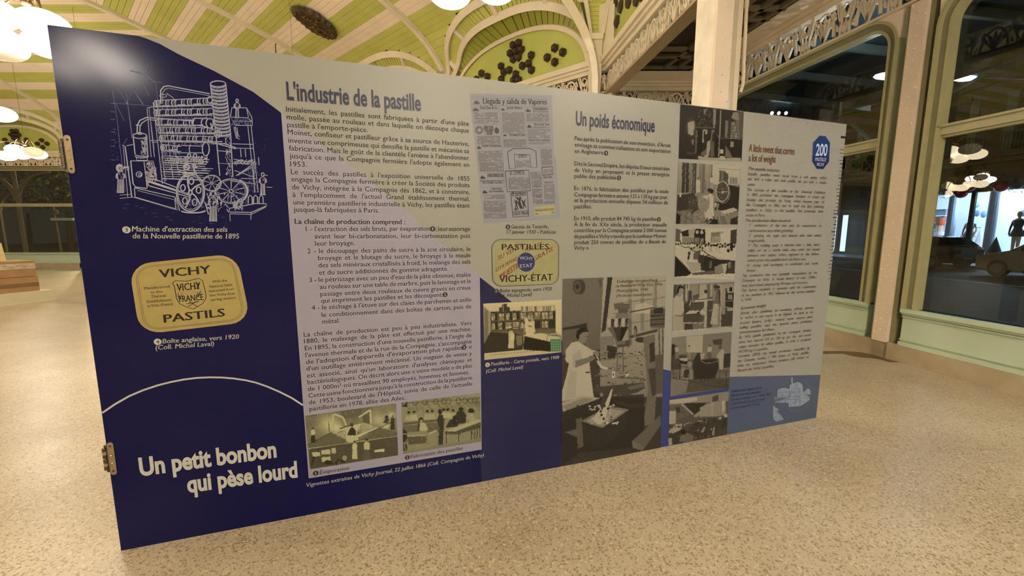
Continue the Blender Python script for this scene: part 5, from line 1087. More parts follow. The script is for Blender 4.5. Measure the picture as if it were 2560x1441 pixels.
def p1(c):
    c.a[:] = .1; P = c.poly
    P([(330, 480), (470, 440), (480, 560), (440, 720), (340, 720)], .6); c.ell(400, 580, 70, 130, .7, .8, True); c.ell(420, 720, 40, 26, .7)
    for k in range(70): x = R.uniform(540, 930); y = R.uniform(180, 560); c.line([(x, y), (x+R.uniform(-20, 20), y+R.uniform(10, 60))], R.uniform(4, 16), R.choice((.12, .25, .45, .6, .35)))
    P([(870, 190), (930, 190), (925, 420), (905, 600), (870, 590)], .52); P([(670, 200), (760, 185), (700, 260), (670, 340)], .5)
    c.line([(490, 575), (870, 590)], 22, .3); c.line([(870, 640), (1000, 810)], 20, .55); c.line([(1030, 215), (985, 1260)], 22, .62); c.line([(1000, 805), (1480, 830)], 10, .4)
    P([(640, 625), (745, 625), (745, 720), (700, 720), (700, 655), (670, 655), (668, 900), (640, 900)], .62); P([(495, 640), (560, 640), (540, 900), (510, 1140), (480, 1140)], .32); P([(540, 630), (640, 630), (640, 1140), (520, 1140)], .06); P([(900, 640), (990, 820), (970, 1220), (890, 1210)], .05)
    c.line([(850, 640), (830, 860), (760, 880)], 20, .5); P([(745, 880), (800, 870), (810, 1000), (770, 1200), (690, 1240), (680, 1160), (730, 1020)], .66); P([(800, 870), (890, 880), (895, 1200), (810, 1210)], .3); P([(600, 1130), (740, 1020), (730, 1160), (640, 1180)], .35); P([(410, 830), (470, 840), (450, 960), (420, 940)], .4)
    P([(545, 1180), (700, 1210), (980, 1230), (1450, 1225), (1470, 1300), (560, 1265)], .68); P([(1130, 430), (1230, 400), (1220, 800), (1110, 800)], .16); P([(1130, 430), (1185, 440), (1165, 795), (1115, 790)], .45)
    P([(1240, 440), (1330, 440), (1400, 830), (1230, 830)], .14)
    for k in range(11): y = 480+k*33; c.line([(1245-k, y), (1325+k*7, y+2)], 15, .68)
    P([(1330, 440), (1460, 420), (1440, 810), (1400, 830)], .36); P([(1300, 260), (1450, 250), (1450, 440), (1330, 420), (1250, 380)], .5); P([(1400, 250), (1510, 255), (1500, 820), (1440, 790)], .28); P([(1005, 830), (1480, 840), (1465, 1200), (1000, 1200)], .07)
    P([(1015, 1045), (1090, 1050), (1088, 1135), (1018, 1130)], .75); P([(1130, 960), (1240, 1130), (1290, 1240), (1120, 1200)], .38); P([(1240, 880), (1310, 885), (1300, 995), (1230, 990)], .55); P([(1020, 1180), (1120, 1200), (1140, 1270), (1010, 1270)], .78)
    P([(320, 1100), (470, 1110), (500, 1160), (300, 1150)], .2); c.noise(.03, 3)
photo([(1700.5, 261), (1858.8, 280), (1853.5, 403.4), (1696, 396.9)], (1680, 250, 8.475), p1, 'printed_photograph', label='dark photograph of a workshop with a stair, topmost of the column')
def p2(c):
    c.a[:] = .5; P = c.poly
    P([(130, 45), (860, 85), (850, 640), (110, 740)], .62)
    for i, (x, w, g) in enumerate(((120, 80, .68), (205, 70, .2), (285, 70, .18), (360, 60, .5), (425, 40, .28), (470, 40, .2), (520, 30, .72), (570, 50, .5), (630, 60, .42), (700, 60, .66), (770, 50, .6), (825, 30, .4))): P([(x+10, 50), (x+10+w, 52), (x+w-10, 690), (x-10, 700)], (g, g*.75))
    P([(855, 90), (1455, 130), (1430, 530), (850, 520)], (.84, .76)); P([(1000, 220), (1100, 230), (1190, 300), (1185, 520), (1000, 470)], .24); P([(1030, 240), (1090, 235), (1090, 440), (1030, 420)], .38); c.line([(985, 183), (1450, 212)], 12, .5); P([(1230, 370), (1380, 370), (1380, 520), (1220, 500)], .55)
    for x in (1240, 1300, 1360): c.line([(x, 360), (x, 510)], 10, .35)
    P([(1200, 525), (1430, 575), (1400, 1075), (900, 1060), (900, 880), (1100, 900)], .1); c.line([(1200, 520), (1430, 568)], 10, .55)
    P([(110, 740), (480, 690), (480, 1040), (100, 1090)], .16); P([(100, 1090), (420, 1040), (480, 1365), (80, 1365)], .45); c.line([(110, 735), (400, 700)], 16, .55); P([(165, 700), (200, 700), (190, 790), (160, 790)], .82)
    for k in range(26): y = 1080+k*11; c.line([(120, y), (440, y-22)], 4, .34)
    P([(80, 1100), (180, 1180), (170, 1365), (80, 1365)], .08)
    c.person(550, 375, 330, .82, .8); c.person(840, 335, 300, .8, .6); c.person(690, 430, 220, .45, .4, .1)
    P([(330, 780), (520, 760), (560, 1040), (420, 1150), (340, 1050)], .2)
    for k in range(70): x = R.uniform(340, 720); y = R.uniform(780, 1340); c.line([(x, y), (x+R.uniform(-30, 30), y+R.uniform(20, 90))], R.uniform(4, 12), R.choice((.15, .3, .5, .68)))
    P([(620, 760), (750, 750), (820, 700), (880, 780), (870, 960), (890, 1230), (700, 1260), (720, 1100), (790, 1010), (770, 860)], .82); c.ell(835, 665, 44, 50, .06); c.ell(800, 640, 60, 40, .12); P([(770, 740), (800, 900), (780, 1000), (740, 900)], .55)
    c.ell(1065, 665, 136, 215, .2); c.ring(1065, 665, 134, 212, 18, .74); c.ring(1085, 690, 138, 225, 10, .6, -60, 120)
    for k in range(18): a = k*math.pi/9; c.line([(1065+20*math.cos(a), 665+30*math.sin(a)), (1065+120*math.cos(a), 665+195*math.sin(a))], 3, .5)
    c.line([(940, 680), (1200, 680)], 10, .68); c.ell(1070, 680, 26, 30, .7); c.ring(665, 935, 96, 132, 16, .62)
    for k in range(5): a = k*math.pi/2.5; c.ring(665+40*math.cos(a), 935+55*math.sin(a), 26, 36, 8, .6)
    P([(960, 920), (1000, 930), (960, 1090), (930, 1080)], .5); P([(900, 900), (950, 900), (940, 1000), (900, 1000)], .7)
    P([(1030, 1085), (1300, 1010), (1395, 1060), (1140, 1165)], .8); P([(1030, 1090), (1140, 1165), (1150, 1240), (1040, 1180)], .6); c.line([(1100, 1160), (1395, 1080)], 8, .2)
    for x in (1165, 1235, 1300, 1370): c.line([(x, 1120), (x-4, 1240)], 8, .22)
    P([(1150, 1170), (1390, 1090), (1385, 1370), (1170, 1370)], .5, .6); P([(1240, 1250), (1390, 1190), (1385, 1370), (1230, 1370)], .12); P([(950, 1200), (1120, 1180), (1170, 1370), (950, 1370)], .4); c.line([(990, 1190), (1030, 1365)], 14, .66)
    c.ring(810, 1270, 80, 110, 22, .06); c.ell(820, 1270, 20, 24, .08); c.line([(650, 1320), (900, 1260)], 20, .06); P([(880, 1250), (960, 1260), (980, 1370), (760, 1370)], .1); P([(690, 1110), (880, 1100), (890, 1190), (700, 1230)], .8); c.noise(.025, 4)
photo([(1695.6, 405.9), (1851.5, 416.5), (1844, 561.6), (1689.4, 559.9)], (1680, 400, 8.475), p2, 'printed_photograph', label='photograph of workers by large flywheels, second in the column')
def p3(c):
    c.a[:] = .84; P = c.poly
    P([(180, 110), (300, 140), (330, 440), (180, 420)], .3); P([(300, 190), (490, 130), (490, 300), (340, 300)], .1); P([(340, 310), (620, 320), (620, 460), (340, 450)], .5); P([(280, 220), (330, 230), (345, 420), (310, 440), (280, 330)], .85); P([(490, 130), (650, 110), (620, 300), (500, 300)], .66)
    P([(660, 110), (890, 130), (900, 470), (620, 450), (630, 220)], .1)
    for x in (700, 810): c.ell(x, 200, 36, 36, .78); P([(x-20, 150), (x+20, 150), (x+24, 200), (x-24, 200)], .75)
    P([(640, 330), (750, 335), (745, 450), (635, 450)], .45); P([(775, 340), (850, 340), (850, 440), (770, 440)], .5); P([(1030, 200), (1330, 180), (1330, 220), (1260, 230), (1260, 430), (1010, 470)], .62); P([(1040, 210), (1240, 200), (1240, 300), (1040, 310)], .45)
    for x in (1050, 1110, 1170, 1225): c.line([(x, 310), (x, 450)], 6, .35)
    P([(1510, 150), (1655, 120), (1640, 480), (1490, 470)], .18); c.line([(1510, 290), (1645, 285)], 8, .45)
    for k in range(26): x = 190+k*56; y = 450+R.uniform(-10, 40)+k*1.5; c.ell(x, y, 24, 26, R.choice((.08, .1, .2))); P([(x-34, y+24), (x+30, y+20), (x+40, y+90), (x-40, y+95)], R.choice((.88, .8, .9)))
    for k in range(16): x = 560+k*68; y = 500+R.uniform(0, 90); c.ell(x, y, 28, 32, R.choice((.07, .12))); P([(x-50, y+30), (x+46, y+26), (x+60, y+150), (x-55, y+150)], R.choice((.86, .78, .7)))
    P([(1390, 720), (1460, 660), (1530, 720), (1520, 880), (1390, 880)], .84); c.ell(1445, 640, 36, 44, .07); P([(1490, 470), (1560, 470), (1550, 650), (1490, 640)], .08)
    P([(620, 680), (780, 660), (780, 870), (600, 850)], .3); P([(870, 770), (960, 740), (1230, 850), (1610, 880), (1600, 1200), (800, 1120), (780, 900)], .1); P([(900, 760), (1100, 770), (1400, 850), (1200, 860)], .74); P([(1000, 890), (1060, 880), (1040, 1060), (980, 1060)], .34)
    c.line([(285, 400), (320, 520), (410, 575), (485, 545), (560, 620), (660, 665), (760, 655), (830, 630), (900, 690), (1010, 760), (1180, 850), (1300, 890), (1610, 890)], 20, .07)
    P([(740, 740), (860, 740), (860, 1110), (790, 1110), (780, 960), (710, 910)], .14); P([(480, 660), (540, 670), (500, 860), (465, 860)], .12); P([(540, 660), (620, 670), (600, 850), (520, 850)], .8); P([(1290, 960), (1420, 950), (1400, 1190), (1330, 1210)], .76); P([(1420, 900), (1600, 910), (1590, 1170), (1380, 1200)], .18)
    for k in range(4): c.line([(1440, 930+k*38), (1510, 920+k*38)], 14, .75)
    P([(165, 760), (560, 1180), (480, 1240), (150, 1290)], .06); c.line([(160, 755), (400, 1000), (560, 1170)], 14, .4); P([(560, 1180), (1110, 1110), (1250, 1200), (600, 1230)], .3); P([(420, 900), (760, 930), (790, 1110), (560, 1160)], .6, .7); P([(1110, 1040), (1290, 950), (1340, 1190), (1130, 1200)], .5)
    P([(140, 1270), (1600, 1190), (1590, 1345), (138, 1345)], .9); c.line([(1110, 1280), (1200, 1262), (1320, 1240), (1330, 1200)], 6, .4); c.line([(1350, 1300), (1440, 1250), (1500, 1300), (1560, 1270)], 6, .45); c.line([(250, 1325), (1100, 1300)], 3, .6); c.noise(.025, 5)
photo([(1688.5, 569.9), (1842.3, 571), (1835.5, 699.8), (1684.6, 694.5)], (1670, 560, 9.605), p3, 'printed_photograph', label='photograph of a crowded packing hall with a looping rope, third in the column')
def p4(c):
    c.a[:] = .5; P = c.poly
    P([(120, 190), (450, 180), (440, 620), (120, 620)], .3)
    for x, w, g in ((130, 60, .2), (310, 30, .7), (395, 30, .75), (440, 40, .72), (520, 150, .55), (680, 30, .4), (710, 160, .68), (880, 60, .35), (960, 30, .75), (1000, 30, .5), (1040, 180, .6), (1190, 300, .62)): P([(x, 190), (x+w, 180), (x+w-6, 560), (x-6, 580)], g)
    P([(450, 340), (530, 320), (540, 620), (440, 620)], .2); P([(560, 440), (700, 400), (690, 560), (560, 560)], .25); P([(560, 500), (1000, 470), (1000, 560), (560, 560)], .3)
    P([(590, 550), (1000, 520), (1000, 545), (620, 590)], .8); P([(690, 490), (880, 460), (880, 510), (690, 520)], .72); c.ell(845, 350, 34, 42, .08); P([(800, 420), (870, 395), (880, 470), (780, 470)], .75)
    P([(350, 620), (820, 580), (830, 1180), (370, 1220)], .16); P([(380, 860), (480, 785), (720, 775), (600, 860)], .8); P([(440, 640), (810, 600), (780, 770), (500, 775)], .22); c.line([(520, 550), (478, 680)], 20, .75); P([(340, 860), (830, 840), (830, 1030), (340, 1040)], .2); c.line([(345, 1062), (790, 1055)], 26, .7); P([(550, 1080), (790, 1075), (780, 1180), (560, 1200)], .4)
    P([(810, 560), (880, 560), (860, 1160), (800, 1170), (820, 900), (720, 860), (720, 790), (810, 700)], .75)
    for k in range(30): c.ell(R.uniform(720, 870), R.uniform(700, 1140), 10, 12, R.choice((.4, .5, .9)))
    P([(880, 560), (1010, 550), (980, 1160), (870, 1165)], .2); P([(920, 770), (990, 765), (990, 785), (920, 790)], .7)
    P([(1030, 240), (1080, 200), (1140, 260), (1160, 330), (1180, 600), (1130, 640), (1010, 620), (1000, 560), (1040, 420)], .34); c.ell(1070, 240, 48, 44, .15); c.ell(1135, 250, 26, 32, .06); P([(1130, 300), (1170, 300), (1200, 640), (1160, 700)], .16); P([(1040, 330), (1080, 330), (1060, 560), (1010, 560)], .5)
    P([(1030, 620), (1130, 630), (1110, 1095), (950, 1080)], .74)
    for x in (1010, 1050, 1085): c.line([(x+25, 640), (x-5, 1080)], 8, .6)
    c.line([(1195, 190), (1180, 1150)], 22, .72); P([(1200, 560), (1500, 540), (1450, 1140), (1190, 1140)], .18); P([(1200, 400), (1290, 400), (1280, 700), (1200, 700)], .6); P([(1200, 700), (1290, 690), (1280, 860), (1200, 870)], .5)
    c.ell(1412, 300, 36, 54, .05); P([(1290, 400), (1480, 370), (1480, 720), (1290, 720)], .1); P([(1350, 420), (1440, 415), (1445, 530), (1340, 530)], .5); c.ell(1306, 295, 18, 20, .08); P([(1290, 310), (1330, 330), (1340, 420), (1300, 420)], .1); c.line([(1300, 570), (1480, 560)], 10, .6); c.line([(1290, 700), (1470, 730)], 20, .6); P([(1320, 730), (1480, 730), (1480, 780), (1340, 790)], .65)
    P([(180, 440), (330, 440), (350, 620), (360, 780), (280, 900), (340, 1230), (90, 1245), (110, 520)], .76); P([(270, 260), (330, 260), (340, 330), (300, 440), (260, 480), (210, 420)], .6); P([(195, 400), (200, 300), (240, 225), (330, 225), (370, 280), (350, 300), (290, 270), (245, 300), (240, 360), (215, 410)], .06); P([(150, 880), (280, 880), (320, 870), (360, 880), (280, 920), (150, 900)], .35); P([(100, 900), (330, 910), (350, 1230), (95, 1245)], .68)
    P([(95, 1245), (1440, 1130), (1440, 1260), (95, 1300)], .9); c.line([(195, 1265), (420, 1250)], 12, .3); c.line([(500, 1235), (840, 1215)], 10, .4); c.line([(880, 1200), (1280, 1165)], 10, .45); P([(1320, 1155), (1435, 1140), (1430, 1165), (1340, 1175)], .15); c.noise(.025, 6)
photo([(1684.4, 712.2), (1835.5, 704.4), (1829.8, 818), (1679.8, 831)], (1670, 690, 9.005), p4, 'printed_photograph', label='photograph of women in white coats by a machine, fourth in the column')
def p5(c):
    c.a[:] = .4; P = c.poly
    P([(90, 110), (270, 105), (275, 300), (90, 320)], .5); P([(270, 100), (465, 85), (460, 300), (270, 290)], .74); P([(465, 85), (815, 50), (800, 420), (460, 300)], .46); P([(580, 140), (700, 130), (690, 210), (590, 200)], .2)
    P([(85, 330), (330, 330), (350, 500), (80, 500)], .2); P([(85, 220), (130, 200), (130, 330), (85, 330)], .1); c.ell(110, 215, 20, 20, .05); P([(180, 365), (320, 360), (270, 405), (190, 385)], .74)
    c.person(150, 212, 160, .7, .4); c.person(300, 210, 180, .7, .5); c.person(545, 205, 180, .74, .3); P([(640, 350), (690, 250), (720, 270), (705, 500), (665, 500), (660, 370)], .7); c.ell(675, 232, 24, 26, .3); P([(630, 340), (660, 290), (680, 350), (640, 370)], .68)
    P([(720, 300), (800, 290), (795, 470), (715, 480)], .12); c.line([(715, 305), (800, 298)], 10, .6)
    P([(345, 400), (400, 300), (445, 300), (440, 390), (650, 380), (655, 480), (600, 640), (360, 640)], .11); P([(435, 310), (490, 300), (480, 360), (440, 390)], .66); c.line([(440, 395), (500, 425), (580, 420), (655, 392)], 9, .45); P([(450, 385), (640, 365), (600, 410), (500, 418)], .08)
    P([(75, 600), (300, 620), (270, 760), (70, 830)], .48); P([(300, 620), (790, 600), (780, 725), (260, 780)], .26); P([(200, 400), (330, 400), (340, 620), (210, 620)], .55); P([(240, 500), (300, 500), (290, 600), (230, 600)], .15)
    P([(180, 400), (290, 400), (270, 440), (190, 430)], .08); c.line([(190, 410), (185, 620)], 10, .08); c.line([(270, 410), (275, 560)], 8, .1)
    c.line([(80, 440), (340, 475), (790, 520)], 7, .08); c.line([(80, 460), (340, 495), (790, 545)], 5, .12); c.line([(75, 600), (300, 635), (520, 690), (780, 720)], 6, .1)
    for x in (110, 185, 300, 440, 530, 665, 745): c.line([(x, 450+x*.1), (x, 590+x*.16)], 7, .09)
    for x in (130, 240, 470, 620, 700, 770): c.ring(x, 560+x*.14, 22, 28, 5, .12)
    c.noise(.025, 7)
photo([(1679.4, 844), (1829, 830), (1822.3, 970.3), (1675, 992.3)], (1660, 820, 4.805), p5, 'printed_photograph', label='photograph of workers around a large round vat behind a railing')
def p6(c):
    c.a[:] = .3; P = c.poly
    P([(60, 860), (790, 755), (770, 880), (500, 900), (340, 900), (60, 950)], .55); P([(65, 870), (400, 830), (400, 870), (240, 905), (65, 910)], .8); P([(60, 930), (230, 910), (330, 1040), (150, 1110), (60, 1000)], .34); P([(65, 1000), (145, 995), (140, 1150), (60, 1160)], .74); P([(240, 905), (500, 900), (430, 1000), (360, 1060)], .12); c.line([(210, 915), (350, 1040)], 22, .68); P([(350, 1050), (430, 1000), (440, 1050), (370, 1080)], .6)
    P([(430, 960), (520, 910), (740, 860), (740, 1060), (430, 1070)], .62)
    for k in range(10): c.line([(570+k*16, 890-k*3), (568+k*16, 1060)], 5, R.choice((.45, .5, .7)))
    P([(700, 880), (725, 875), (720, 1010), (700, 1010)], .85); P([(580, 830), (650, 800), (650, 880), (580, 890)], .25); P([(140, 950), (190, 950), (190, 1010), (145, 1020)], .15); c.line([(150, 1020), (230, 1010), (270, 1080)], 8, .2)
    for k in range(90):
        t = R.random(); x = 70+t*680; y = 1180-t*120+R.uniform(0, 70)*(1-t*.5); c.ell(x, y, 14, 16, R.choice((.72, .8, .6, .2, .12))); c.ell(x+R.uniform(-8, 8), y-14, 8, 8, .1)
    P([(55, 1270), (180, 1210), (300, 1160), (600, 1080), (760, 1060), (755, 1280), (50, 1420)], .14, .75)
    for k in range(60): x = R.uniform(70, 740); y = R.uniform(1120, 1330); c.line([(x, y), (x+R.uniform(-20, 40), y+R.uniform(-14, 18))], R.uniform(6, 16), R.choice((.08, .12, .3, .5, .68)))
    P([(180, 1370), (200, 1290), (280, 1260), (360, 1300), (340, 1380)], .4); c.ell(230, 1250, 34, 34, .06); P([(440, 1250), (480, 1190), (500, 1190), (470, 1260)], .6); P([(575, 1290), (590, 1200), (610, 1190), (600, 1290)], .66); P([(610, 1240), (750, 1200), (750, 1280), (620, 1310)], .2); P([(50, 1330), (90, 1320), (100, 1410), (50, 1420)], .7)
    P([(60, 1230), (190, 1195), (190, 1230), (100, 1270)], .7); c.ell(740, 1055, 20, 24, .82); P([(700, 1090), (760, 1070), (755, 1200), (700, 1200)], .14); P([(640, 1080), (690, 1070), (680, 1100)], .85); c.noise(.03, 8)
photo([(1673, 1000.6), (1822, 978.6), (1816.5, 1086.5), (1670, 1114.5)], (1660, 820, 4.805), p6, 'printed_photograph', label='photograph of a crowded sorting room, lowest of the column')
def e1(c):
    c.a[:] = .45; P = c.poly
    for k in range(60): c.ell(R.uniform(120, 1290), R.uniform(290, 560), R.uniform(40, 120), R.uniform(20, 60), R.choice((.28, .34, .5, .6, .42)), .5, True)
    c.ell(420, 520, 120, 110, .92, .9, True); c.ell(520, 560, 80, 60, .95, .9, True); c.ell(1060, 460, 110, 90, .85, .8, True); c.ell(1220, 400, 60, 50, .88, .8, True); c.ell(1150, 540, 50, 40, .95, .9, True)
    P([(560, 340), (840, 310), (850, 400), (590, 460)], .34); c.line([(470, 540), (470, 400), (500, 392), (600, 430), (640, 530)], 22, .85); c.line([(800, 430), (950, 335), (955, 510)], 22, .82); P([(850, 410), (935, 360), (945, 510), (860, 500)], .3); c.line([(415, 490), (425, 610)], 12, .25)
    P([(640, 720), (460, 640), (640, 540), (880, 500), (1060, 560), (820, 690)], .82); P([(150, 770), (450, 625), (640, 715), (640, 740), (820, 720), (1060, 560), (1300, 620), (1305, 660), (160, 815)], .34)
    for k in range(8): c.line([(400+k*22, 655-k*6), (640, 705-k*16)], 5, .35); c.line([(780, 650-k*5), (1040-k*26, 545-k*7)], 5, .35)
    c.line([(150, 780), (455, 620)], 8, .15); c.line([(780, 700), (1220, 490)], 10, .2); P([(160, 815), (1305, 660), (1310, 910), (180, 1090)], .24); c.line([(155, 830), (1305, 668)], 10, .72)
    for k in range(160): x = R.uniform(180, 1300); y = R.uniform(720, 1050); c.line([(x, y), (x+R.uniform(4, 16), y+R.uniform(-20, 20))], 4, R.choice((.12, .34, .42)))
    for k in range(120): x = R.uniform(130, 1290); y = R.uniform(300, 700); c.line([(x, y), (x+R.uniform(8, 26), y+R.uniform(-10, 10))], 3, R.choice((.3, .6, .7)))
    P([(320, 850), (435, 838), (440, 900), (325, 905)], .82); P([(450, 825), (508, 818), (508, 888), (455, 895)], .8); P([(1000, 848), (1128, 832), (1130, 868), (1005, 876)], .86); P([(325, 940), (440, 932), (440, 985), (330, 1000)], .8)
    P([(650, 660), (690, 570), (720, 550), (760, 590), (770, 660)], .12); c.ell(712, 525, 22, 26, .2); c.line([(560, 575), (700, 530)], 12, .15); P([(640, 740), (690, 670), (780, 670), (800, 720), (700, 750)], .82)
    c.person(215, 560, 200, .85, .14); P([(200, 880), (300, 870), (310, 920), (220, 935)], .85); c.ell(285, 852, 20, 24, .2); c.line([(230, 930), (200, 1040)], 24, .12); c.line([(270, 930), (330, 1020)], 24, .2); c.person(750, 730, 240, .86, .82); c.person(905, 705, 280, .84, .3); P([(1110, 500), (1150, 430), (1190, 450), (1170, 510)], .2); c.ell(1158, 425, 22, 22, .12); c.person(1235, 405, 190, .16, .14)
    for k in range(24): c.ell(R.uniform(360, 620), R.uniform(980, 1030), 18, 14, .1)
    c.ell(620, 950, 30, 34, .6); c.noise(.03, 9)
photo([(762.5, 1039.7), (990, 1008.8), (995.5, 1138.7), (774.8, 1173.9)], (740, 960, 5.12), e1, 'printed_engraving', dark='120e06', light='ddd09a', label='sepia engraving of men over steaming evaporation pans')
def e2(c):
    c.a[:] = .56; P = c.poly
    for k in range(40): c.ell(R.uniform(1350, 2360), R.uniform(130, 420), R.uniform(40, 120), R.uniform(16, 50), R.choice((.4, .5, .6, .66)), .5, True)
    c.line([(1350, 250), (2360, 190)], 8, .3)
    for x in (1390, 1520, 1650, 1790, 1890, 1950, 2080, 2160, 2230, 2290, 2330): c.ring(x, 245-(x-1400)*.04, 30, 36, 9, .2); c.line([(x, 240), (x+R.uniform(40, 120), 370)], 7, .3); c.line([(x+16, 240), (x+120, 350)], 5, .35)
    P([(1350, 290), (1420, 240), (1420, 300)], .1)
    for x, y in ((1440, 365), (1510, 360), (1680, 350), (1740, 350), (1840, 345), (1940, 330), (2010, 340), (1890, 330)): P([(x-45, y+110), (x-34, y+40), (x, y+26), (x+36, y+44), (x+48, y+105)], R.choice((.7, .62, .76))); c.ell(x, y+14, 18, 24, .55); c.ell(x, y, 20, 18, .1)
    P([(1370, 500), (1900, 440), (1900, 470), (1370, 530)], .3); P([(1370, 540), (1900, 480), (1890, 600), (1700, 640), (1370, 620)], .36); P([(1400, 625), (1680, 600), (1680, 660), (1400, 670)], .55); c.line([(1400, 665), (1660, 655)], 14, .72); c.line([(1690, 640), (1800, 600)], 22, .78); c.line([(1700, 570), (1890, 545)], 8, .2)
    P([(1550, 600), (1560, 510), (1600, 490), (1660, 510), (1690, 590), (1640, 605)], .78); c.ell(1600, 465, 32, 36, .12); c.ell(1604, 480, 20, 24, .6); P([(1545, 610), (1560, 510), (1585, 500), (1580, 600)], .2)
    P([(1800, 470), (1830, 390), (1880, 400), (1890, 500), (1880, 780), (1820, 780), (1830, 560)], .14); c.ell(1843, 360, 28, 34, .1)
    P([(1910, 560), (1960, 470), (2020, 440), (2100, 480), (2060, 550)], .12); c.ell(2045, 440, 46, 40, .1); c.ell(2070, 455, 24, 26, .6); P([(2030, 440), (2060, 350), (2140, 350), (2180, 400), (2170, 500), (2090, 510)], .14); c.ell(2110, 325, 32, 28, .1); P([(2180, 450), (2200, 380), (2260, 370), (2300, 460), (2240, 490)], .66); c.ell(2240, 345, 40, 30, .1)
    P([(1890, 605), (2340, 450), (2365, 480), (2080, 590), (2040, 610)], .76); P([(1900, 610), (2040, 612), (2365, 490), (2365, 560), (2050, 650), (1910, 640)], .24)
    for x in (1915, 2075, 2235): P([(x, 600), (x+24, 600), (x+20, 790), (x+2, 800)], .16); c.line([(x+20, 610), (x+16, 790)], 6, .7)
    for x in (2280, 2310, 2345): P([(x, 540), (x+14, 536), (x+12, 700), (x, 705)], .2)
    P([(1365, 560), (1420, 620), (1420, 900), (1370, 900)], .1); c.ring(1385, 700, 60, 60, 12, .6); c.ring(1450, 790, 60, 90, 10, .55, 60, 300); c.ring(1560, 770, 70, 100, 10, .5, 80, 280); P([(1420, 680), (1680, 670), (1660, 760), (1440, 780)], .28)
    P([(1370, 860), (1800, 790), (2365, 700), (2368, 742), (1372, 898)], .5)
    for k in range(260): x = R.uniform(1350, 2360); y = R.uniform(250, 850); c.line([(x, y), (x+R.uniform(6, 20), y+R.uniform(-10, 14))], 3, R.choice((.2, .3, .62, .7)))
    c.noise(.03, 10)
photo([(1002.7, 1006.9), (1200, 982.5), (1202.9, 1104.5), (1008, 1135.4)], (740, 960, 5.12), e2, 'printed_engraving', dark='120e06', light='d8cc98', label='sepia engraving of workers making lozenges at long tables')
flush_text()

# hinges on the left edge
BRASS = mat('brass_leaf', 'a3947a', 0.36, metal=0.7, var=0.15, scale=30); STEEL = mat('hinge_barrel_steel', '5c5346', 0.3, metal=0.9, var=0.3, scale=60)
for (y0, y1, lab) in ((338, 434, None), (1106, 1187, None)):
    xe = lambda y: 115+(303-115)*(y-61)/(1378-61); v1 = UVp(xe(y0)+8, y0)[1]; v0 = UVp(xe(y1)+8, y1)[1]
    h = empty('hinge', PP(0, (v0+v1)/2), panel); w = 0.024; u0_ = 0.004
    pts = [(u0_, v0+w/2), (u0_+w, v0+w/2), (u0_+w, v1-w/2), (u0_, v1-w/2)]
    out = []
    for cx, cv_, a0 in ((u0_+w/2, v1-w/2, 0), (u0_+w/2, v0+w/2, 180)):
        for i in range(9): a = math.radians(a0+180*i/8); out.append((cx+w/2*math.cos(a), cv_+w/2*math.sin(a)))
    mb = MB(); mb.prism([PP(u, v, 0.0022) for u, v in out], PN*0.003); mb.build('leaf_plate', BRASS, h)
    for f in (0.12, 0.88):
        v = v0+(v1-v0)*f; mb = MB(); mb.prism([PP(u0_+w/2+0.0045*math.cos(i*math.pi/5), v+0.0045*math.sin(i*math.pi/5), 0.0052) for i in range(10)], PN*0.0006); mb.build('screw_hole', INKB, h)
    for f in (0.37, 0.6):
        v = v0+(v1-v0)*f; mb = MB(); mb.ellipsoid(PP(u0_+w/2, v, 0.005), 0.0055, 0.0055, 0.0035, 10, 6); mb.build('screw', mat('bright_screw', 'c9c9c4', 0.2, metal=1.0), h)
    for f0, f1 in ((0.16, 0.50), (0.52, 0.84)):
        va, vb = v0+(v1-v0)*f0, v0+(v1-v0)*f1
        k = 7 if y0 < 900 else 3
        for q in range(k):
            a_ = va+(vb-va)*q/k; b_ = va+(vb-va)*(q+0.85)/k; mb = MB(); mb.tube([PP(-0.012, a_, -0.006), PP(-0.012, b_, -0.006)], 0.0105, 10); mb.build('knuckle', STEEL if (q % 2 == 0 or y0 < 900) else BRASS, h)
    mb = MB(); mb.hexa([PP(-0.012, v0+.015, -0.012), PP(0.006, v0+.015, -0.012), PP(0.006, v0+.015, 0.0023), PP(-0.012, v0+.015, -0.002), PP(-0.012, v1-.015, -0.012), PP(0.006, v1-.015, -0.012), PP(0.006, v1-.015, 0.0023), PP(-0.012, v1-.015, -0.002)]); mb.build('barrel_leaf', STEEL, h)
# ------------------------------------------------------------------ lamp clusters of flattened frosted globes
GLOBE = mat('frosted_globe_lit', 'fff4e0', 0.3, var=0.0, emit='fff3e2', estr=LAMP*0.62)
def globe_faint(): return mat('frosted_globe_faint', 'e8dcc4', 0.3, var=0.02, emit='ffe8c8', estr=0.25)  # unlit globe with a faint glow put into its material
_gm = MB().ellipsoid((0, 0, 0), 0.215, 0.215, 0.135, 24, 12)
_gme = {}
GLOBE2 = mat('frosted_globe_lit_unseen', 'fff4e0', 0.3, var=0.0, emit='fff3e2', estr=LAMP*1.0)  # stronger glow for the unseen clusters than for the visible globes
GLOBE3 = mat('frosted_globe_soft', 'fff4e0', 0.3, var=0.0, emit='ffe6c0', estr=LAMP*0.28)
def gmesh(lit):
    if lit not in _gme:
        me = bpy.data.meshes.new('globe'); me.from_pydata(_gm.v, [], _gm.f); me.polygons.foreach_set('use_smooth', [True]*len(me.polygons)); me.materials.append({0: globe_faint(), 1: GLOBE, 2: GLOBE2, 3: GLOBE3}[lit]); _gme[lit] = me
    return _gme[lit]
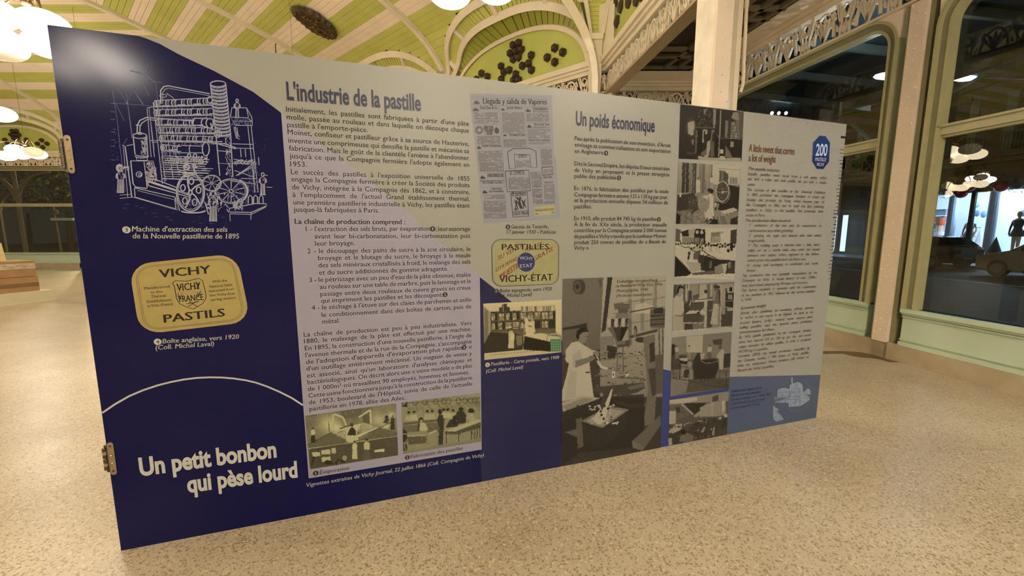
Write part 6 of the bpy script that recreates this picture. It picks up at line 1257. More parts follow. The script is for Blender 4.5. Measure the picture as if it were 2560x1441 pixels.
def cluster(cen, globes, label, top=7.5, group=None):
    """globes: list of (x,y,z,lit) in world coordinates; cen: hub position"""
    t = thing('pendant_lamp', (cen[0], cen[1], cen[2]), label, 'lamp', group)
    mb = MB(); mb.tube([(cen[0], cen[1], cen[2]), (cen[0], cen[1], top)], 0.003, 4); mb.build('stem', DARKWIRE, t)
    mb = MB(); mb.ellipsoid(cen, 0.05, 0.05, 0.035, 12, 8); mb.build('hub', DARKWIRE, t)
    for (x, y, z, lit) in globes:
        ob = bpy.data.objects.new('globe', gmesh(lit)); COL.objects.link(ob); ob.parent = t; ob.location = (x-cen[0], y-cen[1], z-cen[2])
        c = np.array(cen, float); g = np.array([x, y, z+0.13]); d = g-c; h = np.array([d[0], d[1], 0]); 
        P = []
        for i in range(13):
            f = i/12; b = c+d*f; b = b+UP*(0.16*math.sin(math.pi*min(1, f*1.0))**1.0)+h*(0.12*math.sin(math.pi*f)); P.append(b)
        mb = MB(); mb.tube(P, 0.011, 6); mb.build('arm', DARKWIRE, t)
    return t
def gz(px, py, z): q = G(px, py, z); return (q[0], q[1], z)
# visible clusters: surveyed in the photograph at hanging height about 3.8 m
def at_depth(px, py, Y): d = ray(px, py); t = Y/d[1]; q = C0+d*t; return (q[0], q[1], q[2])
g1 = [at_depth(108, 62, 4.55)+(1,), at_depth(124, 112, 4.85)+(1,), at_depth(-22, 32, 4.5)+(1,), at_depth(-8, 100, 4.7)+(1,), at_depth(2, 112, 4.78)+(0,), at_depth(-90, 60, 4.9)+(1,)]
g1 = [g1[0], g1[1], g1[2], g1[3], g1[4][:2]+(g1[4][2]-0.02, 0), g1[5]]
cluster((g1[0][0]-0.35, 4.75, g1[0][2]+0.3), g1, 'large lamp cluster of flattened white globes nearest the top-left corner of the panel')
g2 = [at_depth(2, 286, 8.2)+(1,), at_depth(-60, 300, 8.4)+(1,), at_depth(-45, 270, 8.0)+(1,)]
cluster((g2[0][0]-0.35, 8.2, g2[0][2]+0.32), g2, 'lamp cluster cut by the left picture edge, halfway down, a single globe in view')
g3 = [at_depth(17, 390, 12.4)+(1,), at_depth(38, 374, 12.5)+(1,), at_depth(52, 386, 12.2)+(1,), at_depth(83, 380, 12.2)+(0,), at_depth(93, 386, 12.6)+(1,), at_depth(-20, 385, 12.6)+(1,)]
cluster((at_depth(62, 362, 12.4)[0], 12.4, at_depth(62, 362, 12.4)[2]), g3, 'lamp cluster low on the left in front of the far frieze')
g4 = [at_depth(1125, -22, 4.4)+(1,), at_depth(1240, -32, 4.6)+(1,), at_depth(1180, -75, 4.7)+(1,), at_depth(1300, -70, 4.5)+(1,), at_depth(1080, -80, 4.5)+(1,)]
cluster((-0.5, 4.6, g4[0][2]+0.45), g4, 'lamp cluster at the top edge above the panel, lower rims of two globes in view')
def generic(x, y, z, n, label, group='ceiling lamp clusters out of view'):
    rg = random.Random(int(x*31+y*17)); gl = []
    for i in range(n):
        a = 2*math.pi*i/n+rg.uniform(-.2, .2); r = rg.uniform(.3, .5); gl.append((x+r*math.cos(a), y+r*math.sin(a), z-0.3+rg.uniform(-.09, .09), 2))
    return cluster((x, y, z), gl, label, top=7.3, group=group)
# one whose mirror image shows in the upper street window, surveyed by reflecting the line of sight
wr0 = OO-NO*0.12; no = NO
def mirror_pt(px, py, dist):
    q = V(px, py, wr0, wr0+DO); d = ray(px, py); r = d-2*(d@no)*no; return q+r*(dist/abs(r@no))
gm = [(2371, 378, 8.2, 3), (2397, 396, 8.4, 3), (2335, 397, 8.6, 3), (2354, 402, 8.1, 0), (2424, 373, 8.0, 0), (2440, 386, 8.5, 3)]
gl = [tuple(mirror_pt(a, b, c))+(l,) for a, b, c, l in gm]; cc_ = np.mean([g[:3] for g in gl], 0)
cluster((cc_[0], cc_[1], cc_[2]+0.32), gl, 'lamp cluster behind the panel, seen mirrored in the street window')
gm = [(2364, 463, 15, 3), (2383, 470, 15.2, 3), (2404, 470, 15, 3), (2425, 460, 15.2, 3), (2452, 461, 15, 3), (2364, 486, 14.5, 3)]
gl = [tuple(mirror_pt(a, b, c))+(l,) for a, b, c, l in gm]; cc_ = np.mean([g[:3] for g in gl], 0)
cluster((cc_[0], cc_[1], cc_[2]+0.32), gl, 'farther lamp cluster behind the panel, seen mirrored low in the street window')
HID = 'unseen lamp clusters, hall lamps and added fill'
def panel_mirror(px, py, t):      # where the glossy panel's highlight at this spot comes from
    q = V(px, py, pa, pb); d = ray(px, py); d = d-2*(d@PN)*PN; d /= np.linalg.norm(d); return tuple(q+d*t)
gl = [panel_mirror(300, 172, 5.7)+(2,), panel_mirror(262, 146, 5.6)+(2,), panel_mirror(222, 122, 5.9)+(1,), panel_mirror(158, 168, 5.8)+(1,)]; cc_ = np.mean([g[:3] for g in gl], 0)
cluster((cc_[0], cc_[1], cc_[2]+0.35), gl, 'lamp cluster behind the viewer whose glare shows in the upper left corner of the panel')
for x, y, z, n in ((2.1, -2.6, 5.2, 5), (3.6, -0.2, 4.5, 8), (3.3, -4.6, 4.3, 5), (-9.5, 2.0, 4.1, 5), (-9, -5, 4.1, 5), (-16, 3, 4.1, 5), (-18, 10, 4.1, 5), (2.4, -6, 4.2, 5), (-24, 6, 4.1, 5)): generic(x, y, z, n, 'unseen white globe lamp cluster put outside the picture to light the hall', HID)  # unseen clusters; those nearest the viewer are added fill for panel and floor

# ------------------------------------------------------------------ carved bronze medallion on the vault, and a hook cable
def vP(s, n, dz=0.0): return frameP(P0, DV, NV, s, n, vz(n)+dz)
mc_s, mc_n = 7.1, 2.17; th = thing('ceiling_medallion', vP(mc_s, mc_n, -0.1), 'dark bronze openwork medallion with ragged leafy rim on the striped vault', 'ornament')
rgm = random.Random(6); K = 44; rim = []
for i in range(K):
    a = 2*math.pi*i/K; r = 0.50*(1.0 if i % 2 else 0.9)+rgm.uniform(-.02, .02); rim.append((r*math.cos(a)*0.82, r*math.sin(a)*1.12))
mb = MB(); vs = [vP(mc_s+x, mc_n+y, -0.05) for x, y in rim]+[vP(mc_s+x*.9, mc_n+y*.9, -0.14) for x, y in rim]+[vP(mc_s, mc_n, -0.15)]
mb.add(vs, [(i, (i+1) % K, K+(i+1) % K, K+i) for i in range(K)]+[(K+i, K+(i+1) % K, 2*K) for i in range(K)]); mb.build('medallion_plate', mat('medallion_bronze', '4a3820', 0.5, metal=0.2, var=0.5, scale=9, bump=0.6, bscale=26), th)
for k in range(26):
    a = rgm.uniform(0, 6.28); r = rgm.uniform(.08, .42); x, y = r*math.cos(a)*.8, r*math.sin(a)*1.1
    c = vP(mc_s+x, mc_n+y, -0.15); mb = MB(); d = rgm.uniform(0, 6.28); u_ = DV*math.cos(d)+NV*math.sin(d); w_ = np.cross(u_, UP)
    mb.add([c+u_*.09, c+w_*.04-UP*.02, c-u_*.09, c-w_*.04-UP*.02, c-UP*.045], [(0, 1, 4), (1, 2, 4), (2, 3, 4), (3, 0, 4)]); mb.build('medallion_leaf', mat('medallion_leaf', '6d5230', 0.45, metal=0.3, var=0.3), th)
mb = MB(); c = vP(9.29, 2.33, -0.06); mb.tube([c, c-UP*.06+DV*.03, c-UP*.25+DV*.05, c-UP*.42+DV*.0], 0.014, 6)
o = mb.build('cable_end', INKB); o['label'] = 'short black cable end hanging from a ceiling rib'; o['category'] = 'cable'

# ------------------------------------------------------------------ left corner: cardboard box on a low white plinth
bx = G(138, 751); dB = G(0, 767)-bx; dB[2] = 0; dB /= np.linalg.norm(dB); nB = np.array([-dB[1], dB[0], 0]); nB = nB if nB[1] > 0 else -nB
def bz(px, py): q = V(px, py, bx, bx+dB); return q
pz = bz(136, 724)[2]
t = thing('plinth', bx+dB*1.0+nB*.4, 'low white plinth on the floor at the left edge under the cardboard box', 'plinth')
mb = MB(); mb.obox(bx, dB*2.6, nB*0.95, UP*pz); mb.build('block', mat('plinth_white', 'd8d0b4', 0.5, var=0.04), t)
mb = MB(); mb.obox(bx-dB*0.03-nB*0.03, dB*2.6, nB*1.0, UP*0.02); mb.build('base_edge', mat('plinth_white', 'd8d0b4', 0.5), t)
CARD = mat('cardboard', 'aa8660', 0.7, var=0.08, scale=5)
b0 = bx+dB*0.22+nB*0.1+UP*pz; hz = V(94, 651, b0, b0+dB)[2]-pz; s0_ = 0.0
t = thing('cardboard_box', b0+dB*.9+nB*.3, 'wide brown cardboard box with a strip of clear tape on the white plinth', 'box')
q = V(101, 731, b0, b0+dB); sh = (q-b0)@dB; b0 = b0+dB*sh
H1, H2 = hz*0.48, hz
mb = MB(); mb.obox(b0, dB*2.2, nB*0.6, UP*H1); mb.build('lower_half', CARD, t)
mb = MB(); mb.obox(b0+dB*0.02+UP*(H1+0.008), dB*2.18, nB*0.6, UP*(H2-H1-0.008)); mb.build('upper_half', CARD, t)
mb = MB(); mb.obox(b0+UP*0.1-nB*0.002, dB*2.2, nB*0.004, UP*0.09); mb.build('darker_band', mat('cardboard_band', '856848', 0.7), t)  # strip of darker brown across the lower half
mb = MB(); mb.obox(b0+dB*0.02+UP*(H2*0.74)-nB*0.003, dB*2.16, nB*0.004, UP*0.12); mb.build('tape', mat('packing_tape', 'c9b8a4', 0.25, var=0.2, scale=9), t, label='glossy pale packing tape with printed streaks')
mb = MB()
rg_ = random.Random(3)
for k in range(20): mb.obox(b0+dB*(0.05+k*0.1)+UP*(H2*0.74+0.04+rg_.choice((0, .03)))-nB*0.005, dB*rg_.uniform(.04, .08), nB*0.002, UP*0.012)
mb.build('tape_print', mat('tape_print', '8d7a6c', 0.5), t)
b1_ = b0+UP*(H2+0.004); q = V(22, 648, b1_, b1_+dB); s1 = (q-b1_)@dB; zt_ = V(20, 608, b1_, b1_+dB)[2]-b1_[2]
mb = MB(); mb.prism([b1_+dB*s1+nB*.1, b1_+dB*(s1+1.1)+nB*.1, b1_+dB*(s1+1.1)+nB*.1+UP*zt_, b1_+dB*(s1+0.03)+nB*.1+UP*zt_], nB*0.4)
o = mb.build('small_box', mat('cream_box', 'dfc99a', 0.5)); o['label'] = 'small cream box standing on the cardboard box at the left edge'; o['category'] = 'box'

# ------------------------------------------------------------------ outside: street beyond the right windows
ZS = -0.15
ASPH = mat('asphalt', '171a1e', 0.7, spec=0.25, var=0.25, scale=3, bump=0.3, bscale=30)
SFX = lambda y: 24.0-0.13*(y-22)          # shop front line
mb = MB(); mb.add([(XO(-40)+0.36, -40, ZS), (60, -40, ZS), (60, 80, ZS), (XO(60)+0.36-8, 60, ZS), (XO(17)+0.36, 17.9, ZS)], [(0, 1, 2, 3, 4)])
o = mb.build('street', ASPH); o['kind'] = 'structure'
mb = MB(); mb.obox((SFX(-30)-3.6, -30, ZS), (SFX(70)-SFX(-30), 100, 0), (4.0, 0, 0), UP*0.14); o = mb.build('sidewalk', mat('paving', '7f858a', 0.5, var=0.15, scale=1.5)); o['kind'] = 'structure'
mb = MB(); mb.obox((SFX(-30)-9.6, -30, ZS+0.004), (SFX(70)-SFX(-30), 100, 0), (0.14, 0, 0), UP*0.004); o = mb.build('lane_line', mat('road_paint', 'b8bcc0', 0.5)); o['kind'] = 'structure'
# shop
SD = np.array([-0.13, 1.0, 0]); SD /= np.linalg.norm(SD); SN = np.array([-SD[1], SD[0], 0])        # SN towards the hall
SO = np.array([SFX(0), 0, 0.0])
def SV(px, py, back=0.0): q = V(px, py, SO-SN*back, SO-SN*back+SD); return float((q-SO)@SD), float(q[2])
shop = thing('shop_building', SO+SD*22, 'night street building with a brightly lit blue-white shop window across the road', 'building')
FAC = mat('facade_stone', '6d5f48', 0.8, var=0.15, scale=0.8); DKF = mat('shop_frame', '1d2833', 0.4); SHW = mat('shop_interior_white', 'dfe8f4', 0.6, var=0.02)
s_l = 27.6; s_r = 12.0; zt0 = 3.55; zb0 = 0.38
mb = MB(); slab(mb, SO, SD, SN, -5, 62, -0.5, 0, zt0, 12.5); slab(mb, SO, SD, SN, s_l, 62, -0.5, 0, 0, zt0); slab(mb, SO, SD, SN, s_r, s_l, -0.4, 0.02, 0, zb0); mb.build('facade', FAC, shop)
mb = MB(); slab(mb, SO, SD, SN, s_r, s_l+.3, -3.3, -3.2, 0, 3.9); slab(mb, SO, SD, SN, s_l, s_l+0.1, -3.2, -0.2, 0, 3.9); slab(mb, SO, SD, SN, s_r, s_l, -3.2, 0, 3.8, 3.9); slab(mb, SO, SD, SN, s_r, s_l, -3.2, 0, zb0-.1, zb0); mb.build('display_room', SHW, shop)
for px in (2377, 2478, 2225+60): 
    s, _ = SV(px, 560, 0.7); mb = MB(); c = SO+SD*s-SN*0.7; mb.tube([c+UP*zb0, c+UP*3.8], 0.2, 14); mb.build('shop_column', mat('shop_column', 'a9bddc', 0.5), shop)
s, _ = SV(2425, 560); mb = MB(); slab(mb, SO, SD, SN, s-0.09, s+0.09, -0.08, 0.04, zb0, zt0); slab(mb, SO, SD, SN, s_r, s_l, -0.08, 0.06, zb0-0.02, zb0+0.05); mb.build('mullion', DKF, shop)
s, z = SV(2330, 560, 3.1); mb = MB(); slab(mb, SO, SD, SN, s-0.6, s+0.9, -3.18, -3.1, zb0, 2.9); mb.build('back_doorway', mat('shop_grey', '68788f', 0.6), shop)
for k in range(5): mb = MB(); slab(mb, SO, SD, SN, SV(2352, 560, 3.0)[0]-.35, SV(2352, 560, 3.0)[0]+.35, -3.0, -2.7, 1.2+k*0.42, 1.24+k*0.42); mb.build('shelf', SHW, shop)
rg2 = random.Random(4)
for k in range(26):
    s = rg2.uniform(s_r+2, s_l-3); z = rg2.uniform(1.6, 3.3); c = SO+SD*s-SN*rg2.uniform(1.2, 2.8)+UP*z; mb = MB(); mb.ellipsoid(c, 0.06, 0.16, 0.2 if k % 2 else 0.03, 10, 6); mb.build('hanging_leaf', mat('shop_leaf_blue', '7f9cc4', 0.5), shop)
for px, py, pw in ((2400, 520, 160), (2545, 510, 520), (2318, 530, 110), (2620, 520, 160)):
    s, z = SV(px, py, 1.8); ld = bpy.data.lights.new('spot', 'POINT'); ld.energy = pw*0.2; ld.color = (0.72, 0.86, 1.0); ld.shadow_soft_size = 0.12; lo = bpy.data.objects.new('shop_light', ld); COL.objects.link(lo); lo.location = tuple(SO+SD*s-SN*1.6+UP*3.2); lo.parent = shop; lo.location = tuple(SO+SD*s-SN*1.6+UP*3.2-OFF[shop])
s, z = SV(2545, 508, 2.6); c = SO+SD*s-SN*1.2+UP*3.62; mb = MB(); mb.ellipsoid(c, 0.35, 0.35, 0.1, 16, 8); mb.build('shop_lamp', mat('shop_lamp_lit', 'ffffff', 0.3, emit='dcecff', estr=18), shop)
# facade above the shop: cornice, windows with shutters, balcony
for za, zb_, e in ((4.9, 5.1, 0.25), (9.4, 9.7, 0.45), (9.7, 9.95, 0.6), (12.0, 12.5, 0.4)):
    mb = MB(); slab(mb, SO, SD, SN, -5, 62, -0.1, e, za, zb_); mb.build('cornice', mat('cornice_stone', '83745a', 0.8, var=0.1), shop)
SHU = mat('shutter_green', '7f9a84', 0.6, var=0.1, scale=8)
for k in range(14):
    s = 8+k*3.1; w = empty('facade_window', SO+SD*s+UP*5.4, shop)
    for z0_, z1_ in ((5.5, 8.2),):
        mb = MB(); slab(mb, SO, SD, SN, s-0.55, s+0.55, -0.02, 0.02, z0_, z1_); mb.build('pane', mat('dark_window_glass', '14181a', 0.15), w)
        for a, b in ((s-1.0, s-0.6), (s+0.6, s+1.0)): mb = MB(); slab(mb, SO, SD, SN, a, b, 0.0, 0.07, z0_, z1_); mb.build('shutter', SHU, w)
        mb = MB(); slab(mb, SO, SD, SN, s-0.62, s+0.62, 0, 0.12, z1_, z1_+0.2); mb.build('lintel', mat('cornice_stone', '83745a', 0.8), w)
bal = empty('balcony', SO+SD*20+UP*5.2, shop)
mb = MB(); slab(mb, SO, SD, SN, 6, 44, 0, 0.75, 5.1, 5.22); mb.build('slab', FAC, bal)
mb = MB(); slab(mb, SO, SD, SN, 6, 44, 0.7, 0.74, 6.18, 6.24); slab(mb, SO, SD, SN, 6, 44, 0.7, 0.74, 5.3, 5.34); mb.build('rail', DKF, bal)
mb = MB()
for k in range(290): slab(mb, SO, SD, SN, 6+k*0.13, 6.02+k*0.13, 0.71, 0.73, 5.3, 6.2)
mb.build('balusters', DKF, bal, kind='stuff')
# left part of the street front: dim building with a lit door
mb = MB(); mb.box(0, 0, 0, 0, 0, 0) if False else slab(mb, SO, SD, SN, 40, 62, 0.0, 0.9, 0, 3.8); mb.build('dim_shop_front', mat('dim_front', '2c3338', 0.6), shop)
for px in (2085, 2112):
    s, z = SV(px, 560, -0.95); mb = MB(); slab(mb, SO, SD, SN, s-0.16, s+0.16, 0.9, 0.97, 0.2, 2.6); mb.build('lit_jamb', mat('lit_jamb', 'cfe0ff', 0.4, emit='9fc0ff', estr=1.6), shop)
# garland of the shop with baubles
gar = thing('garland', SO+SD*20+SN*0.3+UP*3.6, 'frosted fir garland with red and cream baubles along the top of the lit shop window', 'garland')
mb = MB(); rg3 = random.Random(8)
for k in range(1500):
    s = rg3.uniform(13, 28.5); z = 3.75+rg3.uniform(-.22, .42)+0.18*math.sin(s*2.1); c = SO+SD*s+SN*rg3.uniform(0.05, 0.5)+UP*z
    a = np.array([rg3.uniform(-1, 1), rg3.uniform(-1, 1), rg3.uniform(-.8, .5)]); a /= np.linalg.norm(a); b = np.cross(a, UP)*0.02; mb.add([c-b, c+b, c+a*rg3.uniform(.12, .3)], [(0, 1, 2)])
mb.build('needles', mat('frosted_needles', '9fb0c8', 0.6, var=0.3, scale=2), gar, kind='stuff')
mb = MB()
for k in range(1500):
    s = rg3.uniform(13, 28.5); z = 3.85+rg3.uniform(-.2, .45)+0.18*math.sin(s*2.1); c = SO+SD*s+SN*rg3.uniform(0.0, 0.42)+UP*z
    a = np.array([rg3.uniform(-1, 1), rg3.uniform(-1, 1), rg3.uniform(-.8, .5)]); a /= np.linalg.norm(a); b = np.cross(a, UP)*0.025; mb.add([c-b, c+b, c+a*rg3.uniform(.12, .35)], [(0, 1, 2)])
mb.build('green_needles', mat('fir_needles', '3c4a3c', 0.7, var=0.3), gar, kind='stuff')
REDB = mat('red_bauble', '9c1f24', 0.2); CRB = mat('cream_bauble', 'd8c49c', 0.3)
for px, py, m, r in ((2333, 478, REDB, .2), (2405, 483, REDB, .26), (2395, 480, REDB, .2), (2430, 468, REDB, .2), (2506, 466, REDB, .27), (2383, 468, CRB, .2), (2365, 464, CRB, .16), (2322, 470, CRB, .14)):
    s, z = SV(px, py, -0.45); mb = MB(); mb.ellipsoid(SO+SD*s+SN*0.5+UP*z, r, r, r, 16, 10); mb.build('bauble', m, gar, smooth=True)
# mannequins, cone trees, nutcracker in the window
def mannequin(px, col, h, label, back=1.0, dress=True):
    s, z = SV(px, 600, back); c = SO+SD*s-SN*back+UP*zb0; t = thing('mannequin', c, label, 'mannequin')
    bm = MB(); prof = [(0.0, .13), (.45, .15), (.55, .13), (.8, .2), (.95, .17), (1.1, .13), (1.25, .17), (1.4, .18), (1.48, .12), (1.53, .05), (1.6, .05)]
    def lathe(prof, nm, m, cx=0.0):
        b = MB(); n = 14; vs = []
        for zz, r in prof:
            for j in range(n): a = 2*math.pi*j/n; vs.append(c+SD*(cx+r*math.cos(a)*1.15)+SN*(r*math.sin(a)*.8)+UP*zz*h/1.75)
        b.add(vs, [(i*n+j, i*n+(j+1) % n, (i+1)*n+(j+1) % n, (i+1)*n+j) for i in range(len(prof)-1) for j in range(n)]); b.build(nm, m, t, smooth=True)
    lathe([(.75, .26), (.9, .2), (1.1, .13), (1.25, .17), (1.42, .19), (1.5, .07)], 'clothing', col)
    lathe([(1.48, .05), (1.55, .05), (1.6, .085), (1.7, .095), (1.78, .07), (1.8, .01)], 'head', mat('mannequin_skin', 'b8a48c', 0.5))
    for sg in (-1, 1):
        lathe([(0, .05), (.4, .06), (.8, .085)], 'leg', mat('mannequin_skin', 'b8a48c', 0.5), sg*.09)
        b = MB(); b.tube([c+SD*sg*.2+UP*1.4*h/1.75, c+SD*sg*.29+UP*1.08*h/1.75, c+SD*sg*.25+SN*.1+UP*.82*h/1.75], .05, 8, r2=.03); b.build('arm', col, t)
    return t
mannequin(2421, mat('beige_dress', 'a39484', 0.7), 1.95, 'mannequin in a beige dress beside the dark mullion of the lit shop window', 1.0)
mannequin(2540, mat('dark_coat', '1a1e2c', 0.7), 2.1, 'mannequin in a dark coat at the right end of the lit shop window', 0.9)
for px, m, hh, lab, n_ in ((2398, mat('red_cone', 'c2272c', 0.5), 0.95, 'red cone tree in the lit shop window', 'cone_tree'), (2487, mat('dark_cone', '1c2a3a', 0.5), .9, 'dark blue cone tree in the lit shop window', 'cone_tree'), (2392, mat('pale_cone', 'd6d8e4', .5), 1.5, 'pale cone tree behind the red one in the lit shop window', 'cone_tree')):
    s, z = SV(px, 620, .5); c = SO+SD*s-SN*(.5 if hh < 1.2 else 1.9)+UP*zb0; mb = MB(); n = 16; mb.add([c+SD*.3*math.cos(2*math.pi*j/n)+SN*.3*math.sin(2*math.pi*j/n) for j in range(n)]+[c+UP*hh], [(j, (j+1) % n, n) for j in range(n)]+[tuple(range(n))[::-1]]); o = mb.build(n_, m); o['label'] = lab; o['category'] = 'decoration'
s, z = SV(2345, 600, 1.6); c = SO+SD*s-SN*1.6+UP*zb0; t = thing('nutcracker_figure', c, 'toy soldier figure with an orange-red tall hat in the lit shop window', 'figurine')
for nm, z0_, z1_, r0, r1, m in (('leg', 0, .6, .1, .12, mat('toy_white', 'dfe2ea', .5)), ('torso', .6, 1.15, .2, .24, mat('toy_white', 'dfe2ea', .5)), ('head', 1.15, 1.5, .17, .17, mat('toy_face', 'd8b49c', .5)), ('hat', 1.5, 1.95, .19, .23, mat('toy_orange', 'c8603c', .5))):
    mb = MB(); n = 12; mb.add([c+SD*r0*math.cos(2*math.pi*j/n)+SN*r0*math.sin(2*math.pi*j/n)+UP*z0_ for j in range(n)]+[c+SD*r1*math.cos(2*math.pi*j/n)+SN*r1*math.sin(2*math.pi*j/n)+UP*z1_ for j in range(n)], [(j, (j+1) % n, n+(j+1) % n, n+j) for j in range(n)]+[tuple(range(n, 2*n))]); mb.build(nm, m, t)

# ---- cars
def car(origin, d, n, paint, label, length=4.1):
    """origin: ground point under the front left corner; d: unit vector front->rear, n: across"""
    t = thing('car', origin+d*length/2+n*0.85, label, 'car'); L = length; Wd = 1.75
    prof = [(0.02, .35), (0.0, .62), (.12, .78), (.95, .98), (1.6, 1.43), (2.5, 1.5), (3.4, 1.42), (3.95, 1.0), (4.08, .85), (4.1, .4), (3.95, .28), (.2, .26)]
    f = L/4.1
    def P(x, z, y): return origin+d*(x*f)+n*y+UP*z
    bm_ = MB(); secs = [(0.0, .92, .06), (.12, 1.0, 0.0), (Wd-.12, 1.0, 0.0), (Wd, .92, .06)]
    N = len(prof); vs = []
    for y, sc, ins in secs:
        for x, z in prof:
            tum = max(0, z-.95)*.32; yy = y+(tum if y < Wd/2 else -tum); vs.append(P(x+(ins if x < 2 else -ins), z if z < .9 else .9+(z-.9)*sc, yy))
    bm_.add(vs, [(s*N+i, s*N+(i+1) % N, (s+1)*N+(i+1) % N, (s+1)*N+i) for s in range(3) for i in range(N)]+[tuple(range(N)), tuple(range(3*N, 4*N))[::-1]])
    o = bm_.build('body', paint, t, smooth=False)
    GL = mat('car_glass', '0c1014', 0.08)
    for y, e in ((-0.004, 1), (Wd+0.004, -1)):
        for pts in (((1.25, 1.0), (1.7, 1.36), (2.35, 1.41), (2.35, 1.0)), ((2.45, 1.0), (2.45, 1.41), (3.2, 1.36), (3.6, 1.02))):
            m2 = MB(); m2.prism([P(x, .9+(z-.9)*.95, y+e*(max(0, z-.95)*.32)+e*0.0) for x, z in pts], n*(-0.012*e)); m2.build('side_window', GL, t)
    m2 = MB(); m2.prism([P(1.02, 1.03, .2), P(1.02, 1.03, Wd-.2), P(1.58, 1.42, Wd-.28), P(1.58, 1.42, .28)], -d*0.015+UP*0.015); m2.build('windscreen', GL, t)
    m2 = MB(); m2.prism([P(3.93, 1.04, .2), P(3.93, 1.04, Wd-.2), P(3.46, 1.4, Wd-.28), P(3.46, 1.4, .28)], d*0.015+UP*0.015); m2.build('rear_window', GL, t)
    TY = mat('tyre', '101112', 0.7); RM = mat('wheel_rim', '4a4e54', 0.35, metal=.7)
    for x in (.75, 3.3):
        for y in (-0.01, Wd-.2):
            w = empty('wheel', P(x, .31, y), t); m2 = MB(); K = 22
            ring = [P(x+.31/f*math.cos(2*math.pi*k/K), .31+.31*math.sin(2*math.pi*k/K), y) for k in range(K)]; m2.prism(ring, n*.21); m2.build('tyre', TY, w)
            m2 = MB(); ring = [P(x+.19/f*math.cos(2*math.pi*k/K), .31+.19*math.sin(2*math.pi*k/K), y-.012) for k in range(K)]; m2.prism(ring, n*.234); m2.build('rim', RM, w)
    for y in (.12, Wd-.42): m2 = MB(); m2.obox(P(-.01, .62, y), d*.08*f, n*.3, UP*.13); m2.build('headlamp', mat('lamp_glass', '8b929a', .15), t); m2 = MB(); m2.obox(P(4.04, .72, y), d*.07*f, n*.28, UP*.18); m2.build('tail_lamp', mat('tail_lamp_red', '5c1216', .2), t)
    m2 = MB(); m2.obox(P(4.06, .45, .6), d*.05*f, n*.52, UP*.11); m2.build('number_plate', mat('plate_white', 'b0b0aa', .4), t)
    m2 = MB(); m2.obox(P(1.35, .98, -.16), d*.1, n*.14, UP*.12); m2.build('side_mirror', paint, t)
    return t
gr = G(2437, 690, ZS); q = G(2560, 712, ZS); 
cd_ = -SD     # cars stand parallel to the kerb, the near side towards the hall
RED = mat('car_dark_red', '3c1018', 0.18, spec=.7, coat=.6); GRY = mat('car_taupe', '6f675c', 0.25, spec=.6, coat=.5)
# dark red hatchback: its rear end at the right, seen from the hall
rr0 = V(2374, 690, SO+SN*5.3, SO+SN*5.3+SD); s = float((rr0-SO)@SD)
car(SO+SD*(s+4.1)+SN*5.3+UP*ZS, -SD, -SN, RED, 'dark red hatchback parked in front of the lit shop window')
gg = V(2428, 690, SO+SN*6.4, SO+SN*6.4+SD); s = float((gg-SO)@SD)
car(SO+SD*s+SN*6.4+UP*ZS, -SD, -SN, GRY, 'grey-beige car parked at the right edge with its front wheel in view')
# street lights
def street_lamp(p, z, energy, label, arm=1.0):
    t = thing('street_lamp', (p[0], p[1], ZS), label, 'street lamp'); mb = MB(); mb.tube([(p[0], p[1], ZS), (p[0], p[1], z-.4), (p[0]-.2, p[1], z), (p[0]-arm+.1, p[1], z+.05)], 0.05, 8); mb.build('pole', DKF, t)
    mb = MB(); mb.ellipsoid((p[0]-arm, p[1], z-.01), .2, .1, .04, 14, 8); mb.build('lantern', mat('led_lit', 'ffffff', .3, emit='e4f0ff', estr=energy), t); return t
q = at_depth(2222, 188, 6.2); street_lamp((q[0]+.5, q[1]), q[2], 60, 'street lamp seen shining through the arched left window', .5)
q = at_depth(2412, 195, 8.2); street_lamp((q[0]+2.2, q[1]), q[2], 110, 'street lamp seen shining through the right window above the transom', 2.2)
street_lamp((12.2, -3.2), 5.2, 200, 'street lamp on the pavement behind the viewer to the right')
for i, px in enumerate((1930, 1947, 1965)):
    q = at_depth(px, 283, 9.75); mb = MB(); mb.ellipsoid(q, .03, .03, .035, 10, 6); o = mb.build('canopy_spotlight', mat('spot_lit', 'ffffff', .3, emit='ffffff', estr=20)); o['label'] = 'small white spotlight under the gallery canopy, %s of a row of three' % ('leftmost', 'middle', 'rightmost')[i]; o['category'] = 'light'
# gallery canopy just outside the street windows
can = thing('gallery_canopy', (XO(5)+1.6, 5, ZS), 'dark iron gallery canopy with curved brackets outside the street windows', 'canopy')
CAN = mat('canopy_iron', '4a5250', .5); 
mb = MB(); mb.obox((XO(-8)+.45, -8, 4.55), (XO(16)-XO(-8), 24, 0), (3.3, 0, -.35), UP*.04); mb.build('roof_sheet', mat('canopy_glass', '20272b', .4), can)
for y in np.arange(-8, 16, 1.15): mb = MB(); mb.obox((XO(y)+.45, y, 4.42), (0, .07, 0), (3.3, 0, -.35), UP*.12); mb.build('rafter', CAN, can)
for y in (1.5, 5.0, 8.5, 12.0):
    x0 = XO(y)+3.4; mb = MB(); mb.tube([(x0, y, ZS), (x0, y, 4.1)], .06, 8); 
    mb.build('post', CAN, can)
    for sg in (-1, 1):
        mb = MB(); mb.tube([(x0-sg*.17*0, y, 2.7), (x0-.05*sg, y+sg*.25, 3.3), (x0-.12*sg, y+sg*.75, 3.8), (x0-.25*sg, y+sg*1.4, 4.05)], .035, 6); mb.build('curved_bracket', CAN, can)

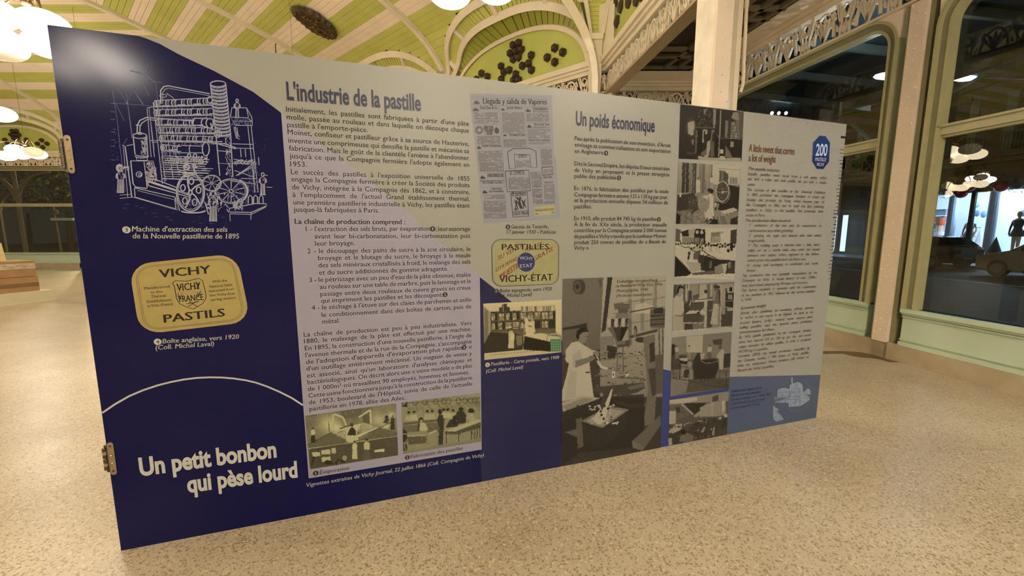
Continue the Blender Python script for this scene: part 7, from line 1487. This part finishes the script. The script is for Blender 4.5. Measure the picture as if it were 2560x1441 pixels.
# ------------------------------------------------------------------ outside the far windows: gallery columns, lamp post, park
mb = MB(); mb.add([(-60, 17.98, ZS), (XO(17.9)-.4, 17.98, ZS), (8, 90, ZS), (-70, 90, ZS)], [(0, 1, 2, 3)]); o = mb.build('park_ground', mat('park_ground', '4a4634', .8, var=.3, scale=.5)); o['kind'] = 'structure'
IRON = mat('gallery_iron', '6a5e4c', .6)
def gal_col(px, yy, label):
    q = at_depth(px, 600, yy); x = q[0]; t = thing('gallery_column', (x, yy, ZS), label, 'column'); mb = MB(); mb.tube([(x, yy, ZS), (x, yy, 3.4), (x, yy, 4.4)], .085, 10); mb.build('shaft', IRON, t)
    for sg in (-1, 1):
        mb = MB(); P = [(x+sg*(.06+1.7*(1-math.cos(a))), yy, 3.0+1.35*math.sin(a)) for a in [i*math.pi/2/8 for i in range(9)]]; mb.tube(P, .1, 6, r2=.06); mb.build('arched_bracket', IRON, t)
    return t
gal_col(60, 20.5, 'iron gallery column with arched brackets outside the far window on the left'); gal_col(-95, 20.5, 'iron gallery column outside the far window beyond the left picture edge'); gal_col(12, 30, 'farther slim iron gallery column outside the far window')
lp = at_depth(152, 620, 24); t = thing('lamp_post', (lp[0], 24, ZS), 'grey post with a round sign outside the far window beside the panel edge', 'lamp post')
mb = MB(); mb.tube([(lp[0], 24, ZS), (lp[0]-.1, 24, 3.1)], .05, 8); mb.build('pole', IRON, t)
q = at_depth(139, 531, 24); mb = MB(); mb.prism([(q[0]+.14*math.cos(i*math.pi/8), 24, q[2]+.14*math.sin(i*math.pi/8)) for i in range(16)], (0, .03, 0)); mb.build('round_sign', mat('sign_grey', '77756a', .5), t)
q = at_depth(155, 549, 24); mb = MB(); mb.box(q[0]-.55, q[0]+.7, 23.9, 24.1, q[2]-.06, q[2]+.08); mb.build('cross_sign', mat('sign_pale', '9a9684', .5, emit='9a9684', estr=.12), t)
BUSH = mat('hedge_leaves', '5a5a34', .8, var=.4, scale=3)
rg5 = random.Random(12)
for k, (x0, y0, r) in enumerate(((-38, 36, 4.5), (-30, 38, 5), (-24, 34, 3.6), (-46, 40, 5))):
    t = thing('tree', (x0, y0, ZS), 'dark tree in the park outside the far windows, %s' % ('second from the left', 'tallest in the middle', 'smallest at the right', 'leftmost')[k], 'tree'); mb = MB(); mb.tube([(x0, y0, ZS), (x0+.1, y0, 3.2)], .22, 8, r2=.13); mb.build('trunk', mat('bark', '2b2317', .9), t)
    mb = MB()
    for i in range(900):
        a, b = rg5.uniform(0, 6.28), math.acos(rg5.uniform(-1, 1)); rr_ = r*rg5.uniform(.5, 1)**.5*.7; c = np.array([x0+rr_*math.cos(a)*math.sin(b), y0+rr_*math.sin(a)*math.sin(b), 3.8+r*.45+rr_*.75*math.cos(b)]); u1_ = np.array([rg5.gauss(0, 1) for _ in range(3)]); u1_ /= np.linalg.norm(u1_); v1_ = np.cross(u1_, [0.3, .2, .9]); mb.add([c-u1_*.28, c+v1_*.16, c+u1_*.28, c-v1_*.16], [(0, 1, 2, 3)])
    mb.build('crown', BUSH, t, kind='stuff')

for x, y in ((-22, 27), (-30, 30), (-12, 30)):  # lamps added to lift the dark park behind the far windows
    t = thing('park_fill_lamp', (x, y, ZS), 'added fill lamp in the park outside the far windows, %s' % {-22: 'middle one', -30: 'left one', -12: 'right one'}[x], 'fill lamp'); mb = MB(); mb.tube([(x, y, ZS), (x, y, 6.2)], .06, 8); mb.build('pole', IRON, t)
    mb = MB(); mb.ellipsoid((x, y, 6.35), .25, .25, .2, 12, 8); mb.build('lantern', mat('park_fill_lantern', 'fff0d0', .3, emit='ffe0a8', estr=420), t)
